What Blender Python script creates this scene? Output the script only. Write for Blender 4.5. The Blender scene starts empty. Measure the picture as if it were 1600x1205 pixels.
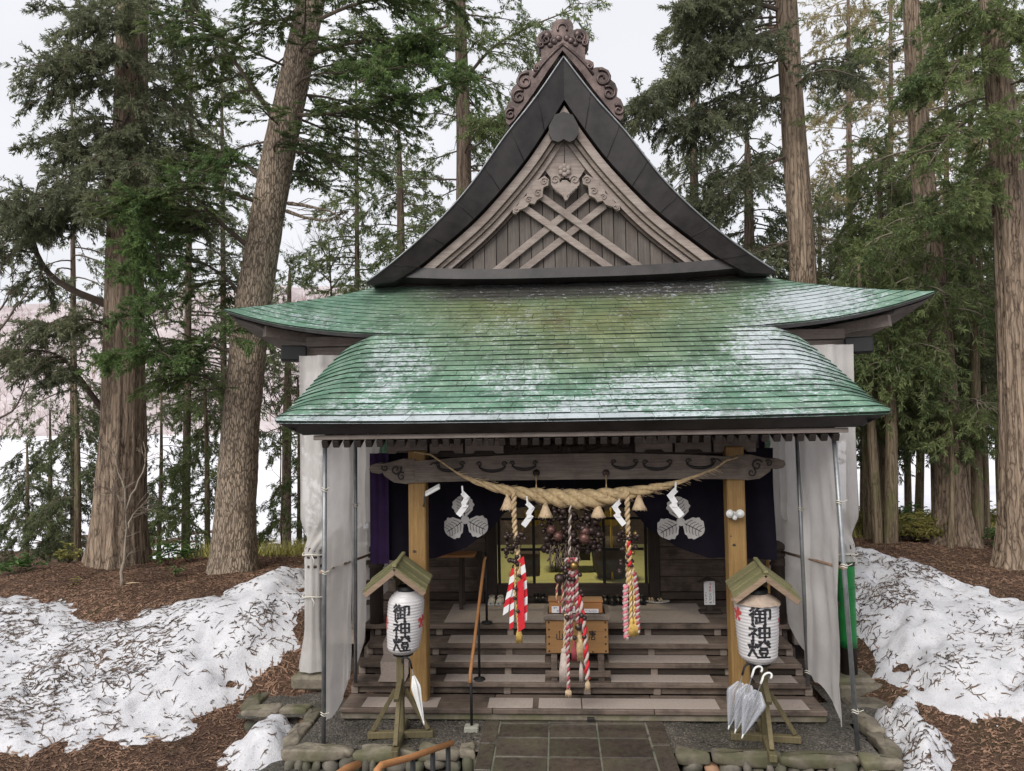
import bpy, math, random
import numpy as np
from mathutils import Matrix, Vector

random.seed(7)
RNG = np.random.default_rng(7)
PI = math.pi
SC = bpy.context.scene
COL = SC.collection

# ---------------------------------------------------------------- camera
IMG_W, IMG_H, FPX = 1600.0, 1205.0, 1155.0          # pinhole of the photograph
CAM = np.array([-0.2136, 0.0, 3.68])
YAW, PITCH, ROLL = np.radians([-3.357, 2.602, -0.904])


def _basis():
    cy, sy, cp, sp, cr, sr = np.cos(YAW), np.sin(YAW), np.cos(PITCH), np.sin(PITCH), np.cos(ROLL), np.sin(ROLL)
    f = np.array([sy * cp, cy * cp, sp])
    r = np.array([cy, -sy, 0.0])
    u = np.cross(r, f)
    return r * cr + u * sr, -r * sr + u * cr, f


CR, CU, CF = _basis()


def _ray(px, py):
    return CF + CR * (px - IMG_W / 2) / FPX - CU * (py - IMG_H / 2) / FPX


def at(px, py, Y):
    """world point seen at photo pixel (px,py) at distance Y along the axis of the path"""
    v = _ray(px, py)
    return CAM + v * (Y / v[1])


def atz(px, py, z):
    v = _ray(px, py)
    return CAM + v * ((z - CAM[2]) / v[2])


cd = bpy.data.cameras.new('camera')
cam = bpy.data.objects.new('camera', cd)
COL.objects.link(cam)
cd.sensor_width = 36.0
cd.lens = 36.0 * FPX / IMG_W
cd.clip_start, cd.clip_end = 0.1, 3000
m = Matrix(((CR[0], CU[0], -CF[0], CAM[0]), (CR[1], CU[1], -CF[1], CAM[1]), (CR[2], CU[2], -CF[2], CAM[2]), (0, 0, 0, 1)))
cam.matrix_world = m
SC.camera = cam

# ---------------------------------------------------------------- overcast sky and soft sun
SUN_EL, SUN_AZ = math.radians(42), math.radians(205)
world = bpy.data.worlds.new('World')
SC.world = world
world.use_nodes = True
nt = world.node_tree
nt.nodes.clear()
sky = nt.nodes.new('ShaderNodeTexSky')
sky.sky_type = 'NISHITA'
sky.sun_disc = False
sky.sun_elevation = SUN_EL
sky.sun_rotation = SUN_AZ
mixw = nt.nodes.new('ShaderNodeMix')
mixw.data_type = 'RGBA'
mixw.inputs[0].default_value = 0.95
nz = nt.nodes.new('ShaderNodeTexNoise')
nz.inputs['Scale'].default_value = 2.2
nz.inputs['Detail'].default_value = 3
rampw = nt.nodes.new('ShaderNodeValToRGB')
rampw.color_ramp.elements[0].position = 0.35
rampw.color_ramp.elements[0].color = (4.0, 4.04, 4.2, 1)
rampw.color_ramp.elements[1].position = 0.75
rampw.color_ramp.elements[1].color = (4.8, 4.8, 5.0, 1)
bgw = nt.nodes.new('ShaderNodeBackground')
bgw.inputs[1].default_value = 0.1
outw = nt.nodes.new('ShaderNodeOutputWorld')
nt.links.new(nz.outputs['Fac'], rampw.inputs[0])
nt.links.new(sky.outputs[0], mixw.inputs[6])
nt.links.new(rampw.outputs[0], mixw.inputs[7])
nt.links.new(mixw.outputs[2], bgw.inputs[0])
nt.links.new(bgw.outputs[0], outw.inputs[0])

sl = bpy.data.lights.new('sun', 'SUN')
sl.energy = 1.5
sl.angle = math.radians(45)
sl.color = (1.0, 0.96, 0.9)
so = bpy.data.objects.new('sun', sl)
COL.objects.link(so)
# the sun stands behind the camera, a little to the left: direction of travel of the light
_d = Vector((math.sin(math.radians(25)) * math.cos(SUN_EL), math.cos(math.radians(25)) * math.cos(SUN_EL), -math.sin(SUN_EL)))
so.rotation_euler = _d.to_track_quat('-Z', 'Y').to_euler()
so.location = (-6, -12, 20)

SC.view_settings.view_transform = 'Standard'
SC.view_settings.look = 'None'
SC.view_settings.exposure = 1.1
SC.view_settings.gamma = 1.0
SC.view_settings.use_curve_mapping = False


# ================================================================ materials
class NT:
    def __init__(s, name):
        s.m = bpy.data.materials.new(name)
        s.m.use_nodes = True
        s.t = s.m.node_tree
        s.t.nodes.clear()
        s.out = s.n('ShaderNodeOutputMaterial')

    def n(s, typ, **kw):
        o = s.t.nodes.new(typ)
        for k, v in kw.items():
            setattr(o, k, v)
        return o

    def l(s, a, b):
        s.t.links.new(a, b)

    def coords(s, scale=(1, 1, 1), kind='Object', jitter=True):
        tc = s.n('ShaderNodeTexCoord')
        mp = s.n('ShaderNodeMapping')
        mp.inputs['Scale'].default_value = scale
        s.l(tc.outputs[kind], mp.inputs[0])
        if jitter:
            oi = s.n('ShaderNodeObjectInfo')
            mu = s.n('ShaderNodeVectorMath', operation='SCALE')
            mu.inputs[0].default_value = (17.0, 31.0, 23.0)
            s.l(oi.outputs['Random'], mu.inputs['Scale'])
            s.l(mu.outputs[0], mp.inputs['Location'])
        return mp.outputs[0]

    def noise(s, vec, scale=5, detail=4, rough=0.6, dist=0.0):
        o = s.n('ShaderNodeTexNoise')
        o.inputs['Scale'].default_value = scale
        o.inputs['Detail'].default_value = detail
        o.inputs['Roughness'].default_value = rough
        o.inputs['Distortion'].default_value = dist
        s.l(vec, o.inputs['Vector'])
        return o.outputs['Fac']

    def voro(s, vec, scale=5, feature='F1', out='Distance'):
        o = s.n('ShaderNodeTexVoronoi', feature=feature)
        o.inputs['Scale'].default_value = scale
        s.l(vec, o.inputs['Vector'])
        return o.outputs[out]

    def ramp(s, fac, stops):
        o = s.n('ShaderNodeValToRGB')
        e = o.color_ramp.elements
        while len(e) < len(stops):
            e.new(0.5)
        for i, (p, c) in enumerate(stops):
            e[i].position = p
            e[i].color = (c[0], c[1], c[2], 1) if not isinstance(c, (int, float)) else (c, c, c, 1)
        s.l(fac, o.inputs[0])
        return o.outputs[0]

    def mix(s, fac, a, b, mode='MIX'):
        o = s.n('ShaderNodeMix', data_type='RGBA', blend_type=mode)
        for sock, v in ((o.inputs[0], fac), (o.inputs[6], a), (o.inputs[7], b)):
            if isinstance(v, (int, float)):
                sock.default_value = v if sock.type == 'VALUE' else (v, v, v, 1)
            elif isinstance(v, (tuple, list)):
                sock.default_value = (v[0], v[1], v[2], 1)
            else:
                s.l(v, sock)
        return o.outputs[2]

    def math(s, op, a, b=0.0, clamp=False):
        o = s.n('ShaderNodeMath', operation=op, use_clamp=clamp)
        for sock, v in ((o.inputs[0], a), (o.inputs[1], b)):
            if isinstance(v, (int, float)):
                sock.default_value = v
            else:
                s.l(v, sock)
        return o.outputs[0]

    def princ(s, col, rough=0.7, bump=None, bstr=0.3, bdist=0.01, metal=0.0, spec=0.5, **kw):
        p = s.n('ShaderNodeBsdfPrincipled')
        for sock, v in ((p.inputs['Base Color'], col), (p.inputs['Roughness'], rough), (p.inputs['Metallic'], metal)):
            if isinstance(v, (int, float)):
                sock.default_value = v
            elif isinstance(v, (tuple, list)):
                sock.default_value = (v[0], v[1], v[2], 1)
            else:
                s.l(v, sock)
        p.inputs['Specular IOR Level'].default_value = spec
        if bump is not None:
            b = s.n('ShaderNodeBump')
            b.inputs['Strength'].default_value = bstr
            b.inputs['Distance'].default_value = bdist
            s.l(bump, b.inputs['Height'])
            s.l(b.outputs[0], p.inputs['Normal'])
        return p

    def done(s, shader):
        s.l(shader.outputs[0] if hasattr(shader, 'outputs') else shader, s.out.inputs[0])
        return s.m


def mat_plain(name, col, rough=0.7, var=0.25, scale=9, bstr=0.15, metal=0.0, spec=0.4):
    t = NT(name)
    v = t.coords()
    f = t.noise(v, scale, 5, 0.65)
    c = t.ramp(f, [(0.3, tuple(x * (1 - var) for x in col)), (0.7, tuple(min(1, x * (1 + var)) for x in col))])
    return t.done(t.princ(c, rough, f, bstr, 0.01, metal, spec))


def mat_wood(name, c_dark, c_light, axis='x', rough=0.75, stain=None, stain_amt=0.5, bstr=0.35, spec=0.3):
    """weathered timber: grain stretched along one axis, per-board tone, blotchy stains"""
    t = NT(name)
    sc = {'x': (0.35, 9, 9), 'y': (9, 0.35, 9), 'z': (9, 9, 0.35)}[axis]
    v = t.coords(sc)
    g = t.noise(v, 5.0, 7, 0.7, 0.4)
    g2 = t.noise(v, 22.0, 3, 0.6)
    gg = t.mix(0.35, g, g2)
    c = t.ramp(gg, [(0.30, c_dark), (0.52, tuple((a + b) / 2 for a, b in zip(c_dark, c_light))), (0.70, c_light)])
    if stain is not None:
        v2 = t.coords((1, 1, 1))
        b = t.noise(v2, 2.3, 5, 0.7)
        c = t.mix(t.math('MULTIPLY', t.ramp(b, [(0.45, 0.0), (0.68, 1.0)]), stain_amt), c, stain)
    oi = t.n('ShaderNodeObjectInfo')
    tone = t.math('ADD', t.math('MULTIPLY', oi.outputs['Random'], 0.35), 0.82)
    c = t.mix(1.0, c, tone, 'MULTIPLY')
    return t.done(t.princ(c, rough, gg, bstr, 0.008, 0, spec))


def mat_leaf(name, c1, c2, trans=0.3, rough=0.6):
    t = NT(name)
    v = t.coords((1, 1, 1))
    n1 = t.noise(v, 1.1, 3, 0.6)
    g = t.n('ShaderNodeNewGeometry')
    f = t.math('ADD', t.math('MULTIPLY', n1, 0.9), t.math('MULTIPLY', g.outputs['Random Per Island'], 0.35))
    c = t.ramp(f, [(0.35, c1), (0.85, c2)])
    p = t.princ(c, rough, spec=0.3)
    tr = t.n('ShaderNodeBsdfTranslucent')
    t.l(c, tr.inputs[0])
    mx = t.n('ShaderNodeMixShader')
    mx.inputs[0].default_value = trans
    t.l(p.outputs[0], mx.inputs[1])
    t.l(tr.outputs[0], mx.inputs[2])
    return t.done(mx)


def mat_bark(name, c_dark, c_light, sx=14, sz=1.2, moss=None, plates=False):
    t = NT(name)
    v = t.coords((sx, sx, sz), jitter=True)
    n1 = t.noise(v, 1.0, 8, 0.72, 0.5)
    n2 = t.noise(t.coords((1, 1, 1)), 1.3, 4, 0.6)
    if plates:
        w = t.n('ShaderNodeVectorMath', operation='ADD')
        tn = t.n('ShaderNodeTexNoise')
        tn.inputs['Scale'].default_value = 9
        t.l(t.coords((1, 1, 0.6)), tn.inputs['Vector'])
        sc_ = t.n('ShaderNodeVectorMath', operation='SCALE')
        sc_.inputs['Scale'].default_value = 1.6
        t.l(tn.outputs['Color'], sc_.inputs[0])
        t.l(sc_.outputs[0], w.inputs[0])
        t.l(t.coords((25, 25, 5.5)), w.inputs[1])
        vo = t.voro(w.outputs[0], 1.0, 'DISTANCE_TO_EDGE')
        h = t.mix(0.36, n1, t.ramp(vo, [(0.0, 0.05), (0.22, 0.85)]))
    else:
        f2 = t.noise(t.coords((sx * 2.2, sx * 2.2, sz * 1.6)), 1.0, 5, 0.7, 0.6)
        wob = t.n('ShaderNodeVectorMath', operation='ADD')
        tn = t.n('ShaderNodeTexNoise')
        tn.inputs['Scale'].default_value = 3.0
        tn.inputs['Detail'].default_value = 4
        t.l(t.coords((1, 1, 0.8)), tn.inputs['Vector'])
        sc_ = t.n('ShaderNodeVectorMath', operation='SCALE')
        sc_.inputs['Scale'].default_value = 2.2
        t.l(tn.outputs['Color'], sc_.inputs[0])
        t.l(sc_.outputs[0], wob.inputs[0])
        t.l(t.coords((sx * 0.95, sx * 0.95, sz * 0.28)), wob.inputs[1])
        vo = t.voro(wob.outputs[0], 1.0, 'DISTANCE_TO_EDGE')
        fis = t.ramp(vo, [(0.0, 0.18), (0.10, 0.46), (0.30, 0.62)])
        h = t.mix(0.34, t.mix(0.45, n1, f2), fis)
    c = t.ramp(h, [(0.38, c_dark), (0.50, tuple((a_ + b_) / 2 for a_, b_ in zip(c_dark, c_light))), (0.60, c_light)])
    c = t.mix(t.math('MULTIPLY', t.ramp(n2, [(0.4, 0), (0.7, 1)]), 0.45), c, tuple(x * 0.5 for x in c_light))
    if moss:
        n3 = t.noise(t.coords((1, 1, 0.6)), 2.1, 5, 0.7)
        c = t.mix(t.math('MULTIPLY', t.ramp(n3, [(0.52, 0), (0.66, 1)]), 0.55), c, moss)
    return t.done(t.princ(c, 0.9, h, 0.9, 0.03, 0, 0.2))


M = {}
M['grey_x'] = mat_wood('weathered_wood_along', (0.11, 0.086, 0.07), (0.36, 0.30, 0.255), 'x', stain=(0.06, 0.045, 0.038), stain_amt=0.55)
M['grey_z'] = mat_wood('weathered_wood_upright', (0.060, 0.051, 0.044), (0.180, 0.155, 0.138), 'z', stain=(0.07, 0.05, 0.04), stain_amt=0.5)
M['pale_x'] = mat_wood('pale_weathered_wood', (0.16, 0.132, 0.116), (0.40, 0.342, 0.305), 'x', stain=(0.12, 0.085, 0.07), stain_amt=0.5)
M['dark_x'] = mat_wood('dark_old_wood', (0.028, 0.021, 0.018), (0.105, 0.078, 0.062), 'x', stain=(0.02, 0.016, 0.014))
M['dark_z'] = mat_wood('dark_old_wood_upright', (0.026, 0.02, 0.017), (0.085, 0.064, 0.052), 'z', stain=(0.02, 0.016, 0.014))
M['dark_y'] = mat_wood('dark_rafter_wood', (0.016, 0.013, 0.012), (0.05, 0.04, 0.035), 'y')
M['step_x'] = mat_wood('worn_step_wood', (0.07, 0.052, 0.042), (0.235, 0.18, 0.145), 'x', stain=(0.03, 0.024, 0.02), stain_amt=0.85)
M['ochre_z'] = mat_wood('ochre_post_wood', (0.19, 0.108, 0.040), (0.41, 0.258, 0.100), 'z', rough=0.6, stain=(0.17, 0.085, 0.03), stain_amt=0.4)
M['ochre_x'] = mat_wood('orange_rail_wood', (0.27, 0.12, 0.045), (0.46, 0.22, 0.09), 'x', rough=0.5)
M['moss_y'] = mat_wood('mossy_roof_board', (0.10, 0.092, 0.045), (0.27, 0.245, 0.13), 'x', stain=(0.10, 0.11, 0.045), stain_amt=0.7)
M['moss_z'] = mat_wood('mossy_stand_wood', (0.075, 0.06, 0.03), (0.19, 0.155, 0.085), 'z', stain=(0.06, 0.06, 0.03), stain_amt=0.6)
M['stand_end'] = mat_wood('stand_verge_wood', (0.15, 0.105, 0.07), (0.32, 0.23, 0.165), 'x')
M['box_x'] = mat_wood('offering_box_wood', (0.20, 0.105, 0.04), (0.36, 0.20, 0.085), 'x', rough=0.55)
M['charcoal'] = mat_plain('charcoal_edge', (0.020, 0.0165, 0.0165), 0.45, 0.75, 2.6, 0.35)
M['grey_fascia'] = mat_plain('grey_metal_fascia', (0.105, 0.10, 0.102), 0.55, 0.35, 5)
M['black_metal'] = mat_plain('black_painted_metal', (0.010, 0.010, 0.011), 0.6, 0.2)
M['galv'] = mat_plain('galvanised_pipe', (0.23, 0.24, 0.25), 0.42, 0.3, 6, 0.1, 0.6)
M['soffit'] = mat_wood('soffit_board', (0.16, 0.145, 0.14), (0.30, 0.275, 0.265), 'y', stain=(0.08, 0.07, 0.066))
M['carpet'] = mat_plain('grey_carpet', (0.34, 0.29, 0.26), 0.95, 0.16, 40, 0.25, 0, 0.1)
M['copper'] = mat_plain('brown_copper', (0.085, 0.062, 0.057), 0.36, 0.7, 4, 0.2, 0.6)
M['bell'] = mat_plain('tarnished_bell', (0.060, 0.042, 0.038), 0.38, 0.5, 9, 0.1, 0.6)
M['bell_red'] = mat_plain('reddish_bell', (0.14, 0.07, 0.06), 0.4, 0.4, 9, 0.1, 0.5)
M['brass'] = mat_plain('aged_brass', (0.26, 0.17, 0.06), 0.35, 0.4, 9, 0.1, 0.8)
M['straw'] = mat_plain('straw_rope', (0.50, 0.375, 0.215), 0.9, 0.35, 26, 0.6, 0, 0.1)
M['straw_pale'] = mat_plain('pale_straw', (0.58, 0.44, 0.29), 0.9, 0.2, 30, 0.5, 0, 0.1)
M['paper'] = mat_plain('white_paper', (0.72, 0.72, 0.73), 0.7, 0.06, 6, 0.05)
M['red'] = mat_plain('red_cloth', (0.55, 0.018, 0.03), 0.8, 0.2, 18, 0.2)
M['crimson'] = mat_plain('faded_crimson_cord', (0.30, 0.055, 0.07), 0.85, 0.3, 18, 0.2)
M['whitecord'] = mat_plain('white_cord', (0.46, 0.385, 0.35), 0.9, 0.2, 22, 0.3)
M['pink'] = mat_plain('pink_cord', (0.62, 0.19, 0.24), 0.85, 0.2, 20, 0.3)
M['gold'] = mat_plain('gold_tassel', (0.52, 0.35, 0.10), 0.6, 0.25, 22, 0.3)
M['ink'] = mat_plain('black_ink', (0.018, 0.018, 0.022), 0.6, 0.2)
M['redink'] = mat_plain('red_ink', (0.55, 0.07, 0.07), 0.6, 0.2)
M['blueink'] = mat_plain('blue_ink', (0.05, 0.06, 0.30), 0.6, 0.2)
M['white_plastic'] = mat_plain('white_plastic', (0.68, 0.68, 0.67), 0.35, 0.08)
M['shoe_white'] = mat_plain('white_shoe_fabric', (0.58, 0.55, 0.50), 0.7, 0.15)
M['shoe_black'] = mat_plain('black_shoe_leather', (0.02, 0.018, 0.018), 0.4, 0.3)
M['tatami'] = mat_plain('tatami', (0.50, 0.49, 0.22), 0.7, 0.12, 20)
M['yellow'] = mat_plain('yellow_gilding', (0.55, 0.38, 0.06), 0.45, 0.25, 8, 0.2, 0.2)
M['green_paint'] = mat_plain('green_wrap', (0.010, 0.155, 0.035), 0.42, 0.25, 5)
M['cordline'] = mat_plain('white_string', (0.6, 0.57, 0.5), 0.8, 0.1)
M['bamboo'] = mat_plain('dry_bamboo', (0.25, 0.17, 0.12), 0.55, 0.35, 8)

# bark
M['bark_cedar'] = mat_bark('cedar_bark', (0.045, 0.03, 0.022), (0.40, 0.305, 0.225), 16, 0.8)
M['bark_cedar_dark'] = mat_bark('dark_cedar_bark', (0.05, 0.034, 0.026), (0.26, 0.195, 0.15), 15, 0.8)
M['bark_plate'] = mat_bark('plated_fir_bark', (0.1, 0.075, 0.055), (0.37, 0.295, 0.225), 16, 4.5, plates=True)
M['bark_thin'] = mat_bark('slim_cedar_bark', (0.07, 0.052, 0.036), (0.3, 0.235, 0.16), 20, 1.6, moss=(0.12, 0.13, 0.05))
M['twig'] = mat_plain('bare_twig', (0.10, 0.075, 0.058), 0.85, 0.3, 6)
M['twig_pale'] = mat_plain('pale_bare_twig', (0.26, 0.215, 0.17), 0.85, 0.3, 6)
# foliage
M['leaf_cedar'] = mat_leaf('cedar_needles', (0.054, 0.078, 0.044), (0.21, 0.24, 0.115), 0.45)
M['leaf_grey'] = mat_leaf('grey_green_needles', (0.066, 0.082, 0.054), (0.225, 0.24, 0.135), 0.45)
M['leaf_fir'] = mat_leaf('fir_needles', (0.052, 0.085, 0.038), (0.19, 0.24, 0.09), 0.45)
M['leaf_bright'] = mat_leaf('bright_fir_needles', (0.062, 0.105, 0.04), (0.19, 0.275, 0.095), 0.45)
M['leaf_olive'] = mat_leaf('olive_brown_needles', (0.14, 0.125, 0.06), (0.42, 0.36, 0.19), 0.5)
M['leaf_mid'] = mat_leaf('mid_green_needles', (0.068, 0.108, 0.046), (0.26, 0.305, 0.125), 0.45)
M['leaf_broad'] = mat_leaf('broad_green_leaf', (0.04, 0.10, 0.025), (0.13, 0.22, 0.06), 0.25, 0.4)
M['leaf_yellow'] = mat_leaf('yellowing_bamboo_leaf', (0.12, 0.13, 0.03), (0.36, 0.33, 0.11), 0.35, 0.6)
M['leaf_dead'] = mat_leaf('dry_needles', (0.028, 0.020, 0.015), (0.15, 0.10, 0.07), 0.1, 0.8)
M['leaf_litter'] = mat_leaf('litter_needles', (0.04, 0.024, 0.018), (0.32, 0.195, 0.130), 0.1, 0.85)


def _mat_roof():
    """green copper sheets: verdigris with olive weathering, white patches that break up along the courses"""
    t = NT('verdigris_copper_sheet')
    geo = t.n('ShaderNodeNewGeometry')
    pos = geo.outputs['Position']

    def mp(sc, loc=(0, 0, 0)):
        q = t.n('ShaderNodeMapping')
        q.inputs['Scale'].default_value = sc
        q.inputs['Location'].default_value = loc
        t.l(pos, q.inputs[0])
        return q.outputs[0]
    big = t.noise(mp((0.55, 0.5, 0.5)), 1.0, 4, 0.6)
    med = t.noise(mp((1, 1, 1)), 2.6, 6, 0.7)
    fine = t.noise(mp((1, 1, 1)), 16, 5, 0.7)
    g = t.ramp(med, [(0.25, (0.055, 0.118, 0.082)), (0.5, (0.118, 0.222, 0.156)), (0.75, (0.215, 0.315, 0.24))])
    ol = t.ramp(med, [(0.3, (0.10, 0.115, 0.042)), (0.7, (0.20, 0.21, 0.09))])
    # olive weathering strongest in the middle of the slope under the gable
    sx = t.n('ShaderNodeSeparateXYZ')
    t.l(pos, sx.inputs[0])
    ax = t.math('ABSOLUTE', t.math('SUBTRACT', sx.outputs[0], 0.2))
    cen = t.math('SUBTRACT', 1.0, t.math('DIVIDE', ax, 3.4), True)
    dep = t.math('DIVIDE', t.math('SUBTRACT', sx.outputs[1], 8.6), 2.0, True)
    olf = t.math('MULTIPLY', t.math('MULTIPLY', cen, dep), 1.5, True)
    olf = t.math('MULTIPLY', olf, t.ramp(big, [(0.25, 0.45), (0.6, 1.0)]), True)
    c = t.mix(olf, g, ol)
    brown = t.ramp(t.noise(mp((1.1, 1.5, 1.5), (4, 2, 9)), 1.4, 5, 0.75), [(0.56, 0), (0.72, 1)])
    c = t.mix(t.math('MULTIPLY', t.math('MULTIPLY', brown, olf), 0.75), c, (0.10, 0.065, 0.035))
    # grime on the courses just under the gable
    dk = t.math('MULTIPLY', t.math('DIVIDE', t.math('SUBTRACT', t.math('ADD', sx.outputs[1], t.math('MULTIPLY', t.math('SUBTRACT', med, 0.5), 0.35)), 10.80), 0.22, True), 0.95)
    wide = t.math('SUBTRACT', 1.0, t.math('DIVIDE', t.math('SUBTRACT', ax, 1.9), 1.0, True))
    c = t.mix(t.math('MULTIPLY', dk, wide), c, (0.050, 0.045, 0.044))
    # white patches
    tc = t.n('ShaderNodeObjectInfo')
    w1 = t.noise(mp((1.15, 0.75, 0.75), (1.3, 0.2, 0.0)), 1.15, 3, 0.55)
    st = t.noise(mp((1.5, 9, 9)), 4.0, 6, 0.8)
    blot = t.n('ShaderNodeValue')
    blot.outputs[0].default_value = 0.0
    acc = None
    for cx, cy, rx, ry, a in ((0.9, 8.55, 0.9, 0.75, 0.9), (2.6, 9.35, 0.8, 1.1, 1.35), (3.4, 10.45, 1.1, 0.6, 1.45), (-0.75, 8.9, 0.6, 0.55, 0.75), (-2.2, 9.2, 0.55, 0.9, 0.8),
                             (-0.6, 8.12, 4.0, 0.18, 1.6), (2.2, 8.9, 1.1, 0.5, 0.75), (-3.9, 10.2, 0.8, 0.25, 0.6), (-2.3, 8.35, 0.8, 0.3, 0.6), (0.2, 8.35, 0.9, 0.25, 0.9)):
        dx = t.math('DIVIDE', t.math('SUBTRACT', sx.outputs[0], cx), rx)
        dy = t.math('DIVIDE', t.math('SUBTRACT', sx.outputs[1], cy), ry)
        r2 = t.math('ADD', t.math('MULTIPLY', dx, dx), t.math('MULTIPLY', dy, dy))
        k = t.math('MULTIPLY', t.math('SUBTRACT', 1.0, r2, True), a)
        acc = k if acc is None else t.math('MAXIMUM', acc, k)
    # ragged: streaks along the courses, blotches, and grit, all with strong contrast
    rag = t.math('ADD', t.math('MULTIPLY', t.math('SUBTRACT', st, 0.5), 4.8), t.math('ADD', t.math('MULTIPLY', t.math('SUBTRACT', med, 0.5), 1.5), t.math('MULTIPLY', t.math('SUBTRACT', fine, 0.5), 3.4)))
    gritty = t.noise(mp((22, 40, 40)), 1.0, 4, 0.8)
    rag = t.math('ADD', rag, t.math('MULTIPLY', t.math('SUBTRACT', gritty, 0.5), 4.2))
    s = t.math('ADD', t.math('MULTIPLY', acc, 1.0), t.math('ADD', rag, t.math('MULTIPLY', t.math('SUBTRACT', w1, 0.5), 1.2)))
    wf = t.ramp(t.math('MULTIPLY', s, 0.5), [(0.34, 0), (0.43, 1)])
    c = t.mix(t.math('MULTIPLY', wf, 0.78), c, (0.52, 0.55, 0.60))
    c = t.mix(1.0, c, t.math('ADD', t.math('MULTIPLY', tc.outputs['Random'], 0.34), 0.80), 'MULTIPLY')
    gr = t.ramp(t.noise(mp((2.6, 0.8, 0.8), (7, 1, 3)), 2.2, 6, 0.75), [(0.52, 0), (0.68, 1)])
    c = t.mix(t.math('MULTIPLY', gr, 0.5), c, (0.055, 0.062, 0.045))
    p = t.princ(c, t.ramp(fine, [(0.3, 0.30), (0.7, 0.52)]), t.mix(0.5, fine, med), 0.25, 0.008, 0.0, 0.5)
    return t.done(p)


M['roof'] = _mat_roof()
M['tile_edge'] = mat_plain('shadow_dark_sheet_edge', (0.020, 0.032, 0.026), 0.6, 0.5, 12)  # dark lip colour stands in for the shadow line under each course


def _mat_snow():
    t = NT('old_snow')
    v = t.coords((1, 1, 1), jitter=False)
    n1 = t.noise(v, 3.0, 6, 0.7)
    n2 = t.noise(v, 24, 5, 0.75)
    n3 = t.noise(v, 60, 3, 0.7)
    c = t.ramp(n1, [(0.3, (0.47, 0.475, 0.505)), (0.7, (0.67, 0.67, 0.695))])
    dirt = t.math('MULTIPLY', t.ramp(n2, [(0.54, 0), (0.70, 1)]), t.ramp(n1, [(0.35, 0.25), (0.65, 0.75)]))
    c = t.mix(dirt, c, (0.23, 0.19, 0.17))
    sp = t.ramp(t.noise(t.coords((16, 34, 30), jitter=False), 1.6, 4, 0.75), [(0.60, 0), (0.68, 1)])
    c = t.mix(t.math('MULTIPLY', sp, 0.7), c, (0.07, 0.045, 0.035))
    h = t.mix(0.5, n2, n3)
    return t.done(t.princ(c, 0.7, h, 0.6, 0.03, 0, 0.3))


M['snow'] = _mat_snow()


def _mat_litter():
    t = NT('needle_litter_ground')
    v = t.coords((1, 1, 1), jitter=False)
    n1 = t.noise(v, 1.4, 5, 0.65)
    n2 = t.noise(t.coords((20, 34, 20), jitter=False), 1.0, 5, 0.75, 1.2)
    c = t.ramp(n2, [(0.36, (0.027, 0.017, 0.013)), (0.5, (0.105, 0.060, 0.043)), (0.64, (0.25, 0.155, 0.105))])
    c = t.mix(t.math('MULTIPLY', t.ramp(n1, [(0.48, 0), (0.7, 1)]), 0.4), c, (0.05, 0.055, 0.02))
    return t.done(t.princ(c, 0.95, n2, 0.9, 0.05, 0, 0.15))


M['litter'] = _mat_litter()


def _mat_gravel(name, col, scale=55):
    t = NT(name)
    v = t.coords((1, 1, 1), jitter=False)
    vo = t.voro(v, scale, 'F1', 'Color')
    d = t.voro(v, scale)
    bw = t.n('ShaderNodeRGBToBW')
    t.l(vo, bw.inputs[0])
    n = t.noise(v, 1.6, 4, 0.6)
    c = t.ramp(bw.outputs[0], [(0.1, tuple(x * 0.4 for x in col)), (0.6, col), (1.0, tuple(x * 2.3 for x in col))])
    c = t.mix(t.math('MULTIPLY', t.ramp(n, [(0.45, 0), (0.62, 1)]), 0.5), c, (0.03, 0.032, 0.022))
    return t.done(t.princ(c, 0.7, t.math('SUBTRACT', 1.0, d), 0.8, 0.012, 0, 0.4))


M['gravel'] = _mat_gravel('dark_gravel', (0.085, 0.075, 0.064))


def _mat_stone(name, c1, c2, moss=None, rough=0.8, scale=6):
    t = NT(name)
    v = t.coords((1, 1, 1))
    n1 = t.noise(v, scale, 6, 0.7)
    n2 = t.noise(v, scale * 0.35, 4, 0.6)
    c = t.ramp(n1, [(0.3, c1), (0.7, c2)])
    if moss:
        c = t.mix(t.math('MULTIPLY', t.ramp(n2, [(0.46, 0), (0.6, 1)]), 0.75), c, moss)
    oi = t.n('ShaderNodeObjectInfo')
    c = t.mix(1.0, c, t.math('ADD', t.math('MULTIPLY', oi.outputs['Random'], 0.5), 0.75), 'MULTIPLY')
    return t.done(t.princ(c, rough, n1, 0.5, 0.015, 0, 0.4))


M['kerb'] = _mat_stone('mossy_kerb_stone', (0.075, 0.065, 0.050), (0.225, 0.195, 0.15), (0.085, 0.085, 0.040))
M['cobble'] = _mat_stone('rounded_cobble', (0.055, 0.050, 0.042), (0.165, 0.145, 0.12), (0.06, 0.062, 0.034))
M['cobble_warm'] = _mat_stone('rusty_cobble', (0.18, 0.10, 0.06), (0.33, 0.20, 0.12))
M['concrete'] = _mat_stone('mossy_concrete', (0.16, 0.145, 0.12), (0.28, 0.25, 0.2), (0.19, 0.145, 0.03))
M['pale_block'] = _mat_stone('pale_footing_block', (0.24, 0.24, 0.2), (0.36, 0.35, 0.3))


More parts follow.
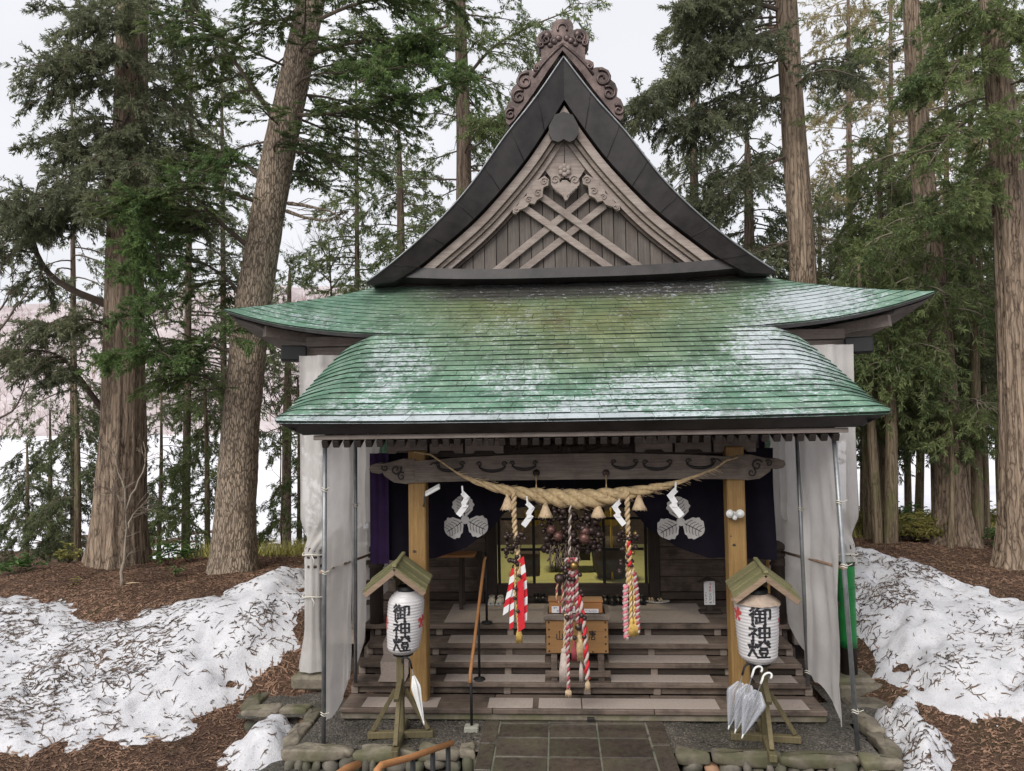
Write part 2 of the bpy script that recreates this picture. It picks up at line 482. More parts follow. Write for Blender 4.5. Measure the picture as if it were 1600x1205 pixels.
def _mat_slab():
    t = NT('wet_paving_slab')
    v = t.coords((1, 1, 1))
    n1 = t.noise(v, 2.2, 5, 0.65)
    n2 = t.noise(v, 14, 6, 0.75)
    c = t.ramp(n2, [(0.3, (0.036, 0.030, 0.026)), (0.7, (0.098, 0.078, 0.064))])
    c = t.mix(t.math('MULTIPLY', t.ramp(n1, [(0.42, 0), (0.64, 1)]), 0.6), c, (0.085, 0.082, 0.05))
    r = t.ramp(n1, [(0.44, 0.06), (0.66, 0.36)])
    oi = t.n('ShaderNodeObjectInfo')
    c = t.mix(1.0, c, t.math('ADD', t.math('MULTIPLY', oi.outputs['Random'], 0.4), 0.8), 'MULTIPLY')
    return t.done(t.princ(c, r, n2, 0.25, 0.006, 0, 0.5))


M['slab'] = _mat_slab()
M['mortar'] = _mat_stone('pale_mortar', (0.12, 0.115, 0.09), (0.22, 0.21, 0.17), (0.10, 0.13, 0.09))


def _mat_sheet():
    t = NT('white_mesh_sheet')
    v = t.coords((1, 1, 1))
    n = t.noise(v, 1.5, 5, 0.6)
    w = t.noise(t.coords((60, 60, 60)), 1.0, 2, 0.5)
    c = t.ramp(n, [(0.3, (0.60, 0.57, 0.55)), (0.7, (0.80, 0.78, 0.76))])
    p = t.princ(c, 0.7, t.mix(0.6, n, w), 0.3, 0.02, 0, 0.2)
    tr = t.n('ShaderNodeBsdfTranslucent')
    t.l(c, tr.inputs[0])
    m1 = t.n('ShaderNodeMixShader')
    m1.inputs[0].default_value = 0.35
    t.l(p.outputs[0], m1.inputs[1])
    t.l(tr.outputs[0], m1.inputs[2])
    tp = t.n('ShaderNodeBsdfTransparent')
    m2 = t.n('ShaderNodeMixShader')
    m2.inputs[0].default_value = 0.16
    t.l(m1.outputs[0], m2.inputs[1])
    t.l(tp.outputs[0], m2.inputs[2])
    return t.done(m2)


M['sheet'] = _mat_sheet()


def _mat_clear():
    t = NT('clear_umbrella_vinyl')
    p = t.princ((0.50, 0.52, 0.57), 0.15, spec=0.8)
    tp = t.n('ShaderNodeBsdfTransparent')
    m2 = t.n('ShaderNodeMixShader')
    m2.inputs[0].default_value = 0.68
    t.l(p.outputs[0], m2.inputs[1])
    t.l(tp.outputs[0], m2.inputs[2])
    return t.done(m2)


M['vinyl'] = _mat_clear()


def _mat_lantern():
    t = NT('lantern_paper')
    v = t.coords((1, 1, 1))
    n = t.noise(v, 5, 4, 0.6)
    c = t.ramp(n, [(0.3, (0.66, 0.64, 0.65)), (0.7, (0.80, 0.78, 0.79))])
    p = t.princ(c, 0.3, n, 0.2, 0.01, 0, 0.5)
    tr = t.n('ShaderNodeBsdfTranslucent')
    t.l(c, tr.inputs[0])
    mx = t.n('ShaderNodeMixShader')
    mx.inputs[0].default_value = 0.25
    t.l(p.outputs[0], mx.inputs[1])
    t.l(tr.outputs[0], mx.inputs[2])
    return t.done(mx)


M['lantern'] = _mat_lantern()


def _mat_glass():
    t = NT('window_glass')
    tp = t.n('ShaderNodeBsdfTransparent')
    tp.inputs[0].default_value = (0.88, 0.9, 0.88, 1)
    gl = t.n('ShaderNodeBsdfGlossy')
    gl.inputs['Roughness'].default_value = 0.03
    mx = t.n('ShaderNodeMixShader')
    mx.inputs[0].default_value = 0.08
    t.l(tp.outputs[0], mx.inputs[1])
    t.l(gl.outputs[0], mx.inputs[2])
    return t.done(mx)


M['glass'] = _mat_glass()


def _mat_curtain():
    t = NT('indigo_curtain_cloth')
    v = t.coords((1, 1, 1))
    n = t.noise(v, 3, 4, 0.6)
    c = t.ramp(n, [(0.3, (0.005, 0.004, 0.008)), (0.7, (0.010, 0.0075, 0.017))])
    return t.done(t.princ(c, 0.85, n, 0.2, 0.02, 0, 0.2))


M['curtain'] = _mat_curtain()
M['purple'] = mat_plain('purple_cloth', (0.032, 0.012, 0.060), 0.85, 0.3, 5)
M['green_net'] = mat_plain('pale_green_net', (0.38, 0.62, 0.46), 0.7, 0.35, 14)
M['emblem'] = mat_plain('white_crest_dye', (0.60, 0.58, 0.57), 0.9, 0.1, 12)


def _mat_far(name, c1, c2, scale):
    t = NT(name)
    v = t.coords((1, 1, 1), jitter=False)
    n = t.noise(v, scale, 7, 0.7)
    c = t.ramp(n, [(0.35, c1), (0.65, c2)])
    return t.done(t.princ(c, 0.9, spec=0.1))


M['field'] = _mat_far('snow_field', (0.62, 0.62, 0.66), (0.80, 0.80, 0.83), 0.12)
M['hill'] = _mat_far('wooded_snow_hill', (0.30, 0.25, 0.255), (0.58, 0.52, 0.53), 0.05)
M['far_twig'] = mat_plain('far_bare_wood', (0.30, 0.235, 0.225), 0.9, 0.3, 0.5)
M['dry_grass'] = _mat_far('dry_yellow_grass', (0.30, 0.29, 0.08), (0.52, 0.47, 0.19), 2.0)


# ================================================================ mesh building
ROOT = {}


class MB:
    def __init__(s):
        s.v, s.f, s.mi, s.sm = [], [], [], []

    def add(s, verts, faces, mi=0, smooth=False):
        o = len(s.v)
        s.v.extend([tuple(map(float, p)) for p in verts])
        for f in faces:
            s.f.append(tuple(i + o for i in f))
            s.mi.append(mi)
            s.sm.append(smooth)
        return s

    def cbox(s, c, size, b=0.006, rot=None, mi=0):
        """box with chamfered edges"""
        hx, hy, hz = size[0] / 2, size[1] / 2, size[2] / 2
        b = min(b, hx * 0.45, hy * 0.45, hz * 0.45)
        vs, fs, idx = [], [], {}
        for sx in (-1, 1):
            for sy in (-1, 1):
                for sz in (-1, 1):
                    for ax in range(3):
                        p = [sx * hx, sy * hy, sz * hz]
                        for k in range(3):
                            if k != ax:
                                p[k] -= (sx, sy, sz)[k] * b
                        idx[(sx, sy, sz, ax)] = len(vs)
                        vs.append(Vector(p))
        for ax in range(3):
            o1, o2 = [k for k in range(3) if k != ax]
            for sg in (-1, 1):
                q = []
                for a, c2 in ((-1, -1), (1, -1), (1, 1), (-1, 1)):
                    key = [0, 0, 0]
                    key[ax], key[o1], key[o2] = sg, a, c2
                    q.append(idx[(*key, ax)])
                fs.append(q)
        for ax in range(3):
            o1, o2 = [k for k in range(3) if k != ax]
            for a in (-1, 1):
                for c2 in (-1, 1):
                    k0, k1 = [0, 0, 0], [0, 0, 0]
                    k0[ax], k0[o1], k0[o2] = -1, a, c2
                    k1[ax], k1[o1], k1[o2] = 1, a, c2
                    fs.append([idx[(*k0, o1)], idx[(*k1, o1)], idx[(*k1, o2)], idx[(*k0, o2)]])
        for sx in (-1, 1):
            for sy in (-1, 1):
                for sz in (-1, 1):
                    fs.append([idx[(sx, sy, sz, a)] for a in range(3)])
        R = rot if rot is not None else Matrix.Identity(3)
        cc = Vector(c)
        cen = [R @ p + cc for p in vs]
        # orient outwards
        out = []
        for f in fs:
            a, b2, c3 = cen[f[0]], cen[f[1]], cen[f[2]]
            nrm = (b2 - a).cross(c3 - a)
            mid = sum((cen[i] for i in f), Vector()) / len(f)
            out.append(f if nrm.dot(mid - cc) > 0 else f[::-1])
        return s.add(cen, out, mi)

    def box2(s, x0, x1, y0, y1, z0, z1, b=0.006, mi=0):
        return s.cbox(((x0 + x1) / 2, (y0 + y1) / 2, (z0 + z1) / 2), (abs(x1 - x0), abs(y1 - y0), abs(z1 - z0)), b, None, mi)

    def bar(s, p, q, w, h, b=0.005, mi=0, up=(0, 0, 1)):
        p, q = Vector(p), Vector(q)
        d = q - p
        L = d.length
        x = d.normalized()
        u = Vector(up)
        y = u.cross(x)
        if y.length < 1e-4:
            y = Vector((0, 1, 0)).cross(x)
        y.normalize()
        z = x.cross(y)
        R = Matrix((x, y, z)).transposed()
        return s.cbox((p + q) / 2, (L, w, h), b, R, mi)

    def tube(s, pts, radii, n=8, mi=0, cap=True, smooth=True, closed=False):
        P = [Vector(p) for p in pts]
        if isinstance(radii, (int, float)):
            radii = [radii] * len(P)
        rings, prev = [], None
        for i, p in enumerate(P):
            t = (P[min(i + 1, len(P) - 1)] - P[max(i - 1, 0)])
            if t.length < 1e-9:
                t = Vector((0, 0, 1))
            t.normalize()
            if prev is None:
                a = Vector((0, 0, 1)) if abs(t.z) < 0.9 else Vector((1, 0, 0))
                u = a.cross(t).normalized()
            else:
                u = prev - t * prev.dot(t)
                u = u.normalized() if u.length > 1e-6 else prev
            prev = u
            w = t.cross(u)
            rings.append([p + (u * math.cos(2 * PI * k / n) + w * math.sin(2 * PI * k / n)) * radii[i] for k in range(n)])
        vs = [v for r in rings for v in r]
        fs = []
        for i in range(len(P) - 1):
            for k in range(n):
                fs.append((i * n + k, i * n + (k + 1) % n, (i + 1) * n + (k + 1) % n, (i + 1) * n + k))
        s.add(vs, fs, mi, smooth)
        if cap:
            o = len(s.v) - len(vs)
            s.f.append(tuple(o + k for k in range(n))[::-1])
            s.f.append(tuple(o + (len(P) - 1) * n + k for k in range(n)))
            s.mi += [mi, mi]
            s.sm += [False, False]
        return s

    def lathe(s, prof, n=24, c=(0, 0, 0), R=None, mi=0, smooth=True):
        vs, fs = [], []
        R = R if R is not None else Matrix.Identity(3)
        cc = Vector(c)
        for r, z in prof:
            for k in range(n):
                a = 2 * PI * k / n
                vs.append(R @ Vector((r * math.cos(a), r * math.sin(a), z)) + cc)
        for i in range(len(prof) - 1):
            for k in range(n):
                fs.append((i * n + k, i * n + (k + 1) % n, (i + 1) * n + (k + 1) % n, (i + 1) * n + k))
        return s.add(vs, fs, mi, smooth)

    def ball(s, c, r, n=10, mi=0, sq=(1, 1, 1), jit=0.0):
        vs, fs = [], []
        m_ = max(4, n // 2 + 1)
        for i in range(m_ + 1):
            th = PI * i / m_
            for k in range(n):
                a = 2 * PI * k / n
                j = 1 + (random.uniform(-jit, jit) if jit else 0)
                vs.append((c[0] + r * j * sq[0] * math.sin(th) * math.cos(a), c[1] + r * j * sq[1] * math.sin(th) * math.sin(a), c[2] + r * j * sq[2] * math.cos(th)))
        for i in range(m_):
            for k in range(n):
                fs.append((i * n + k, (i + 1) * n + k, (i + 1) * n + (k + 1) % n, i * n + (k + 1) % n))
        return s.add(vs, fs, mi, True)

    def prism(s, poly, y0, y1, mi=0, bev=0.0):
        """polygon in (x,z), extruded along y"""
        area = sum(poly[i][0] * poly[(i + 1) % len(poly)][1] - poly[(i + 1) % len(poly)][0] * poly[i][1] for i in range(len(poly)))
        if area < 0:
            poly = poly[::-1]
        n = len(poly)
        vs = [(x, y0, z) for x, z in poly] + [(x, y1, z) for x, z in poly]
        fs = [tuple(range(n)), tuple(range(2 * n - 1, n - 1, -1))]
        for i in range(n):
            j = (i + 1) % n
            fs.append((j, i, i + n, j + n))
        return s.add(vs, fs, mi)

    def grid(s, rows, mi=0, smooth=True, flip=False):
        nr, nc = len(rows), len(rows[0])
        vs = [p for r in rows for p in r]
        fs = []
        for i in range(nr - 1):
            for j in range(nc - 1):
                q = (i * nc + j, i * nc + j + 1, (i + 1) * nc + j + 1, (i + 1) * nc + j)
                fs.append(q[::-1] if flip else q)
        return s.add(vs, fs, mi, smooth)

    def mesh(s, name, mats, inv=None):
        me = bpy.data.meshes.new(name)
        v = s.v
        if inv is not None:
            v = [tuple(inv @ Vector(p)) for p in v]
        me.from_pydata(v, [], s.f)
        for mm in (mats if isinstance(mats, (list, tuple)) else [mats]):
            me.materials.append(mm)
        me.polygons.foreach_set('material_index', s.mi)
        me.polygons.foreach_set('use_smooth', s.sm)
        me.update()
        return me

    def build(s, name, mats, parent=None, kind=None, label=None):
        inv = ROOT[parent.name].inverted() if parent is not None else None
        o = bpy.data.objects.new(name, s.mesh(name, mats, inv))
        COL.objects.link(o)
        if parent is not None:
            o.parent = parent
            ROOT[o.name] = ROOT[parent.name]
        if kind:
            o['kind'] = kind
        if label:
            o['label'] = label
        return o

    def thing(s, name, mats, label, cat, group=None, kind=None):
        """a top-level thing that is one mesh; its origin goes to the foot of the mesh"""
        a = np.array(s.v)
        loc = Vector(((a[:, 0].min() + a[:, 0].max()) / 2, (a[:, 1].min() + a[:, 1].max()) / 2, a[:, 2].min()))
        T = Matrix.Translation(loc)
        o = bpy.data.objects.new(name, s.mesh(name, mats, T.inverted()))
        COL.objects.link(o)
        o.location = loc
        ROOT[o.name] = T
        tag(o, label, cat, group, kind)
        return o


def tag(o, label=None, cat=None, group=None, kind=None):
    if label:
        o['label'] = label
    if cat:
        o['category'] = cat
    if group:
        o['group'] = group
    if kind:
        o['kind'] = kind
    return o


def thing(name, label, cat, loc, rz=0.0, group=None):
    o = bpy.data.objects.new(name, None)
    COL.objects.link(o)
    o.empty_display_size = 0.2
    o.location = loc
    o.rotation_euler = (0, 0, rz)
    ROOT[o.name] = Matrix.Translation(Vector(loc)) @ Matrix.Rotation(rz, 4, 'Z')
    return tag(o, label, cat, group)


def np_mesh(name, V, F, mats, MI=None, parent=None, smooth=False):
    """fast mesh from arrays; F is a list of (n,3) or (n,4) arrays"""
    V = np.asarray(V, dtype=np.float64)
    if parent is not None:
        inv = np.array(ROOT[parent.name].inverted())
        V = V @ inv[:3, :3].T + inv[:3, 3]
    loops = np.concatenate([f.reshape(-1) for f in F]).astype(np.int32)
    tot = np.concatenate([np.full(len(f), f.shape[1], dtype=np.int32) for f in F])
    start = np.concatenate([[0], np.cumsum(tot)[:-1]]).astype(np.int32)
    me = bpy.data.meshes.new(name)
    me.vertices.add(len(V))
    me.vertices.foreach_set('co', V.astype(np.float32).reshape(-1))
    me.loops.add(len(loops))
    me.loops.foreach_set('vertex_index', loops)
    me.polygons.add(len(tot))
    me.polygons.foreach_set('loop_start', start)
    me.polygons.foreach_set('loop_total', tot)
    for mm in (mats if isinstance(mats, (list, tuple)) else [mats]):
        me.materials.append(mm)
    if MI is not None:
        me.polygons.foreach_set('material_index', np.asarray(MI, dtype=np.int32))
    me.polygons.foreach_set('use_smooth', np.full(len(tot), smooth))
    me.update(calc_edges=True)
    me.validate()
    o = bpy.data.objects.new(name, me)
    COL.objects.link(o)
    if parent is not None:
        o.parent = parent
        ROOT[o.name] = ROOT[parent.name]
    return o


def share(mesh, name, parent, loc=(0, 0, 0), rot=(0, 0, 0), scale=(1, 1, 1)):
    """another piece that shares the mesh of its like"""
    o = bpy.data.objects.new(name, mesh)
    COL.objects.link(o)
    o.location, o.rotation_euler, o.scale = loc, rot, scale
    if parent is not None:
        o.parent = parent
        ROOT[o.name] = ROOT[parent.name]
    return o


def lerp_tab(x, tab):
    return float(np.interp(x, [a for a, _ in tab], [b for _, b in tab]))


# vectorised value noise
_perm = RNG.random((256, 256))


def vnoise(x, y):
    xi, yi = np.floor(x).astype(int), np.floor(y).astype(int)
    xf, yf = x - xi, y - yi
    u, v = xf * xf * (3 - 2 * xf), yf * yf * (3 - 2 * yf)
    a = _perm[xi % 256, yi % 256]
    b = _perm[(xi + 1) % 256, yi % 256]
    c = _perm[xi % 256, (yi + 1) % 256]
    d = _perm[(xi + 1) % 256, (yi + 1) % 256]
    return (a * (1 - u) + b * u) * (1 - v) + (c * (1 - u) + d * u) * v - 0.5


def fbm(x, y, o=4):
    s, a, f = 0, 1.0, 1.0
    for i in range(o):
        s = s + a * vnoise(x * f + 13.7 * i, y * f + 7.1 * i)
        a *= 0.5
        f *= 2.03
    return s


# ================================================================ terrain
def _ctrl():
    pts = []
    for px, py, z in ((0, 1200, -0.2), (200, 1165, -0.15), (380, 1100, -0.05), (440, 1185, -0.2), (0, 1090, 0.12), (200, 1060, 0.22), (390, 1000, 0.55), (465, 960, 0.8),
                      (475, 897, 1.08), (400, 905, 1.0), (320, 925, 0.9), (230, 945, 0.84), (150, 945, 0.84), (0, 908, 0.85), (100, 1000, 0.5), (300, 1030, 0.38),
                      (190, 882, 0.85), (365, 895, 0.85), (300, 872, 0.8), (20, 888, 0.75),
                      (1340, 872, 1.12), (1400, 892, 1.05), (1500, 917, 0.95), (1600, 937, 0.9), (1400, 852, 1.0), (1500, 862, 0.95), (1592, 890, 0.9),
                      (1350, 960, 0.72), (1400, 1000, 0.5), (1420, 1060, 0.22), (1600, 1060, 0.35), (1510, 1000, 0.55), (1430, 1115, 0.02), (1400, 1200, -0.2), (1600, 1200, -0.1), (1510, 1150, -0.02)):
        p = atz(px, py, z)
        pts.append((p[0], p[1], z))
    pts += [(-3, 8.2, -0.2), (3, 8.2, -0.2), (0, 8, -0.2), (-3.3, 10, -0.2), (3.3, 10, -0.2), (0, 12, -0.2), (0, 15, 0.2), (-3, 14, 0.7), (3, 14, 0.7), (0, 6, -0.15),
            (0, 3, 0.5), (-5, 3, 0.5), (5, 3, 0.5), (0, 0, 1.9), (-8, 0, 1.8), (8, 0, 1.8), (-12, 6, 0.3), (12, 6, 0.3), (-13, 12, 0.7), (13, 12, 0.9),
            (-12, 16.2, 0.55), (-6, 16.2, 0.75), (-4, 17, 0.5), (-13, 21, -0.7), (-6, 21, -0.7), (0, 21, -0.3), (8, 18, 0.8), (14, 18, 0.7), (6, 25, 0.2), (14, 25, 0.1), (20, 10, 0.9), (-20, 10, 0.5),
            (-20, 20, -0.5), (20, 25, 0.1), (0, -6, 2.0), (-10, -6, 2.0), (10, -6, 2.0), (6, 30, -0.5), (-8, 28, -0.9), (15, 32, -0.6), (-20, 30, -0.9), (22, 33, -0.7)]
    return np.array(pts)


_cp = _ctrl()


def _tps(r2):
    return np.where(r2 > 1e-12, 0.5 * r2 * np.log(np.maximum(r2, 1e-12)), 0)


_n = len(_cp)
_K = _tps(((_cp[:, None, :2] - _cp[None, :, :2]) ** 2).sum(-1)) + np.eye(_n) * 0.15
_P = np.c_[np.ones(_n), _cp[:, :2]]
_sol = np.linalg.solve(np.block([[_K, _P], [_P.T, np.zeros((3, 3))]]), np.r_[_cp[:, 2], np.zeros(3)])


def ground_z(x, y):
    x, y = np.asarray(x, float), np.asarray(y, float)
    sh = x.shape
    X, Y = x.reshape(-1), y.reshape(-1)
    out = np.zeros(len(X))
    for i in range(0, len(X), 20000):
        q = np.c_[X[i:i + 20000], Y[i:i + 20000]]
        r2 = ((q[:, None, :] - _cp[None, :, :2]) ** 2).sum(-1)
        out[i:i + 20000] = _tps(r2) @ _sol[:_n] + np.c_[np.ones(len(q)), q] @ _sol[_n:]
    out = np.clip(out, -0.95, 2.6)
    # fade to the level of the fields away from the grove
    e = np.clip(np.maximum(np.abs(X) - 19, np.maximum(Y - 31, -7 - Y)) / 6.0, 0, 1)
    out = out * (1 - e) + e * (-1.1)
    out += fbm(X * 1.3, Y * 1.3, 4) * 0.10 * np.clip((np.hypot(X, Y - 10) - 3.5) / 2, 0, 1)
    return out.reshape(sh)


def gz(x, y):
    return float(ground_z(np.array([x]), np.array([y]))[0])


def sheet_mesh(name, xs, ys, zf, mats, keep=None, label=None):
    X, Y = np.meshgrid(xs, ys)
    Z = zf(X, Y)
    nx, ny = len(xs), len(ys)
    V = np.c_[X.reshape(-1), Y.reshape(-1), Z.reshape(-1)]
    i, j = np.meshgrid(np.arange(nx - 1), np.arange(ny - 1))
    a = (j * nx + i).reshape(-1)
    F = np.c_[a, a + 1, a + nx + 1, a + nx]
    if keep is not None:
        k = keep(X, Y).reshape(-1)
        F = F[k[F].any(1)]
        used = np.unique(F)
        mp = np.full(len(V), -1)
        mp[used] = np.arange(len(used))
        V, F = V[used], mp[F]
    o = np_mesh(name, V, [F], mats, None, None, True)
    o['kind'] = 'structure'
    if label:
        o['label'] = label
    return o


xs = np.unique(np.r_[np.arange(-26, -12, 0.5), np.arange(-12, 12, 0.11), np.arange(12, 26.1, 0.5)])
ys = np.unique(np.r_[np.arange(-14, 6, 0.6), np.arange(6, 17, 0.11), np.arange(17, 37.6, 0.5)])
sheet_mesh('ground', xs, ys, ground_z, M['litter'], label='brown forest floor of cedar needles and twigs')

fx = np.r_[-900, -500, np.arange(-300, 301, 20), 500, 900].astype(float)
fy = np.r_[-600, -200, -50, np.arange(0, 161, 8), 200, 400, 1200].astype(float)


def field_z(X, Y):
    return -1.0 + np.clip((Y - 40) / 110, 0, 1) ** 1.5 * 4.0 + fbm(X * 0.03, Y * 0.03, 3) * 0.5


sheet_mesh('snow_field', fx, fy, field_z, M['field'], label='snow covered field beyond the grove')


def hill_z(X, Y):
    d = np.clip((Y - 120) / 200, 0, 1.4)
    return -1 + 62 * d ** 0.9 * (0.86 + 0.28 * fbm(X * 0.006 + 3, Y * 0.004, 3)) + fbm(X * 0.04, Y * 0.04, 4) * 7 * np.clip(d * 4, 0, 1)


sheet_mesh('hill', np.arange(-420, 421, 14.0), np.r_[np.arange(120, 340, 7.0), np.arange(340, 480, 25.0)], hill_z, M['hill'], label='pale pinkish hillside of bare woodland on snow')


# bare wood on the hill: one mass
def hill_wood():
    n = 3200
    x = RNG.uniform(-330, 330, n)
    y = 122 + 210 * RNG.random(n) ** 1.2
    z = hill_z(x, y)
    V, F = [], []
    o = 0
    for i in range(n):
        h = RNG.uniform(4.0, 8.0)
        p0 = np.array([x[i], y[i], z[i] - 0.3])
        for k in range(6):
            if k == 0:
                b, t, w = p0, p0 + [RNG.normal(0, .4), RNG.normal(0, .4), h], 0.16
            else:
                s = RNG.uniform(0.25, 0.75)
                b = p0 + [0, 0, h * s]
                a = RNG.uniform(0, 6.28)
                l = h * RNG.uniform(0.25, 0.5)
                t = b + [math.cos(a) * l * .6, math.sin(a) * l * .6, l * .8]
                w = 0.1
            V += [b - [w, 0, 0], b + [w, 0, 0], t]
            F.append((o, o + 1, o + 2))
            o += 3
    ob = np_mesh('hill_wood', np.array(V), [np.array(F)], M['far_twig'])
    tag(ob, 'bare grey woodland covering the far snowy hillside', 'woodland', kind='stuff')


hill_wood()


# ---------------------------------------------------------------- snow banks
def in_poly_dist(X, Y, poly):
    """signed distance to a polygon in plan, positive inside"""
    P = np.array(poly)
    x, y = X.reshape(-1), Y.reshape(-1)
    d = np.full(len(x), 1e9)
    ins = np.zeros(len(x), bool)
    for i in range(len(P)):
        a, b = P[i], P[(i + 1) % len(P)]
        ab = b - a
        t = np.clip(((x - a[0]) * ab[0] + (y - a[1]) * ab[1]) / (ab @ ab), 0, 1)
        d = np.minimum(d, np.hypot(x - a[0] - t * ab[0], y - a[1] - t * ab[1]))
        c = (a[1] > y) != (b[1] > y)
        with np.errstate(divide='ignore', invalid='ignore'):
            ins ^= c & (x < (b[0] - a[0]) * (y - a[1]) / (b[1] - a[1] + 1e-12) + a[0])
    return np.where(ins, d, -d).reshape(X.shape)


SNOW = []


def snow_thick(X, Y, poly, h, w, hole):
    d = in_poly_dist(X, Y, poly) + (0.36 if poly is R_BANK else 0.0) + fbm(X * 1.6, Y * 1.6, 4) * 0.38 + fbm(X * 6, Y * 6, 3) * 0.14
    t = h * np.clip(d / w, -1, 1)
    q = np.clip(d / (w * 1.25), 0, 1)
    t = np.where(d > 0, h * (0.35 * q + 0.65 * q * q * (3 - 2 * q)), t) - 0.012
    # melted hollows showing litter
    return t - hole * np.clip(fbm(X * 2.1 + 31, Y * 2.1 + 5, 3) - 0.26, 0, 1) * 2.2 + fbm(X * 3, Y * 3, 4) * 0.05


def snow_patch(poly, h, w, label, hole=0.3, res=0.055):
    P = np.array(poly)
    xs_ = np.arange(P[:, 0].min() - 0.5, P[:, 0].max() + 0.5, res)
    ys_ = np.arange(P[:, 1].min() - 0.5, P[:, 1].max() + 0.5, res)
    zf = lambda X, Y: ground_z(X, Y) + snow_thick(X, Y, poly, h, w, hole)
    o = sheet_mesh('snow', xs_, ys_, zf, M['snow'], keep=lambda X, Y: snow_thick(X, Y, poly, h, w, hole) > -0.03, label=label)
    SNOW.append((poly, h, w, hole))
    return o


L_BANK = [(-11.5, 12.9), (-9.6, 12.2), (-7.4, 11.35), (-6.4, 11.35), (-5.85, 12.1), (-5.35, 12.7), (-4.75, 13.1), (-4.0, 12.8), (-3.95, 11.4), (-4.12, 10.6), (-4.3, 9.8), (-4.8, 9.15), (-5.45, 8.72), (-6.6, 8.2), (-8.5, 7.5), (-11.5, 8.0)]
R_BANK = [(4.05, 11.5), (4.15, 13.5), (5.2, 13.9), (5.55, 13.1), (5.95, 12.0), (6.4, 11.2), (8.5, 9.8), (10.5, 8.4), (9.0, 7.0), (6.3, 8.25)] + [tuple(atz(px, py, z)[:2]) for px, py, z in ((1600, 1125, 0.1), (1540, 1118, 0.1), (1490, 1105, 0.1), (1440, 1072, 0.15), (1392, 1030, 0.25), (1352, 985, 0.4))]
L_HEAP = [tuple(atz(px, py, 0.05)[:2]) for px, py in ((335, 1182), (350, 1150), (400, 1112), (445, 1098), (476, 1110), (474, 1148), (440, 1166), (395, 1184))]
R_HEAP = [tuple(atz(px, py, 0.05)[:2]) for px, py in ((1345, 1112), (1378, 1090), (1425, 1096), (1470, 1130), (1520, 1165), (1500, 1200), (1440, 1215), (1405, 1185), (1385, 1145))]
snow_patch(L_BANK, 0.20, 0.7, 'long bank of old snow beside the shrine strewn with cedar twigs', 0.2)
snow_patch(R_BANK, 0.22, 0.6, 'bank of old snow sloping down by the green wrapped post', 0.2)
snow_patch(L_HEAP, 0.34, 0.36, 'small heap of snow by the corner of the kerb under the left eave', 0.15)
snow_patch(R_HEAP, 0.36, 0.42, 'low heap of twig covered snow at the right kerb corner', 0.3)
snow_patch([(-6.3, 7.62), (-5.6, 7.7), (-4.7, 7.85), (-4.9, 8.0), (-6.0, 7.85), (-6.6, 7.8)], 0.05, 0.3, 'thin melting strip of snow in the brown litter', 0.9)
snow_patch([(4.1, 7.2), (6.5, 7.3), (6.6, 8.0), (5.2, 8.25), (4.3, 7.8)], 0.10, 0.35, 'thin melting patch of snow beside the low heap', 0.6)


def surf_z(X, Y):
    z = ground_z(X, Y)
    top = z.copy()
    for poly, h, w, hole in SNOW:
        top = np.maximum(top, z + snow_thick(X, Y, poly, h, w, hole))
    return top, top > z + 0.005


# twigs and needle sprigs lying on snow and ground
def litter(name, n, region, on_snow, mats, label, cat, ln=(0.05, 0.22), wid=0.006, dens=None, bias=0.5, sub=0.5):
    x0, x1, y0, y1 = region
    X = RNG.uniform(x0, x1, n)
    Y = RNG.uniform(y0, y1, n)
    Z, s = surf_z(X, Y)
    k = (s == on_snow) & ~((np.abs(X) < 3.5) & (Y > 8.2))
    if dens is not None:
        k &= RNG.random(n) < dens(X, Y)
    X, Y, Z = X[k], Y[k], Z[k]
    n = len(X)
    if n == 0:
        return
    a = np.where(RNG.random(n) < bias, RNG.normal(0.25, 0.5, n), RNG.uniform(0, PI, n))
    L = RNG.uniform(ln[0], ln[1], n) * RNG.uniform(0.5, 1, n)
    V, F = [], []
    segs = 4
    base = 0
    pieces = [(0.0, 1.0, 0.0)] + [(f, 0.38, sg * RNG.uniform(0.5, 0.9)) for f in (-0.25, -0.02, 0.2) for sg in (-1, 1)]
    for (f, lf, da) in pieces:
        kk = np.ones(n, bool) if f == 0.0 and lf == 1.0 else RNG.random(n) < sub
        m_ = kk.sum()
        aa = a[kk] + da + RNG.normal(0, 0.2, m_)
        cx, cy = X[kk] + np.cos(a[kk]) * L[kk] * f, Y[kk] + np.sin(a[kk]) * L[kk] * f
        ll = L[kk] * lf
        curv = RNG.normal(0, 0.45, m_)
        tt = np.linspace(-0.5, 0.5, segs) if lf == 1.0 else np.linspace(0, 1, segs)
        rows = []
        for t in tt:
            an = aa + curv * t
            x, y = cx + np.cos(an) * ll * t, cy + np.sin(an) * ll * t
            w = wid * (1.1 - abs(t)) * RNG.uniform(0.7, 1.5, m_)
            rows.append((x - np.sin(an) * w, y + np.cos(an) * w, x + np.sin(an) * w, y - np.cos(an) * w))
        vx = np.stack([np.stack([r[0], r[2]], 1) for r in rows], 1).reshape(-1)
        vy = np.stack([np.stack([r[1], r[3]], 1) for r in rows], 1).reshape(-1)
        vz = surf_z(vx, vy)[0] + 0.006 + np.abs(RNG.normal(0, 0.006, len(vx)))
        V.append(np.c_[vx, vy, vz])
        b = base + np.arange(m_)[:, None] * (segs * 2)
        for q in range(segs - 1):
            F.append(np.concatenate([b + 2 * q, b + 2 * q + 1, b + 2 * q + 3, b + 2 * q + 2], 1))
        base += m_ * segs * 2
    o = np_mesh(name, np.concatenate(V), [np.concatenate(F)], mats)
    tag(o, label, cat, kind='stuff')


def clump(X, Y):
    return np.clip(0.45 + 2.2 * fbm(X * 1.3 + 9, Y * 1.3 + 4, 4), 0.10, 1)


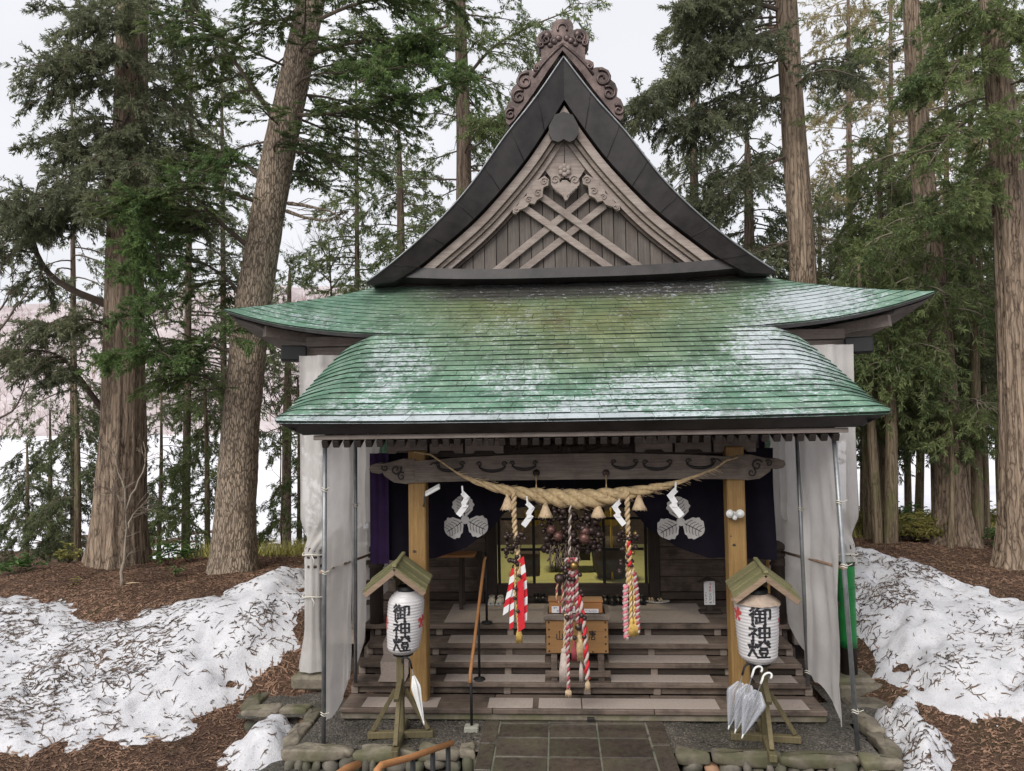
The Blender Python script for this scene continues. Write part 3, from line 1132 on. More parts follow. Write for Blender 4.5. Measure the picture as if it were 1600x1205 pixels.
litter('needle_twigs', 18000, (-11, -3.4, 7.2, 13.2), True, M['leaf_dead'], 'dark cedar twigs strewn over the left snow bank', 'twigs', (0.04, 0.21), 0.0038, clump, 0.8, 0.25)
litter('needle_twigs', 15000, (3.0, 9.0, 7.2, 14.0), True, M['leaf_dead'], 'dark cedar twigs strewn over the right snow bank', 'twigs', (0.04, 0.21), 0.0038, clump, 0.5, 0.25)
litter('needle_litter', 26000, (-10.5, -3.6, 7.2, 16.0), False, M['leaf_litter'], 'reddish fallen needles and leaves on the left forest floor', 'leaf litter', (0.04, 0.16), 0.006, None, 0.4, 0.22)
litter('needle_litter', 22000, (3.2, 11, 7.2, 17.0), False, M['leaf_litter'], 'reddish fallen needles and leaves on the right forest floor', 'leaf litter', (0.04, 0.16), 0.006, None, 0.4, 0.22)

# ---------------------------------------------------------------- gravel, paving, kerbs
sheet_mesh('gravel_apron', np.arange(-4.0, 3.8, 0.1), np.arange(4.5, 9.4, 0.1),
           lambda X, Y: np.maximum(ground_z(X, Y), -0.3) + 0.035 - np.clip((np.abs(X + 0.1) - 3.4) / 0.5, 0, 1) * 0.2, M['gravel'], label='dark gravel apron in front of the shrine kerb')
sheet_mesh('gravel_bed', np.arange(-3.22, 3.23, 0.06), np.arange(8.36, 9.9, 0.06), lambda X, Y: 0.0 + fbm(X * 5, Y * 5, 3) * 0.03, M['gravel'], label='raised bed of dark gravel at the foot of the steps')
sheet_mesh('gravel_bed', np.arange(-4.3, -3.2, 0.06), np.arange(9.25, 11.6, 0.06), lambda X, Y: -0.02 + fbm(X * 5, Y * 5, 3) * 0.03, M['gravel'], label='strip of dark gravel under the left veranda corner')
sheet_mesh('gravel_bed', np.arange(3.2, 4.4, 0.06), np.arange(9.25, 11.6, 0.06), lambda X, Y: -0.02 + fbm(X * 5, Y * 5, 3) * 0.03, M['gravel'], label='strip of dark gravel under the right veranda corner')


def pebbles(n):
    x = RNG.uniform(-3.2, 3.2, n)
    y = RNG.uniform(8.38, 9.3, n)
    n2 = n // 2
    x[:n2] = RNG.uniform(-3.8, 3.4, n2)
    y[:n2] = RNG.uniform(7.3, 8.2, n2)
    k = np.abs(x + 0.07) > 1.12
    x, y = x[k], y[k]
    z = np.where(y > 8.35, 0.005, ground_z(x, y) + 0.04)
    n = len(x)
    r = RNG.uniform(0.006, 0.017, n)
    dirs = np.array([(1, 0, 0), (0, 1, 0), (-1, 0, 0), (0, -1, 0), (0, 0, 0.7), (0, 0, -0.7)])
    V = np.c_[x, y, z][:, None, :] + dirs[None] * r[:, None, None] * RNG.uniform(0.6, 1.3, (n, 6, 1))
    t = np.array([(0, 1, 4), (1, 2, 4), (2, 3, 4), (3, 0, 4), (1, 0, 5), (2, 1, 5), (3, 2, 5), (0, 3, 5)])
    F = (np.arange(n)[:, None, None] * 6 + t[None]).reshape(-1, 3)
    o = np_mesh('gravel', V.reshape(-1, 3), [F], M['gravel'])
    tag(o, 'loose dark pebbles around the foot of the steps', 'gravel', kind='stuff')


pebbles(7000)

# the wet paved path
pb = MB()
pb.box2(-1.14, 1.0, 4.6, 9.3, -0.25, 0.008, 0.01)
path = pb.build('path', M['mortar'], None, 'structure', 'wet stone paved path leading to the shrine steps')
ROOT[path.name] = Matrix.Identity(4)
cols = [(-1.14, -0.965), (-0.945, -0.375), (-0.355, 0.195), (0.215, 0.775), (0.80, 1.0)]
rows_y = [9.29, 9.06, 8.66, 8.17, 7.62, 7.0, 6.3, 5.5, 4.65]
for ci, (xa, xb) in enumerate(cols):
    ry = rows_y if 0 < ci < 4 else [9.29, 8.5, 7.85, 7.1, 6.2, 4.65]
    for k in range(len(ry) - 1):
        j = random.uniform(-0.02, 0.02) if 0 < k < len(ry) - 2 else 0
        b = MB().box2(xa, xb, ry[k + 1] + 0.022, ry[k] + j * 0.3 - 0.004, -0.05, 0.020 + random.uniform(-0.003, 0.004), 0.006)
        b.build('paving_slab', M['slab'], path)


def rough_stone(c, size, mat, parent, name='stone', jit=0.10, seg=8, e_=0.55, mrow=5):
    """rounded block, knocked about"""
    def sp(v):
        return math.copysign(abs(v) ** e_, v)
    b = MB()
    vs, fs = [], []
    off = Vector((random.uniform(-9, 9), random.uniform(-9, 9), random.uniform(-9, 9)))
    for i in range(mrow + 1):
        th = PI * i / mrow
        for k in range(seg):
            a = 2 * PI * k / seg
            p = Vector((size[0] / 2 * sp(math.sin(th)) * sp(math.cos(a)), size[1] / 2 * sp(math.sin(th)) * sp(math.sin(a)), size[2] / 2 * sp(math.cos(th))))
            q = p * 7 + off
            j = jit * min(size)
            n_ = Vector((math.sin(q.x * 1.7 + q.y * 2.3) + math.sin(q.z * 3.1), math.sin(q.y * 2.1 + q.z * 1.3) + math.sin(q.x * 3.7), math.sin(q.x * 1.1 + q.y * 2.9) + math.sin(q.z * 2.3 + q.x))) * j
            vs.append(Vector(c) + p + n_ + Vector((random.uniform(-1, 1), random.uniform(-1, 1), random.uniform(-1, 1))) * j * 0.5)
    for i in range(mrow):
        for k in range(seg):
            fs.append((i * seg + k, (i + 1) * seg + k, (i + 1) * seg + (k + 1) % seg, i * seg + (k + 1) % seg))
    b.add(vs, fs, 0, True)
    return b.build(name, mat, parent)


def kerb(label, runs):
    t = thing('stone_kerb', label, 'kerb', (runs[0][0][0], runs[0][0][1], -0.25))
    for p, q, side, cob in runs:
        p, q = np.array(p), np.array(q)
        L = np.linalg.norm(q - p)
        d = (q - p) / L
        nrm = np.array([d[1], -d[0]]) * side
        s = 0.0
        while s < L - 0.08:
            ln = min(random.uniform(0.35, 0.95), L - s)
            c = p + d * (s + ln / 2)
            sx = abs(d[0]) * ln + abs(d[1]) * 0.19 - 0.004
            sy = abs(d[1]) * ln + abs(d[0]) * 0.19 - 0.004
            rough_stone((c[0], c[1], -0.035 + random.uniform(-0.012, 0.01)), (sx * 1.02, sy, 0.12 + random.uniform(0, 0.02)), M['kerb'], t, 'kerb_stone', 0.10, 18, 0.34, 7)
            s += ln
        if cob:
            s = 0.05
            while s < L - 0.04:
                w = random.choice((0.09, 0.12, 0.15, 0.19, 0.23))
                c = p + d * (s + w / 2) + nrm * random.uniform(0.05, 0.085)
                mm = M['cobble_warm'] if random.random() < 0.08 else M['cobble']
                rough_stone((c[0], c[1], -0.155 + random.uniform(-0.02, 0.02)), (w if abs(d[0]) > 0.5 else 0.16, 0.16 if abs(d[0]) > 0.5 else w, random.uniform(0.12, 0.21)), mm, t, 'cobble', 0.10, 10, 0.75)
                s += w * 0.98
    return t


kerb('low mossy stone kerb with rounded cobbles left of the paved path', [((-3.36, 8.33), (-1.17, 8.42), 1, True), ((-3.33, 8.5), (-3.33, 9.5), -1, False)])
kerb('low mossy stone kerb with rounded cobbles right of the paved path', [((1.04, 8.40), (3.38, 8.27), 1, True), ((3.38, 8.45), (3.42, 9.5), 1, False)])
kerb('mossy kerb below the white sheet at the left veranda corner', [((-4.28, 9.42), (-3.45, 9.5), 1, True), ((-4.33, 9.6), (-4.2, 11.2), -1, False)])

# sloping mossy concrete edges right of the shrine
t = thing('concrete_edging', 'mossy concrete edge and steps sloping beside the green wrapped post', 'edging', (3.9, 10.0, -0.2))
b = MB()
p1, p2 = np.array([3.62, 11.2, 0.1]), np.array([4.62, 9.35, -0.06])
b.bar(p1, p2, 0.3, 0.22, 0.03)
b.build('edge', M['concrete'], t)
b = MB().cbox((3.72, 10.25, 0.02), (0.62, 0.34, 0.22), 0.04)
b.build('step_block', M['kerb'], t)
b = MB().cbox((3.78, 9.86, -0.08), (0.74, 0.32, 0.2), 0.04)
b.build('step_block', M['kerb'], t)


# ================================================================ the shrine
shrine = thing('shrine', 'wooden shrine hall with green copper roof, gable and step canopy', 'shrine', (0, 9.4, 0))
HIP = [(8.1, 3.33), (8.3, 3.18), (8.5, 2.98), (8.7, 2.82), (9.0, 2.74), (9.5, 2.70), (10.02, 2.69)]
EDG = [(8.1, 3.37), (8.5, 3.36), (9.0, 3.31), (9.3, 3.275), (9.55, 3.215), (9.8, 3.10), (9.93, 2.96), (10.02, 2.76)]
DRP = [(8.1, 0.0), (8.3, 0.05), (8.5, 0.11), (9.0, 0.15), (9.3, 0.175), (9.6, 0.165), (9.8, 0.135), (10.02, 0.02)]


def FZ(Y):
    t = Y - 8.1
    return 3.66 + 0.60 * t + 0.012 * t * t


def KS(u, v):
    """step canopy roof: flat slope that rolls over to a dropped verge at each side"""
    Y = 8.1 + 1.92 * v
    h, e, d = lerp_tab(Y, HIP), lerp_tab(Y, EDG), lerp_tab(Y, DRP)
    a, s = abs(u), 1 if u > 0 else -1
    z = FZ(Y) + 0.05 * (1 - v) ** 3 * a ** 3
    if a < 0.8:
        return Vector((s * h * a / 0.8, Y, z))
    k = (a - 0.8) / 0.2
    return Vector((s * (h + (e - h) * k), Y + 0.05 * k * (1 - v), z - d * (0.35 * k + 0.65 * k * k)))


def SW(v):
    return 4.80 - 1.77 * v ** 0.92


def SK(u, v):
    """skirt roof under the gable with upswept corners"""
    Y = 10.0 + 1.42 * v
    return Vector((u * SW(v), Y - 0.03 * (1 - v) * abs(u) ** 4, FZ(Y) + 0.42 * (1 - v) ** 1.3 * abs(u) ** 4))


def normal_of(S, u, v):
    e = 0.01
    du = S(min(u + e, 1), v) - S(max(u - e, -1), v)
    dv = S(u, min(v + e, 1)) - S(u, max(v - e, 0))
    return du.cross(dv).normalized()


def SIDE(sg, v, Y):
    """side face of the main roof below the gable corners"""
    p = SK(sg, v)
    return Vector((p.x, Y, FZ(10 + 1.42 * v) + 0.42 * (1 - v) ** 1.3 * math.exp(-((Y - p.y) / 1.6) ** 1.0)))


BARGE = [(0.0, 9.10), (0.45, 8.47), (0.91, 7.91), (1.45, 7.17), (2.01, 6.58), (2.57, 6.10), (3.02, 5.77)]
INNER = [(0.0, 8.51), (0.33, 8.00), (0.70, 7.49), (1.32, 6.80), (1.96, 6.25), (2.30, 5.985), (2.64, 5.79)]


def smooth_prof(tab, n=28):
    x = np.array([a for a, _ in tab])
    z = np.array([b for _, b in tab])
    s = np.r_[0, np.cumsum(np.hypot(np.diff(x), np.diff(z)))]
    ss = np.linspace(0, s[-1], n)
    # catmull-rom
    out = []
    for q in ss:
        i = min(max(np.searchsorted(s, q) - 1, 0), len(s) - 2)
        t = (q - s[i]) / (s[i + 1] - s[i])
        def P(k):
            k = min(max(k, 0), len(s) - 1)
            return np.array([x[k], z[k]])
        p0, p1, p2, p3 = P(i - 1), P(i), P(i + 1), P(i + 2)
        out.append(0.5 * ((2 * p1) + (-p0 + p2) * t + (2 * p0 - 5 * p1 + 4 * p2 - p3) * t * t + (-p0 + 3 * p1 - 3 * p2 + p3) * t ** 3))
    return [(float(a), float(b)) for a, b in out]


BP, IP = smooth_prof(BARGE), smooth_prof(INNER)


def offset_prof(prof, d):
    o = []
    for i, (x, z) in enumerate(prof):
        a, b = prof[max(i - 1, 0)], prof[min(i + 1, len(prof) - 1)]
        tx, tz = b[0] - a[0], b[1] - a[1]
        L = math.hypot(tx, tz)
        o.append((x + tz / L * d, z - tx / L * d))   # towards the inside of the gable
    # keep to the symmetric half
    r = []
    for i, (x, z) in enumerate(o):
        if x < 0:
            continue
        r.append((x, z))
    if r[0][0] > 1e-3:
        (x0, z0), (x1, z1) = r[0], r[1]
        r.insert(0, (0.0, z0 - (z1 - z0) / (x1 - x0) * x0))
    return r


Y_BACK = 19.0
rb = MB()
# sheathing just below the tiles
NU = 40
rb.grid([[KS(-1 + 2 * i / NU, j / 16) - Vector((0, 0, 0.012)) for i in range(NU + 1)] for j in range(17)])
rb.grid([[SK(-1 + 2 * i / NU, j / 12) - Vector((0, 0, 0.012)) for i in range(NU + 1)] for j in range(13)])
for sg in (-1, 1):
    rows = []
    for j in range(13):
        v = j / 12
        p = SK(sg, v)
        rows.append([SIDE(sg, v, p.y + (Y_BACK - p.y) * k / 24) for k in range(25)])
    rb.grid(rows, flip=sg > 0)
    # upper roof slopes, with a shallow step per course
    rows = []
    for x, z in BP:
        rows.append([Vector((sg * x, 10.9 + (Y_BACK - 10.9) * k / 16, z)) for k in range(17)])
    rb.grid(rows, flip=sg < 0)
roof = rb.build('roof', M['roof'], shrine)

# copper sheets: a course of overlapping pieces, each piece its own plate
N_SINGLE = 296


def tile_geo(b, S, u0, u1, v0, v1, lift):
    n = max(1, int(math.ceil((u1 - u0) / 0.06))) if (abs(u0) > 0.7 or abs(u1) > 0.7) else 2
    lo, up, lip = [], [], []
    for i in range(n + 1):
        u = u0 + (u1 - u0) * i / n
        nn = normal_of(S, u, v0)
        p, q = S(u, v0), S(u, min(v1 + 0.012, 1.0))
        lo.append(p + nn * lift)
        lip.append(p + nn * 0.001)
        up.append(q + nn * 0.005)
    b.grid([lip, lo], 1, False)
    b.grid([lo, up], 0, False)
    b.add([lip[0], lo[0], up[0]], [(0, 2, 1)])
    b.add([lip[-1], lo[-1], up[-1]], [(0, 1, 2)])


plates = []
NK = 17
for r in range(NK):
    v0, v1 = r / NK, (r + 1) / NK
    Y = 8.1 + 1.92 * v0
    n = max(8, int(round(2 * lerp_tab(Y, EDG) / (0.385 if r else 0.46))))
    cuts = [-1 + 2 * (k + (0.5 if r % 2 else 0.0) + random.uniform(-0.12, 0.12)) / n for k in range(n + 1)]
    cuts = [-1.0] + [c for c in cuts if -0.985 < c < 0.985] + [1.0]
    for a, c in zip(cuts[:-1], cuts[1:]):
        plates.append((KS, a + 0.0008, c - 0.0008, v0, v1, random.uniform(0.017, 0.027)))
NS = 14
for r in range(NS):
    v0, v1 = r / NS, (r + 1) / NS
    n = int(round(2 * SW(v0) / 0.37))
    cuts = [-1 + 2 * (k + (0.5 if r % 2 else 0.0) + random.uniform(-0.12, 0.12)) / n for k in range(n + 1)]
    cuts = [-1.0] + [c for c in cuts if -0.985 < c < 0.985] + [1.0]
    for a, c in zip(cuts[:-1], cuts[1:]):
        plates.append((SK, a + 0.0008, c - 0.0008, v0, v1, random.uniform(0.011, 0.017)))
rest = MB()
for i, pl in enumerate(plates):
    if i < N_SINGLE:
        b = MB()
        tile_geo(b, *pl)
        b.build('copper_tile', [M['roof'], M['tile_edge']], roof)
    else:
        tile_geo(rest, *pl)
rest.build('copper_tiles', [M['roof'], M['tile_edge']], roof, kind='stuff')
# side slopes: courses of the skirt and the strip beside the gable, joined
side = MB()
for sg in (-1, 1):
    for r in range(14):
        v0, v1 = r / 14, (r + 1) / 14
        Y0 = SK(sg, v0).y
        a = [SIDE(sg, v0, Y0 + (Y_BACK - Y0) * k / 12) + Vector((sg * 0.0, 0, 0.02)) for k in range(13)]
        c = [SIDE(sg, v1, SK(sg, v1).y + (Y_BACK - SK(sg, v1).y) * k / 12) + Vector((0, 0, 0.004)) for k in range(13)]
        side.grid([a, c], flip=sg > 0, smooth=False)
    prof = smooth_prof(BARGE, 34)
    for i in range(len(prof) - 1):
        (x0, z0), (x1, z1) = prof[i], prof[i + 1]
        tx, tz = x1 - x0, z1 - z0
        L = math.hypot(tx, tz)
        nx, nz = -tz / L, tx / L
        up, lo = (x0 + nx * 0.004, z0 + nz * 0.004), (x1 + nx * 0.022, z1 + nz * 0.022)
        for k in range(18):
            ya, yb = 10.89 + (Y_BACK - 10.89) * k / 18, 10.89 + (Y_BACK - 10.89) * (k + 1) / 18 - 0.006
            q = [(sg * up[0], ya, up[1]), (sg * up[0], yb, up[1]), (sg * lo[0], yb, lo[1]), (sg * lo[0], ya, lo[1]), (sg * (lo[0] - nx * .02), ya, lo[1] - nz * .02), (sg * (lo[0] - nx * .02), yb, lo[1] - nz * .02)]
            f = [(0, 3, 2, 1), (3, 4, 5, 2)]
            side.add(q, [x if sg > 0 else x[::-1] for x in f])
side.build('side_copper_tiles', M['roof'], roof, kind='stuff')

# ---- eaves of the step canopy
b = MB()
top = [(KS(-1 + 2 * i / 40, 0)) for i in range(41)]
lo = []
for i, p in enumerate(top):
    u = -1 + 2 * i / 40
    lo.append(Vector((p.x * 0.93, 8.25, p.z - 0.125 - 0.03 * abs(u) ** 3)))
b.grid([[p - Vector((0, 0, 0.004)) for p in top], lo], 0, False, flip=True)
# side verges of the canopy: the dark edge below the dropped sheets
for sg in (-1, 1):
    a = [KS(sg, j / 16) for j in range(17)]
    c = [Vector((p.x - sg * (0.10 + 0.13 * (1 - j / 16)), p.y + 0.02, p.z - 0.13)) for j, p in enumerate(a)]
    b.grid([[p - Vector((0, 0, 0.004)) for p in a], c], 0, False, flip=sg < 0)
b.build('canopy_fascia', M['charcoal'], shrine)
b = MB()
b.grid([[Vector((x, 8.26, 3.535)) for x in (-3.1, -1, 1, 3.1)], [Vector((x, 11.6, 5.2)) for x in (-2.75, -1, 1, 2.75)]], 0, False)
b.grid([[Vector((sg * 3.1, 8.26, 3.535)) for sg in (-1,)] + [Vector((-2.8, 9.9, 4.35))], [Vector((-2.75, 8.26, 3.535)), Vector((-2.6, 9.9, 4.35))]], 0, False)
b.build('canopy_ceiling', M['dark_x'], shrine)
MB().box2(-2.98, 2.98, 8.30, 8.36, 3.475, 3.53, 0.006).build('eave_batten', M['pale_x'], shrine)
# rafters, sharing one mesh
rl = math.hypot(3.0, 1.48)
rm = MB()
rm.cbox((0, rl / 2, 0), (0.075, rl, 0.088), 0.008)
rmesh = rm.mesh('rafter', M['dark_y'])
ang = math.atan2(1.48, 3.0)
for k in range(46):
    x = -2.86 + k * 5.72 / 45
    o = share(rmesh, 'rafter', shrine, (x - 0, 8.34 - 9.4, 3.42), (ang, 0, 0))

# ---- eaves of the main roof
for sg in (-1, 1):
    b = MB()
    us = [sg * (0.54 + 0.46 * i / 20) for i in range(21)]
    a = [SK(u, 0) for u in us]
    c = [Vector((p.x * 0.988, p.y + 0.05, p.z - 0.06)) for p in a]
    b.grid([[p - Vector((0, 0, .003)) for p in a], c], 0, False, flip=sg > 0)
    ys_ = [SK(sg, 0).y + (Y_BACK - 10) * k / 24 for k in range(25)]
    a = [SIDE(sg, 0, y) for y in ys_]
    c = [Vector((p.x - sg * 0.05, p.y + (0.05 if k == 0 else 0), p.z - 0.06)) for k, p in enumerate(a)]
    b.grid([[p - Vector((0, 0, .003)) for p in a], c], 0, False, flip=sg < 0)
    b.build('eave_fascia', M['grey_fascia'], shrine)
for sg in (-1, 1):
    b = MB()
    # front soffit strip and side soffit strip, boarded
    for q in range(3):
        rows = []
        for i in range(15):
            u = sg * (0.50 + 0.50 * i / 14)
            r = []
            for k in range(2):
                w = (q + k * 0.97) / 3
                p = SK(u, 0)
                x_in = sg * min(abs(p.x), 3.35)
                pin = Vector((p.x * (1 - w) + w * (x_in), 10.08 + 1.15 * w, p.z - 0.065 - 0.012 * q + (FZ(10) + 0.10 - p.z + 0.10) * w))
                r.append(pin)
            rows.append(r)
        b.grid(rows, 0, False, flip=sg < 0)
    for q in range(4):
        rows = []
        for i in range(20):
            y = 10.02 + (Y_BACK - 10.02) * (i / 19) ** 1.6
            r = []
            for k in range(2):
                w = (q + k * 0.975) / 4
                p = SIDE(sg, 0, y)
                yin = max(y, 10.02 + 1.15 * w) if i else 10.02 + 1.2 * w
                r.append(Vector((p.x - sg * 0.06 - sg * 1.35 * w, yin, p.z - 0.065 - 0.012 * q + (FZ(10) - 0.12 - p.z + 0.16) * w)))
            rows.append(r)
        b.grid(rows, 0, False, flip=sg > 0)
    b.build('soffit', M['soffit'], shrine)
    cpos = at(461 if sg < 0 else 1336, 553 if sg < 0 else 540, 10.45)
    MB().cbox((sg * 3.98, 10.45, cpos[2]), (0.36, 0.30, 0.22), 0.02, Matrix.Rotation(-sg * 0.35, 3, 'Z')).build('eave_beam_cap', M['black_metal'], shrine)
    b = MB()
    b.box2(sg * 3.90, sg * 2.5, 10.62, 10.78, cpos[2] - 0.10, cpos[2] + 0.10)
    b.box2(sg * 3.86, sg * 2.5, 10.60, 10.80, cpos[2] + 0.115, cpos[2] + 0.26)
    b.bar((sg * 4.35, 10.3, cpos[2] + 0.32), (sg * 3.2, 11.2, cpos[2] + 0.16), 0.14, 0.16)
    b.build('eave_beam', M['pale_x'], shrine)

# ---- the gable
gable = MB()
full = [(-x, z) for x, z in IP[::-1]] + IP[1:]
gable.prism([(x, z) for x, z in full if z > 5.7] + [(2.3, 5.68), (-2.3, 5.68)], 11.44, 11.50)
gable = gable.build('gable', M['dark_z'], shrine)
# dark barge: thick edge of the roof, sloping back to the inner line
b = MB()
for sg in (-1, 1):
    n = len(BP)
    a = [Vector((sg * x, 10.90, z)) for x, z in BP]
    lip = [Vector((sg * x, 10.915, z - 0.035)) for x, z in BP]
    c = [Vector((sg * x, 11.03, z)) for x, z in IP]
    d = [Vector((sg * x, 11.50, z + 0.0)) for x, z in IP]
    b.grid([a, lip], 0, False, flip=sg < 0)
    b.grid([lip, c], 0, False, flip=sg < 0)
    b.grid([c, d], 0, True, flip=sg < 0)
    b.add([a[-1], lip[-1], c[-1], d[-1], Vector((sg * BP[-1][0], 11.5, BP[-1][1]))], [(0, 1, 2, 3, 4)])
b.build('barge_edge', M['charcoal'], gable)  # dark band also covers what is shade under the roof edge
for sg in (-1, 1):
    for q in (4, 8, 12, 16, 20, 24):
        (xa, za), (xb, zb) = BP[q], IP[q]
        MB().tube([(sg * xa, 10.905, za - 0.03), (sg * (xa + xb) / 2, 10.958, (za + zb) / 2 - 0.012), (sg * xb, 11.025, zb)], 0.004, 5).build('sheet_joint', M['charcoal'], gable)
# edge strip of bright copper along the barge
b = MB()
for sg in (-1, 1):
    b.tube([(sg * x, 10.895, z + 0.008) for x, z in BP], 0.012, 6)
b.build('edge_strip', M['galv'], gable)


def board_between(d0, d1, y0, y1, zmin, name, mat):
    for sg in (-1, 1):
        o, i_ = offset_prof(IP, d0), offset_prof(IP, d1)
        o = [p for p in o if p[1] > zmin]
        i_ = [p for p in i_ if p[1] > zmin]
        m_ = 26
        def rs(pr):
            s = np.r_[0, np.cumsum([math.hypot(pr[k + 1][0] - pr[k][0], pr[k + 1][1] - pr[k][1]) for k in range(len(pr) - 1)])]
            q = np.linspace(0, s[-1], m_)
            return np.interp(q, s, [p[0] for p in pr]), np.interp(q, s, [p[1] for p in pr])
        ox, oz = rs(o)
        ix, iz = rs(i_)
        b = MB()
        A = [Vector((sg * ox[k], y0, oz[k])) for k in range(m_)]
        B = [Vector((sg * ix[k], y0, iz[k])) for k in range(m_)]
        A2 = [v + Vector((0, y1 - y0, 0)) for v in A]
        B2 = [v + Vector((0, y1 - y0, 0)) for v in B]
        b.grid([A, B], 0, False, flip=sg < 0)
        b.grid([B, B2], 0, False, flip=sg < 0)
        b.grid([A2, A], 0, False, flip=sg < 0)
        b.add([A[-1], B[-1], B2[-1], A2[-1]], [(0, 1, 2, 3)])
        b.build(name, mat, gable)


board_between(0.035, 0.155, 11.10, 11.42, 5.86, 'barge_board', M['pale_x'])
board_between(0.165, 0.215, 11.16, 11.42, 5.86, 'barge_moulding', M['grey_x'])
board_between(0.225, 0.30, 11.22, 11.42, 5.86, 'barge_moulding', M['pale_x'])
board_between(0.308, 0.345, 11.27, 11.42, 5.86, 'barge_moulding', M['dark_x'])
# vertical planks of the gable wall
op = offset_prof(IP, 0.27)
opx, opz = [p[0] for p in op], [p[1] for p in op]
pw = 0.182
for k in range(-10, 10):
    x0, x1 = k * pw + 0.006, (k + 1) * pw - 0.006
    def zt(x):
        return float(np.interp(abs(x), opx, opz))
    if min(zt(x0), zt(x1)) < 5.9:
        continue
    yj = random.uniform(0, 0.012)
    MB().prism([(x0, 5.78), (x1, 5.78), (x1, zt(x1)), ((x0 + x1) / 2, zt((x0 + x1) / 2)), (x0, zt(x0))], 11.34 + yj, 11.43).build('plank', M['grey_z'], gable)
# dark sill with a shallow upward sweep at the ends
b = MB()
rows = [[], [], [], []]
for i in range(25):
    x = -2.62 + 5.24 * i / 24
    r = 0.10 * abs(x / 2.62) ** 3
    rows[0].append(Vector((x, 11.36, 5.99 + r)))
    rows[1].append(Vector((x, 11.10, 5.955 + r)))
    rows[2].append(Vector((x, 11.07, 5.80 + r * 0.8)))
    rows[3].append(Vector((x, 11.30, 5.76 + r * 0.6)))
b.grid(rows[::-1], 0, False)
b.build('gable_sill', M['charcoal'], gable)


def zp(zx, zy):
    """enlargement of the gable top -> photo pixel"""
    return 740 + zx * 0.26549, 20 + zy * 0.26556


def gx(px, py, Y):
    p = at(px, py, Y)
    return p[0] + 0.06, p[2]


# crossed battens
for j, (a, c) in enumerate((((767, 425), (913, 306)), ((808, 425), (939, 322)), ((994, 418), (837, 306)), ((948, 420), (812, 324)))):
    yy = 11.30 if j < 2 else 11.265
    (x0, z0), (x1, z1) = gx(*a, yy), gx(*c, yy)
    MB().bar((x0, yy, z0), (x1, yy, z1), 0.05, 0.105, 0.006).build('batten', M['pale_x'], gable)


def spiral(b, c, r, y, turns=1.4, a0=0.0, sg=1, rad=0.014, mi=0):
    pts, rr = [], []
    n = int(16 * turns)
    for i in range(n + 1):
        t = i / n
        a = a0 + sg * t * turns * 2 * PI
        q = r * (1 - 0.82 * t)
        pts.append((c[0] + q * math.cos(a), y - 0.006 * t, c[1] + q * math.sin(a)))
        rr.append(rad * (1 - 0.4 * t))
    b.tube(pts, rr, 6, mi)


def gpoly(zpts, Y, mirror=False):
    return [(-x if mirror else x, z) for x, z in (gx(*zp(*p), Y) for p in zpts)]


# pale boards at the top of the gable and the carved pendant
b = MB()
for a, c in ((0, 1), (1, 2)):
    pts = [[(512, 765), (440, 860), (393, 925), (432, 975), (508, 975)], [(514, 765), (585, 860), (632, 925), (600, 975), (514, 975)]][a]
    b.prism(gpoly(pts, 11.28), 11.26, 11.34)
b.build('apex_board', M['pale_x'], gable)
b = MB()
b.prism(gpoly([(430, 975), (445, 962), (462, 962), (480, 980), (484, 1005), (500, 990), (525, 990), (548, 1008), (550, 980), (565, 962), (585, 962), (597, 978), (600, 1012), (570, 1050), (542, 1075), (528, 1104), (515, 1108), (502, 1080), (462, 1055), (434, 1015)], 11.2), 11.17, 11.26)
spiral(b, gx(*zp(458, 985), 11.17), 0.075, 11.165, 1.3, 0, 1)
spiral(b, gx(*zp(572, 985), 11.17), 0.075, 11.165, 1.3, PI, -1)
for k in range(5):
    for sg in (-1, 1):
        q = [gx(*zp(515 + sg * (12 + 14 * k) + sg * 4 * t, 1085 - 12 * k - 34 * t + 18 * t * t), 11.165) for t in (0, 0.5, 1, 1.4)]
        b.tube([(x, 11.166, z) for x, z in q], 0.008, 5)
c0 = gx(*zp(512, 922), 11.2)
b.ball((c0[0], 11.225, c0[1]), 0.035, 10, 0, (1, 0.8, 1))
for k in range(6):
    a = k * PI / 3 + PI / 6
    b.ball((c0[0] + 0.065 * math.cos(a), 11.235, c0[1] + 0.065 * math.sin(a)), 0.042, 10, 0, (1, 0.6, 1))
b.build('pendant_carving', M['pale_x'], gable)
wing = [(395, 962), (420, 985), (416, 1018), (388, 1030), (384, 1058), (384, 1085), (350, 1105), (335, 1128), (305, 1122), (290, 1145), (262, 1158), (238, 1165), (226, 1186), (208, 1182), (208, 1152), (236, 1138), (258, 1100), (288, 1080), (296, 1050), (322, 1030), (330, 1000), (360, 985)]
for mir in (False, True):
    b = MB()
    pl = gpoly(wing, 11.2, mir)
    b.prism(pl, 11.18, 11.27)
    for zx, zy, r, a0 in ((392, 995, 0.06, 0.5), (355, 1062, 0.06, 0.8), (300, 1100, 0.05, 0.6), (232, 1162, 0.045, 2.4)):
        x, z = gx(*zp(zx, zy), 11.18)
        spiral(b, (-x if mir else x, z), r, 11.175, 1.3, a0 if not mir else PI - a0, 1 if not mir else -1, 0.011)
    b.build('scroll_carving', M['pale_x'], gable)
b = MB()
b.prism(gpoly([(455, 605), (507, 588), (558, 605), (578, 640), (594, 672), (594, 715), (570, 752), (540, 766), (507, 748), (475, 766), (442, 755), (420, 715), (420, 672), (436, 640)], 11.02), 10.99, 11.08)
b.build('heart_plate', M['charcoal'], gable)
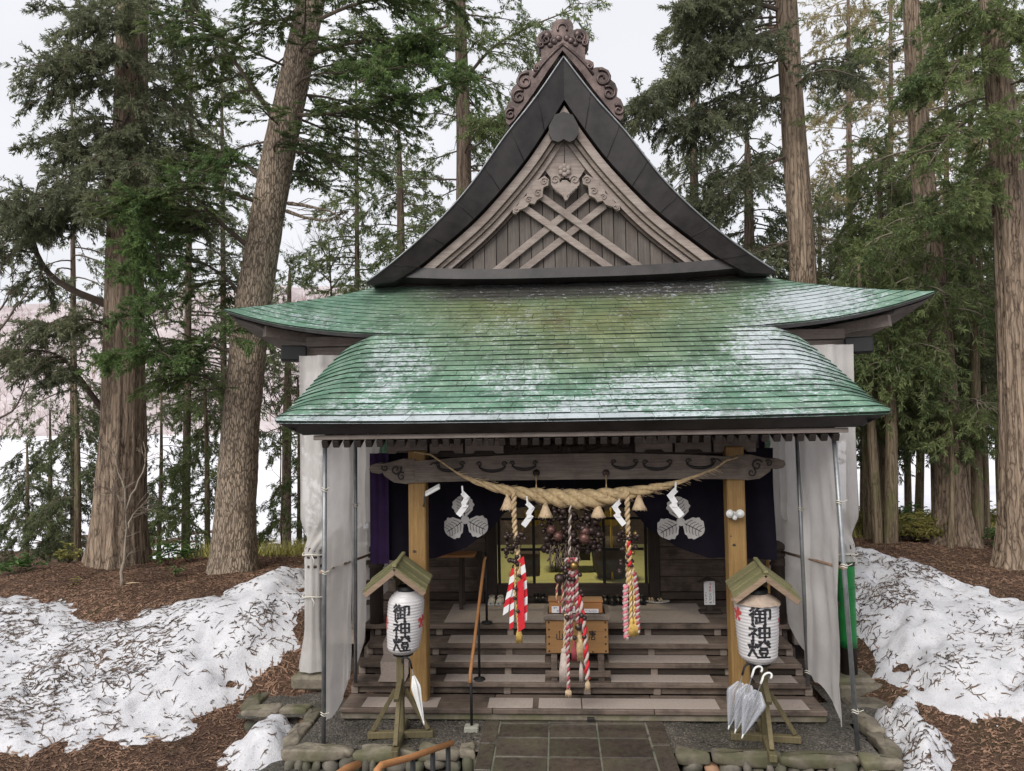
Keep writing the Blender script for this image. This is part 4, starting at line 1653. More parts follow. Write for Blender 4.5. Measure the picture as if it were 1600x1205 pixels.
# copper ornament on the end of the ridge
b = MB()
half = [(508, 46), (545, 50), (565, 66), (572, 95), (570, 118), (590, 104), (625, 106), (650, 122), (664, 150), (664, 180), (652, 205), (640, 216), (643, 283), (668, 288), (690, 302), (692, 326), (676, 343), (700, 331), (742, 329), (778, 348), (794, 380), (792, 402), (818, 425), (832, 462), (826, 502), (850, 518), (864, 548), (864, 628), (846, 642), (815, 615), (770, 560), (690, 460), (610, 350), (508, 230)]
hp = [gx(*zp(zx - (507 - 507), zy), 11.25) for zx, zy in half]
cxm = hp[0][0]
outline = [(x - cxm, z) for x, z in hp]
poly = outline + [(-x, z) for x, z in outline[::-1][1:-1]]
b.prism(poly, 11.20, 11.46)


def oz(zx, zy):
    x, z = gx(*zp(zx, zy), 11.2)
    return x - cxm, z


for sg in (-1, 1):
    for zx, zy, r, a0 in ((742, 388, 0.14, 2.0), (782, 476, 0.115, 2.2), (838, 575, 0.09, 2.2), (668, 316, 0.05, 1.0), (612, 150, 0.085, 1.2), (640, 178, 0.05, 0.4)):
        x, z = oz(zx, zy)
        spiral(b, (sg * x, z), r, 11.19, 1.35, a0 if sg > 0 else PI - a0, -sg, 0.024)
    for zx, zy, r in ((560, 165, 0.05), (585, 185, 0.045), (535, 150, 0.05), (600, 128, 0.06)):
        x, z = oz(zx, zy)
        b.ball((sg * x, 11.2, z), r * 1.1, 10, 0, (1, 0.6, 1))
    q = [oz(510, 185), oz(545, 212), oz(590, 250), oz(640, 300), oz(690, 365)]
    b.tube([(sg * x, 11.195, z) for x, z in q], 0.022, 6)
x, z = oz(508, 95)
b.tube([(x + 0.075 * math.cos(a), 11.195, z + 0.075 * math.sin(a)) for a in np.linspace(-0.5, PI + 0.5, 14)], 0.02, 6)
b.build('ridge_ornament', M['copper'], shrine)
# ridge behind it with its end slabs
b = MB()
b.prism([(-0.42, 8.62), (-0.28, 9.2), (0.28, 9.2), (0.42, 8.62)], 11.46, Y_BACK)
for sg in (-1, 1):
    b.bar((sg * 0.42, 11.32, 8.62), (sg * 1.02, 11.32, 7.83), 0.26, 0.10)
b.build('ridge', M['copper'], shrine)

# ---- posts, beam and brackets of the step canopy
PX = 1.985
for sg in (-1, 1):
    MB().box2(sg * PX - 0.11, sg * PX + 0.11, 9.30, 9.52, 0.16, 3.30, 0.014).build('post', M['ochre_z'], shrine)
for px_, py_, r_ in ((1142, 838, 0.020), (1147, 852, 0.028), (1143, 858, 0.014), (648, 862, 0.030), (655, 872, 0.016), (652, 850, 0.014)):
    q_ = at(px_, py_, 9.30)
    MB().ball((q_[0], 9.302, q_[2]), r_, 10, 0, (1, 0.12, 0.8), 0.12).build('knot', M['dark_z'], shrine)
bp = [at(*p, 9.28) for p in ((640, 749), (640, 716), (700, 712), (780, 707), (905, 705), (1020, 706), (1100, 711), (1160, 716), (1155, 748), (905, 750))]
beam = MB()
beam.prism([(-2.0, 2.90), (-2.0, 3.17), (-1.4, 3.21), (-0.7, 3.235), (0, 3.24), (0.7, 3.235), (1.4, 3.21), (2.0, 3.17), (2.0, 2.90), (1.2, 2.915), (0, 2.92), (-1.2, 2.915)], 9.25, 9.50)
for sg in (-1, 1):
    beam.prism([(sg * x, z) for x, z in ((2.0, 2.90), (2.0, 3.19), (2.16, 3.20), (2.30, 3.165), (2.40, 3.14), (2.50, 3.145), (2.57, 3.12), (2.585, 3.07), (2.55, 3.03), (2.46, 3.015), (2.41, 3.03), (2.395, 2.99), (2.33, 2.945), (2.27, 2.905), (2.12, 2.885))], 9.27, 9.48)
beam = beam.build('beam', M['grey_x'], shrine)
b = MB()
for sg in (-1, 1):
    for x0, z0, s in ((1.55, 3.10, 1.0), (1.02, 3.09, 1.0), (0.62, 3.10, 0.9)):
        arc = [(sg * (x0 + s * 0.17 * math.cos(a)), 9.243, z0 + 0.02 + s * 0.075 * math.sin(a)) for a in np.linspace(PI + 0.2, 2 * PI - 0.2, 12)]
        b.tube(arc, [0.010 + 0.012 * math.sin(PI * i / 11) for i in range(12)], 6)
        spiral(b, (sg * (x0 - s * 0.15), z0 + 0.03), 0.035 * s, 9.243, 1.2, 0, 1, 0.009)
        spiral(b, (sg * (x0 + s * 0.16), z0 + 0.03), 0.035 * s, 9.243, 1.2, PI, -1, 0.009)
    b.tube([(sg * x, 9.243, z) for x, z in ((1.8, 3.12), (1.76, 3.15), (1.7, 3.14), (1.68, 3.10))], 0.009, 6)
    spiral(b, (sg * 2.24, 3.07), 0.07, 9.264, 1.3, 0.5, sg, 0.013)
    spiral(b, (sg * 2.38, 3.09), 0.045, 9.264, 1.2, 2.5, -sg, 0.010)
    spiral(b, (sg * 2.17, 2.98), 0.055, 9.264, 1.2, 1.0, -sg, 0.010)
b.build('scroll_carving', M['charcoal'], beam)
for sg in (-1, 1):
    x = at(838 if sg < 0 else 947, 739, 9.25)
    b = MB().lathe([(0.0, 0), (0.04, 0), (0.045, 0.012), (0.0, 0.022)], 14, (x[0], 9.25, x[2]), Matrix.Rotation(PI / 2, 3, 'X'))
    b.tube([(x[0] + 0.025 * math.cos(a), 9.215, x[2] - 0.015 + 0.025 * math.sin(a)) for a in np.linspace(0, 2 * PI, 12)], 0.007, 5)
    b.build('iron_ring', M['copper'], beam)
# pale bracket boards above the beam, carved frog-leg strut and dragon in the middle
for pa, pb_, yt, yb in ((607, 668, 683, 708), (672, 724, 694, 708), (727, 787, 683, 708), (992, 1050, 682, 706), (1054, 1110, 692, 706), (1114, 1180, 682, 706)):
    p, q = at(pa, yt, 9.42), at(pb_, yb, 9.42)
    MB().prism([(p[0], q[2]), (p[0], p[2]), (q[0], p[2]), (q[0], q[2]), (q[0] - 0.1, q[2]), (q[0] - 0.13, q[2] + 0.035), (p[0] + 0.13, q[2] + 0.035), (p[0] + 0.1, q[2])], 9.38, 9.48).build('bracket_board', M['pale_x'], shrine)
b = MB()
for k in range(26):
    t = k / 25
    x = -0.72 + 1.36 * t
    b.ball((x, 9.42 + random.uniform(-0.03, 0.03), 3.33 + 0.05 * math.sin(t * 9)), random.uniform(0.045, 0.075), 8, 0, (1.2, 0.7, 0.9), 0.15)
for k in range(9):
    spiral(b, (-0.65 + 0.15 * k, 3.34 + random.uniform(-0.03, 0.05)), 0.06, 9.34, 1.2, k, 1 if k % 2 else -1, 0.013)
b.build('dragon_carving', M['dark_x'], shrine)
MB().box2(-2.1, 2.1, 9.50, 9.60, 3.20, 3.62).build('lintel_panel', M['dark_x'], shrine)

# ---- stairs and veranda
STEP = [(9.10, 0.17), (9.53, 0.335), (9.77, 0.50), (10.04, 0.665), (10.38, 0.83)]
stair = MB()
stair.box2(-2.90, 2.90, 9.22, 9.30, 0.03, 0.115, 0.01)
stair = stair.build('staircase', M['dark_x'], shrine)
MB().box2(-2.93, 2.93, 9.14, 9.215, 0.02, 0.110, 0.012).build('ground_sill', M['kerb'], stair)
for i, (Y, z) in enumerate(STEP):
    hw = 2.93 - 0.035 * i
    yb = STEP[i + 1][0] + 0.06 if i < 4 else 11.75
    if i == 0:
        for x0, x1 in ((-hw, -1.05), (-1.045, 0.9), (0.905, hw)):
            MB().box2(x0, x1, Y, yb, z - 0.062, z, 0.010).build('tread', M['step_x'], stair)
    elif i < 4:
        MB().box2(-hw, hw, Y, yb, z - 0.062, z, 0.010).build('tread', M['step_x'], stair)
    else:
        nb = 7
        for k in range(nb):
            y0 = Y + (yb - Y) * k / nb
            MB().box2(-3.72, 3.72, y0 + 0.002, Y + (yb - Y) * (k + 1) / nb - 0.002, z - 0.06, z + random.uniform(-0.002, 0.002), 0.006).build('floor_board', M['step_x'], shrine)
    # riser: boards between little blocks under the nosing
    xs_ = [-hw + 0.02, -1.9, -0.9, 0.12, 1.0, 1.95, hw - 0.02]
    for a, c in zip(xs_[:-1], xs_[1:]):
        zb = STEP[i - 1][1] if i else 0.11
        if i:
            MB().box2(a + 0.012, c - 0.012, Y + 0.085, Y + 0.11, zb + 0.003, z - 0.066, 0.004).build('riser', M['step_x'] if i % 2 else M['dark_x'], stair)
    if i:
        for a in xs_:
            MB().box2(a - 0.045, a + 0.045, Y + 0.055, Y + 0.12, STEP[i - 1][1] + 0.002, z - 0.064, 0.006).build('riser_block', M['grey_x'], stair)
# grey carpet strips
CARP = [[(-2.62, -1.80), (-1.20, -0.92), (-0.88, 0.86), (0.97, 1.80), (2.18, 2.78)], [(-1.72, -0.42), (0.42, 1.70), (2.2, 2.72)], [(-1.74, -0.42), (0.42, 1.72), (2.2, 2.66)], [(-1.74, -0.42), (0.42, 1.74), (2.2, 2.62)], [(-1.8, -0.36), (0.40, 1.8), (2.25, 2.55)]]
CARP[0] = [(-2.66, -1.72), (-1.10, -0.55), (-0.50, 0.02), (0.06, 1.70), (2.18, 2.72)]
for i, (Y, z) in enumerate(STEP[:4]):
    for a, c in CARP[i]:
        j = random.uniform(-0.02, 0.02)
        y1 = STEP[i + 1][0] - 0.04
        if i == 0:
            y1 = Y + 0.25
        MB().box2(a + j, c + j, Y + 0.035, y1 + 0.1, z + 0.001, z + 0.008, 0.002).build('carpet_strip', M['carpet'], stair)
for a, c in ((-1.84, -0.42), (0.40, 1.86)):
    MB().box2(a, c, 10.47, 11.5, 0.833, 0.841, 0.002).build('carpet_strip', M['carpet'], shrine)
MB().box2(-0.40, 0.38, 10.62, 11.5, 0.833, 0.839, 0.002).build('carpet_strip', M['carpet'], shrine)
# narrow runner on the left side of the stairs
b = MB()
rr = []
x0, x1 = -2.55, -2.20
path_ = [(11.3, 0.845), (10.36, 0.845), (10.355, 0.70), (10.15, 0.681), (10.03, 0.68), (10.025, 0.53), (9.88, 0.516), (9.76, 0.515), (9.755, 0.37), (9.62, 0.351), (9.5, 0.35)]
b.grid([[Vector((x0 - 0.10 * (1 - k / 10), y, z)) for k, (y, z) in enumerate(path_)], [Vector((x1 - 0.02 * (1 - k / 10), y, z)) for k, (y, z) in enumerate(path_)]], 0, False, flip=True)
b.build('carpet_runner', M['carpet'], stair)
for xa, xb in ((-3.70, -2.96), (2.96, 3.70)):
    MB().box2(xa, xb, 10.40, 10.5, 0.55, 0.768, 0.01).build('veranda_beam', M['grey_x'], shrine)
for sg in (-1, 1):
    # closed stringer side of the stairs
    b = MB()
    xs0 = sg * 2.86
    poly = [(9.25, 0.03), (9.25, 0.10), (9.60, 0.12), (9.62, 0.26), (9.85, 0.28), (9.87, 0.43), (10.12, 0.44), (10.14, 0.59), (10.45, 0.60), (10.47, 0.76), (10.5, 0.76), (10.5, 0.03)]
    v = [(xs0 - 0.03, y, z) for y, z in poly] + [(xs0 + 0.03, y, z) for y, z in poly]
    n = len(poly)
    b.add(v, [tuple(range(n)), tuple(range(2 * n - 1, n - 1, -1))] + [((i + 1) % n, i, i + n, (i + 1) % n + n) for i in range(n)])
    b.build('stringer', M['dark_x'], shrine)


def giboshi(x, y, z0, z1, r, mat, dark=False):
    b = MB()
    h = z1 - z0
    b.lathe([(0, z0), (r, z0), (r, z1 - 0.34), (r * 1.18, z1 - 0.335), (r * 1.18, z1 - 0.30), (r * 0.95, z1 - 0.29), (r * 0.92, z1 - 0.21), (r * 1.2, z1 - 0.2), (r * 1.2, z1 - 0.175), (r * 0.7, z1 - 0.16), (r * 0.72, z1 - 0.145), (r * 1.12, z1 - 0.11), (r * 1.08, z1 - 0.06), (r * 0.6, z1 - 0.02), (0.012, z1), (0, z1)], 20, (x, y, 0))
    return b.build('newel_post', mat, shrine)


for sg in (-1, 1):
    giboshi(sg * 2.80, 10.48, 0.83, 1.95, 0.095, M['dark_z'])
    giboshi(sg * 3.66, 10.35, 0.2, 1.98, 0.105, M['dark_z'])
    b = MB().cbox((sg * 3.66, 10.35, 0.10), (0.52, 0.48, 0.2), 0.04)
    b.build('footing_stone', M['kerb'], shrine)
    b = MB()
    for z in (1.68, 1.40, 1.12):
        b.bar((sg * 2.86, 10.46, z), (sg * 3.58, 10.36, z), 0.07, 0.06)
        b.bar((sg * 3.66, 10.42, z), (sg * 3.66, 18.0, z), 0.07, 0.06)
    b.build('veranda_rail', M['dark_x'], shrine)

# ---- front wall of the hall
YW = 11.76
wall = MB()
wall.box2(-3.25, -1.22, YW + 0.03, YW + 0.10, 0.83, 5.0)
wall.box2(1.22, 3.25, YW + 0.03, YW + 0.10, 0.83, 5.0)
wall.box2(-1.22, 1.22, YW + 0.03, YW + 0.10, 2.75, 5.0)
for sg in (-1, 1):
    wall.box2(sg * 3.25, sg * 3.17, YW + 0.10, 12.0, 0.83, 5.0)
    wall.box2(sg * 3.25, sg * 3.17, 16.4, 18.4, 0.83, 5.0)
    wall.box2(sg * 3.25, sg * 3.17, 12.0, 16.4, 3.9, 5.0)  # unseen side walls kept open below this, to let daylight into the hall
wall.box2(-3.17, 3.17, 16.6, 16.7, 0.83, 5.0)
wall.box2(-3.2, 3.2, 12.0, 18.3, 4.0, 4.06)
wall.box2(-3.2, 3.2, 11.9, 18.3, 0.70, 0.82)
wall.box2(-3.6, 3.6, 10.6, 18.6, 0.0, 0.3)
wall = wall.build('hall_wall', M['dark_x'], shrine)
for sg in (-1, 1):
    zz = 0.96
    while zz < 2.7:
        h = random.choice((0.20, 0.23, 0.26))
        xa, xb = sorted((sg * 1.36, sg * 3.05))
        MB().box2(xa, xb, YW - 0.005 + random.uniform(0, 0.01), YW + 0.028, zz + 0.004, zz + h - 0.004, 0.005).build('wall_board', M['step_x'], wall)
        zz += h
    for x, w in ((1.27, 0.17), (3.12, 0.18)):
        MB().box2(sg * x - w / 2, sg * x + w / 2, YW - 0.07, YW + 0.09, 0.832, 3.4, 0.012).build('pillar', M['dark_z'], wall)
    xa, xb = sorted((sg * 1.36, sg * 3.03))
    MB().box2(xa, xb, YW - 0.03, YW + 0.03, 0.845, 0.955, 0.008).build('base_rail', M['dark_x'], wall)
# lattice door with glass
door = MB()
door.box2(-1.18, 1.18, YW - 0.02, YW + 0.06, 0.835, 1.09, 0.008)
door = door.build('lattice_door', M['dark_x'], shrine)
b = MB()
for x in (-1.15, -0.60, -0.05, 0.50, 1.15):
    b.box2(x - 0.022, x + 0.022, YW - 0.01, YW + 0.04, 1.092, 2.75, 0.004)
for z in (1.62, 2.10, 2.6):
    b.box2(-1.12, 1.12, YW - 0.004, YW + 0.034, z - 0.02, z + 0.02, 0.004)
b.build('muntin', M['black_metal'], door)
for x0, x1 in ((-1.125, -0.625), (-0.575, -0.075), (-0.025, 0.475), (0.525, 1.125)):
    for z0, z1 in ((1.095, 1.595), (1.645, 2.075), (2.125, 2.575)):
        b = MB()
        b.add([(x0, YW + 0.016, z0), (x1, YW + 0.016, z0), (x1, YW + 0.016, z1), (x0, YW + 0.016, z1)], [(0, 1, 2, 3)])
        b.build('pane', M['glass'], door)
MB().box2(-1.2, 1.2, YW - 0.16, YW - 0.03, 0.835, 0.905, 0.012).build('door_sill', M['dark_x'], door)
for k in range(6):
    for j in range(3):
        MB().box2(-3.1 + j * 2.07, -3.1 + (j + 1) * 2.07 - 0.02, 11.95 + k * 1.05, 11.95 + (k + 1) * 1.05 - 0.02, 0.825, 0.88, 0.004).build('tatami_mat', M['tatami'], shrine)


# ================================================================ things hung on and standing at the shrine
# ---- scaffold pipes and tie poles
def pipe(p, q, r, name, label, group='pipes holding the white sheets', mat='galv', clamps=()):
    b = MB().tube([p, tuple((np.array(p) + np.array(q)) / 2), q], r, 12)
    o = thing(name, label, 'pipe', p, 0, group)
    b.build('tube', M[mat], o)
    for z in clamps:
        t = (z - p[2]) / (q[2] - p[2])
        c = np.array(p) + (np.array(q) - np.array(p)) * t
        k = MB()
        for dz in (-0.012, 0.012):
            k.tube([(c[0] + (r + 0.006) * math.cos(a), c[1] + (r + 0.006) * math.sin(a), c[2] + dz + 0.01 * math.sin(a * 2)) for a in np.linspace(0, 2 * PI, 14)], 0.006, 5)
        k.tube([(c[0] + r, c[1] - r, c[2]), (c[0] + r + 0.05, c[1] - r - 0.02, c[2] + 0.03)], 0.004, 5)
        k.build('string_tie', M['cordline'], o)
    return o


pipe((-2.93, 8.47, -0.02), (-2.90, 8.47, 3.46), 0.026, 'steel_pipe', 'grey steel pipe standing at the left front corner of the gravel bed', clamps=(0.35, 1.95, 2.9))
pipe((3.02, 8.47, -0.02), (2.88, 8.47, 3.46), 0.026, 'steel_pipe', 'grey steel pipe standing at the right front corner of the gravel bed', clamps=(0.42, 2.0, 2.7))
pipe((-2.84, 9.50, 0.34), (-2.82, 9.50, 3.6), 0.024, 'steel_pipe', 'inner grey pipe rising from the second step on the left', clamps=(2.6,))
pipe((2.84, 9.50, 0.34), (2.80, 9.50, 3.6), 0.024, 'steel_pipe', 'inner grey pipe rising from the second step on the right', clamps=(2.5, 0.5))
pipe((-2.95, 8.44, 1.96), (-2.86, 10.44, 1.80), 0.018, 'tie_pole', 'thin bamboo tie pole running back inside the left white sheet', mat='bamboo')
pipe((2.93, 8.44, 1.98), (2.86, 10.44, 1.80), 0.018, 'tie_pole', 'thin bamboo tie pole running back inside the right white sheet', mat='bamboo')
pipe((2.62, 10.30, 0.84), (2.60, 10.30, 3.5), 0.022, 'wooden_pole', 'thin tan pole upright beside the right newel post', mat='ochre_z')


# ---- white mesh sheets
def sheet(label, grid):
    """grid[i][j] of points, given a gentle billow"""
    b = MB()
    b.grid(grid, 0, True)
    return b.thing('white_sheet', M['sheet'], label, 'sheet', 'white mesh sheets around the steps')


def side_sheet(sg, y0, y1, n, label, zb0, zb1, ph):
    rows = []
    for i in range(n + 1):
        t = i / n
        y = y0 + (y1 - y0) * t
        zb = zb0 + (zb1 - zb0) * t + 0.04 * math.sin(t * 17 + ph)
        zt = 3.46 + (y - 8.3) * 0.40
        r = []
        for k in range(22):
            s = k / 21
            z = zt + (zb - zt) * s
            x = sg * (2.90 + 0.013 * math.sin(t * 17 + ph + s * 3) * (0.3 + s) + 0.04 * math.sin(t * 6 + ph * 2 + s) * s + 0.010 * math.sin(s * 19 + t * 13) - 0.05 * (t > 0.97))
            r.append((x, y, z))
        rows.append(r)
    return sheet(label, rows)


side_sheet(-1, 8.48, 9.50, 20, 'white mesh sheet stretched between the left front pipe and the inner pipe', 0.18, 0.42, 0.3)
side_sheet(-1, 9.46, 11.3, 26, 'white mesh sheet hanging behind the inner left pipe towards the hall', 0.40, 1.10, 1.7)
side_sheet(1, 8.48, 9.50, 20, 'white mesh sheet stretched between the right front pipe and the inner pipe', 0.20, 0.50, 2.1)
side_sheet(1, 9.46, 11.3, 26, 'white mesh sheet hanging behind the inner right pipe towards the hall', 0.60, 1.20, 0.9)


def corner_sheet(sg, zb, label):
    rows = []
    n = 40
    for i in range(n + 1):
        s = i / n
        z = 4.62 + (zb - 4.62) * s
        # gathered round the newel post below the tie
        g = 0.0 if z > 2.3 else min(1, (2.3 - z) / 0.4)
        flare = max(0, (0.75 - z) / 0.6) if zb < 1 else 0
        r = []
        for k in range(27):
            a = k / 26
            wide = Vector((sg * (3.82 - 1.05 * a), 10.22 + 0.04 * math.sin(a * 15 + s * 3) + 0.02 * math.sin(a * 37), z))
            ang_ = PI * 1.25 - a * PI * 1.5 - PI / 2 + PI
            rad = 0.125 + 0.012 * math.sin(a * 40) + 0.10 * flare
            rnd = Vector((sg * (3.66 - rad * math.sin((a - 0.5) * PI * 1.6)), 10.35 - rad * math.cos((a - 0.5) * PI * 1.6), z))
            p = wide.lerp(rnd, g)
            r.append(p)
        rows.append(r)
    return sheet(label, rows)


corner_sheet(-1, 0.24, 'tall white sheet hung from the left eave and wrapped round the corner post')
corner_sheet(1, 1.70, 'tall white sheet hung from the right eave above the green wrapped post')
b = MB()
b.tube([(3.66, 10.35, z) for z in np.linspace(0.55, 1.76, 12)], [0.112 + 0.004 * math.sin(i * 2.2) for i in range(12)], 18)
b.tube([(3.66 + 0.118 * math.cos(a), 10.35 + 0.118 * math.sin(a), 1.35) for a in np.linspace(0, 2 * PI, 20)], 0.008, 5)
b.thing('green_wrap', M['green_paint'], 'bright green plastic wrap round the right corner post', 'wrap')
for sg, zz, lab in ((-1, 1.83, 'white string tied round the wrapped left corner post'), (-1, 1.25, 'thin string lower on the wrapped left corner post'), (1, 1.80, 'white string tied above the green wrap')):
    b = MB()
    b.tube([(sg * 3.66 + 0.155 * math.cos(a), 10.35 + 0.155 * math.sin(a), zz + 0.01 * math.sin(3 * a)) for a in np.linspace(0, 2 * PI, 22)], 0.009, 5)
    b.tube([(sg * 3.66 + 0.02, 10.19, zz), (sg * 3.66 + 0.07, 10.15, zz - 0.06), (sg * 3.66 + 0.05, 10.16, zz - 0.13)], 0.006, 5)
    b.thing('string', M['cordline'], lab, 'string')

# ---- green netting and purple drapes at the far corners
for sg in (-1, 1):
    rows = []
    for i in range(9):
        t = i / 8
        rows.append([(sg * (2.62 + 0.16 * t) + 0.012 * math.sin(k * 2.1 + i), 10.62 + 0.03 * math.sin(i * 2.3), 4.0 - k * (1.55 - 0.5 * t) / 9) for k in range(10)])
    MB().grid(rows).thing('green_net', M['green_net'], 'pale green netting bunched up at the %s end of the porch' % ('left' if sg < 0 else 'right'), 'net', 'green nets at the porch ends')
rows = []
for i in range(8):
    rows.append([(2.50 + 0.09 * i / 7 * (0.7 + 0.3 * math.sin(k)), 10.15 + 0.03 * math.sin(i * 3), 3.6 - k * 1.75 / 11) for k in range(12)])
MB().grid(rows).thing('purple_drape', M['purple'], 'narrow purple drape hanging beside the right newel post', 'drape')

# ---- indigo curtain with the three leaf crest
CY = 9.95
BOT = [(-2.62, 1.83), (-2.3, 1.80), (-1.85, 1.83), (-1.45, 1.97), (-1.1, 2.22), (-0.9, 2.45), (-0.4, 2.56), (0, 2.58), (0.4, 2.56), (0.78, 2.45), (0.98, 2.20), (1.35, 1.96), (1.75, 1.82), (2.2, 1.80), (2.62, 1.80)]


def cur_y(x, z):
    return CY + 0.05 * math.sin(x * 6.3 + 0.5 * z) + 0.02 * math.sin(x * 17 + z * 3) + 0.03 * math.sin(z * 4 + x)


curtain = thing('shrine_curtain', 'dark indigo shrine curtain with white leaf crests, swagged up in the middle', 'curtain', (0, CY, 1.8))
rows = []
for i in range(91):
    x = -2.62 + 5.24 * i / 90
    zb = lerp_tab(x, BOT)
    rows.append([(x, cur_y(x, z), z) for z in [3.25 + (zb - 3.25) * k / 16 for k in range(17)]])
MB().grid(rows).build('cloth', M['curtain'], curtain)
rows = []
for i in range(9):
    x = -2.72 + 0.26 * i / 8
    rows.append([(x, CY - 0.12 + 0.03 * math.sin(i * 2.2), 3.25 + (1.78 - 3.25) * k / 8) for k in range(9)])
MB().grid(rows).build('purple_edge', M['purple'], curtain)


def leaf_outline(n=40):
    """rounded oak leaf with shallow lobes, base at 0,0, tip at 0,1"""
    o = []
    for i in range(n + 1):
        t = i / n
        w = 0.52 * math.sin(PI * min(1, t * 0.98 + 0.02)) ** 0.62 * (0.8 + 0.28 * t)
        w *= 1 + 0.055 * math.cos(t * 2 * PI * 4.0)
        o.append((w, t))
    return o


for cx_, cz_ in ((at(727, 816, CY)[0], at(727, 812, CY)[2]), (at(1062, 812, CY)[0], at(1062, 814, CY)[2])):
    em = MB()
    em.prism([(cx_ + 0.055 * math.cos(a), cz_ + 0.055 * math.sin(a)) for a in np.linspace(0, 2 * PI, 18)[:-1]], cur_y(cx_, cz_) - 0.022, cur_y(cx_, cz_) - 0.006)
    em = em.build('crest', M['emblem'], curtain)
    for ang_ in (0.12, 2 * PI / 3 + 0.06, -2 * PI / 3 + 0.06):
        b = MB()
        ca, sa = math.cos(ang_), math.sin(ang_)

        def put(x, t, dy):
            t2 = 0.045 + t * 0.285
            X, Z = cx_ + x * 0.30 * ca - t2 * sa, cz_ + x * 0.30 * sa + t2 * ca
            return Vector((X, cur_y(X, Z) - dy, Z))
        ol = leaf_outline()
        b.grid([[put(-w * (1 - 2 * k / 8), t, 0.012) for k in range(9)] for w, t in ol], 0, False)

        def vein(pts, wd):
            for q in range(len(pts) - 1):
                (x0, t0), (x1, t1) = pts[q], pts[q + 1]
                L = math.hypot(x1 - x0, t1 - t0)
                nx, nt_ = -(t1 - t0) / L * wd, (x1 - x0) / L * wd
                b.add([put(x0 - nx, t0 - nt_, .016), put(x0 + nx, t0 + nt_, .016), put(x1 + nx, t1 + nt_, .016), put(x1 - nx, t1 - nt_, .016)], [(0, 1, 2, 3)], 1)
        vein([(0, 0.0), (0, 0.3), (0, 0.6), (0, 0.88)], 0.016)
        for k in range(5):
            t0 = 0.12 + 0.16 * k
            for s in (-1, 1):
                vein([(0, t0), (s * 0.13, t0 + 0.05), (s * 0.25, t0 + 0.14), (s * (0.30 - 0.02 * k), t0 + 0.19)], 0.011)
        b.build('crest_leaf', [M['emblem'], M['curtain']], em)


# ---- great straw rope
def twisted(b, path, rad, ns=3, turns=6.0, n=90, seg=8, mis=(0,), r_in=0.52, r_str=0.56):
    P = np.array(path, float)
    s = np.r_[0, np.cumsum(np.linalg.norm(np.diff(P, axis=0), axis=1))]
    q = np.linspace(0, s[-1], n)
    C = np.stack([np.interp(q, s, P[:, k]) for k in range(3)], 1)
    for _ in range(3):
        C[1:-1] = (C[:-2] + 2 * C[1:-1] + C[2:]) / 4
    R = np.interp(q, s, rad) if hasattr(rad, '__len__') else np.full(n, rad)
    T = np.gradient(C, axis=0)
    T /= np.linalg.norm(T, axis=1)[:, None]
    ref = np.array([0, 1.0, 0])
    U = np.cross(T, ref)
    U /= np.maximum(np.linalg.norm(U, axis=1)[:, None], 1e-6)
    W = np.cross(T, U)
    for k in range(ns):
        a = np.linspace(0, turns * 2 * PI, n) + 2 * PI * k / ns
        c = C + (U * np.cos(a)[:, None] + W * np.sin(a)[:, None]) * (R * r_in)[:, None]
        b.tube([tuple(p) for p in c], list(R * r_str), seg, mis[k % len(mis)])
    return b


RY = 9.08
rp = [at(*p, RY) for p in ((690, 722), (712, 738), (735, 750), (765, 760), (800, 768), (840, 774), (880, 779), (915, 780), (950, 776), (985, 770), (1020, 763), (1050, 757), (1085, 745), (1118, 732))]
rr_ = [0.008, 0.012, 0.026, 0.046, 0.064, 0.086, 0.112, 0.116, 0.102, 0.070, 0.052, 0.034, 0.016, 0.008]
rope = thing('straw_rope', 'thick twisted straw rope slung below the beam, with tassels and paper streamers', 'rope', tuple(rp[7]))
b = MB()
twisted(b, rp, rr_, 3, 5.5, 130, 10)
b.build('twist', M['straw'], rope)
b = MB()
for k in range(260):
    i = random.randint(1, len(rp) - 2)
    t = random.random()
    c = np.array(rp[i]) * (1 - t) + np.array(rp[i + 1]) * t
    R_ = rr_[i] * (1 - t) + rr_[i + 1] * t
    a = random.uniform(0, 2 * PI)
    p = c + np.array([0, math.cos(a), math.sin(a)]) * R_ * 1.0
    d = np.array([random.uniform(0.5, 1), math.cos(a) * 0.25, math.sin(a) * 0.25 - 0.1]) * random.uniform(0.04, 0.13)
    b.tube([tuple(p), tuple(p + d)], 0.0018, 3)
b.build('loose_straw', M['straw_pale'], rope, kind='stuff')
b = MB()
for px_ in (838, 947):
    p, q = at(px_, 742, 9.2), at(px_, 768, RY)
    for dx in (-0.008, 0.008):
        b.tube([(p[0] + dx, p[1], p[2]), (q[0] - dx, q[1] - 0.05, q[2] + 0.02), (q[0], q[1] - 0.11, q[2] - 0.06)], 0.005, 5)
for px_, py_ in ((690, 722), (1118, 732)):
    p = at(px_, py_, RY)
    sgx = -1 if px_ < 900 else 1
    b.tube([tuple(p), (p[0] + sgx * 0.15, 9.16, p[2] + 0.09), (sgx * 2.0, 9.24, p[2] + 0.12)], 0.012, 6)
b.build('hanging_cord', M['straw'], rope)
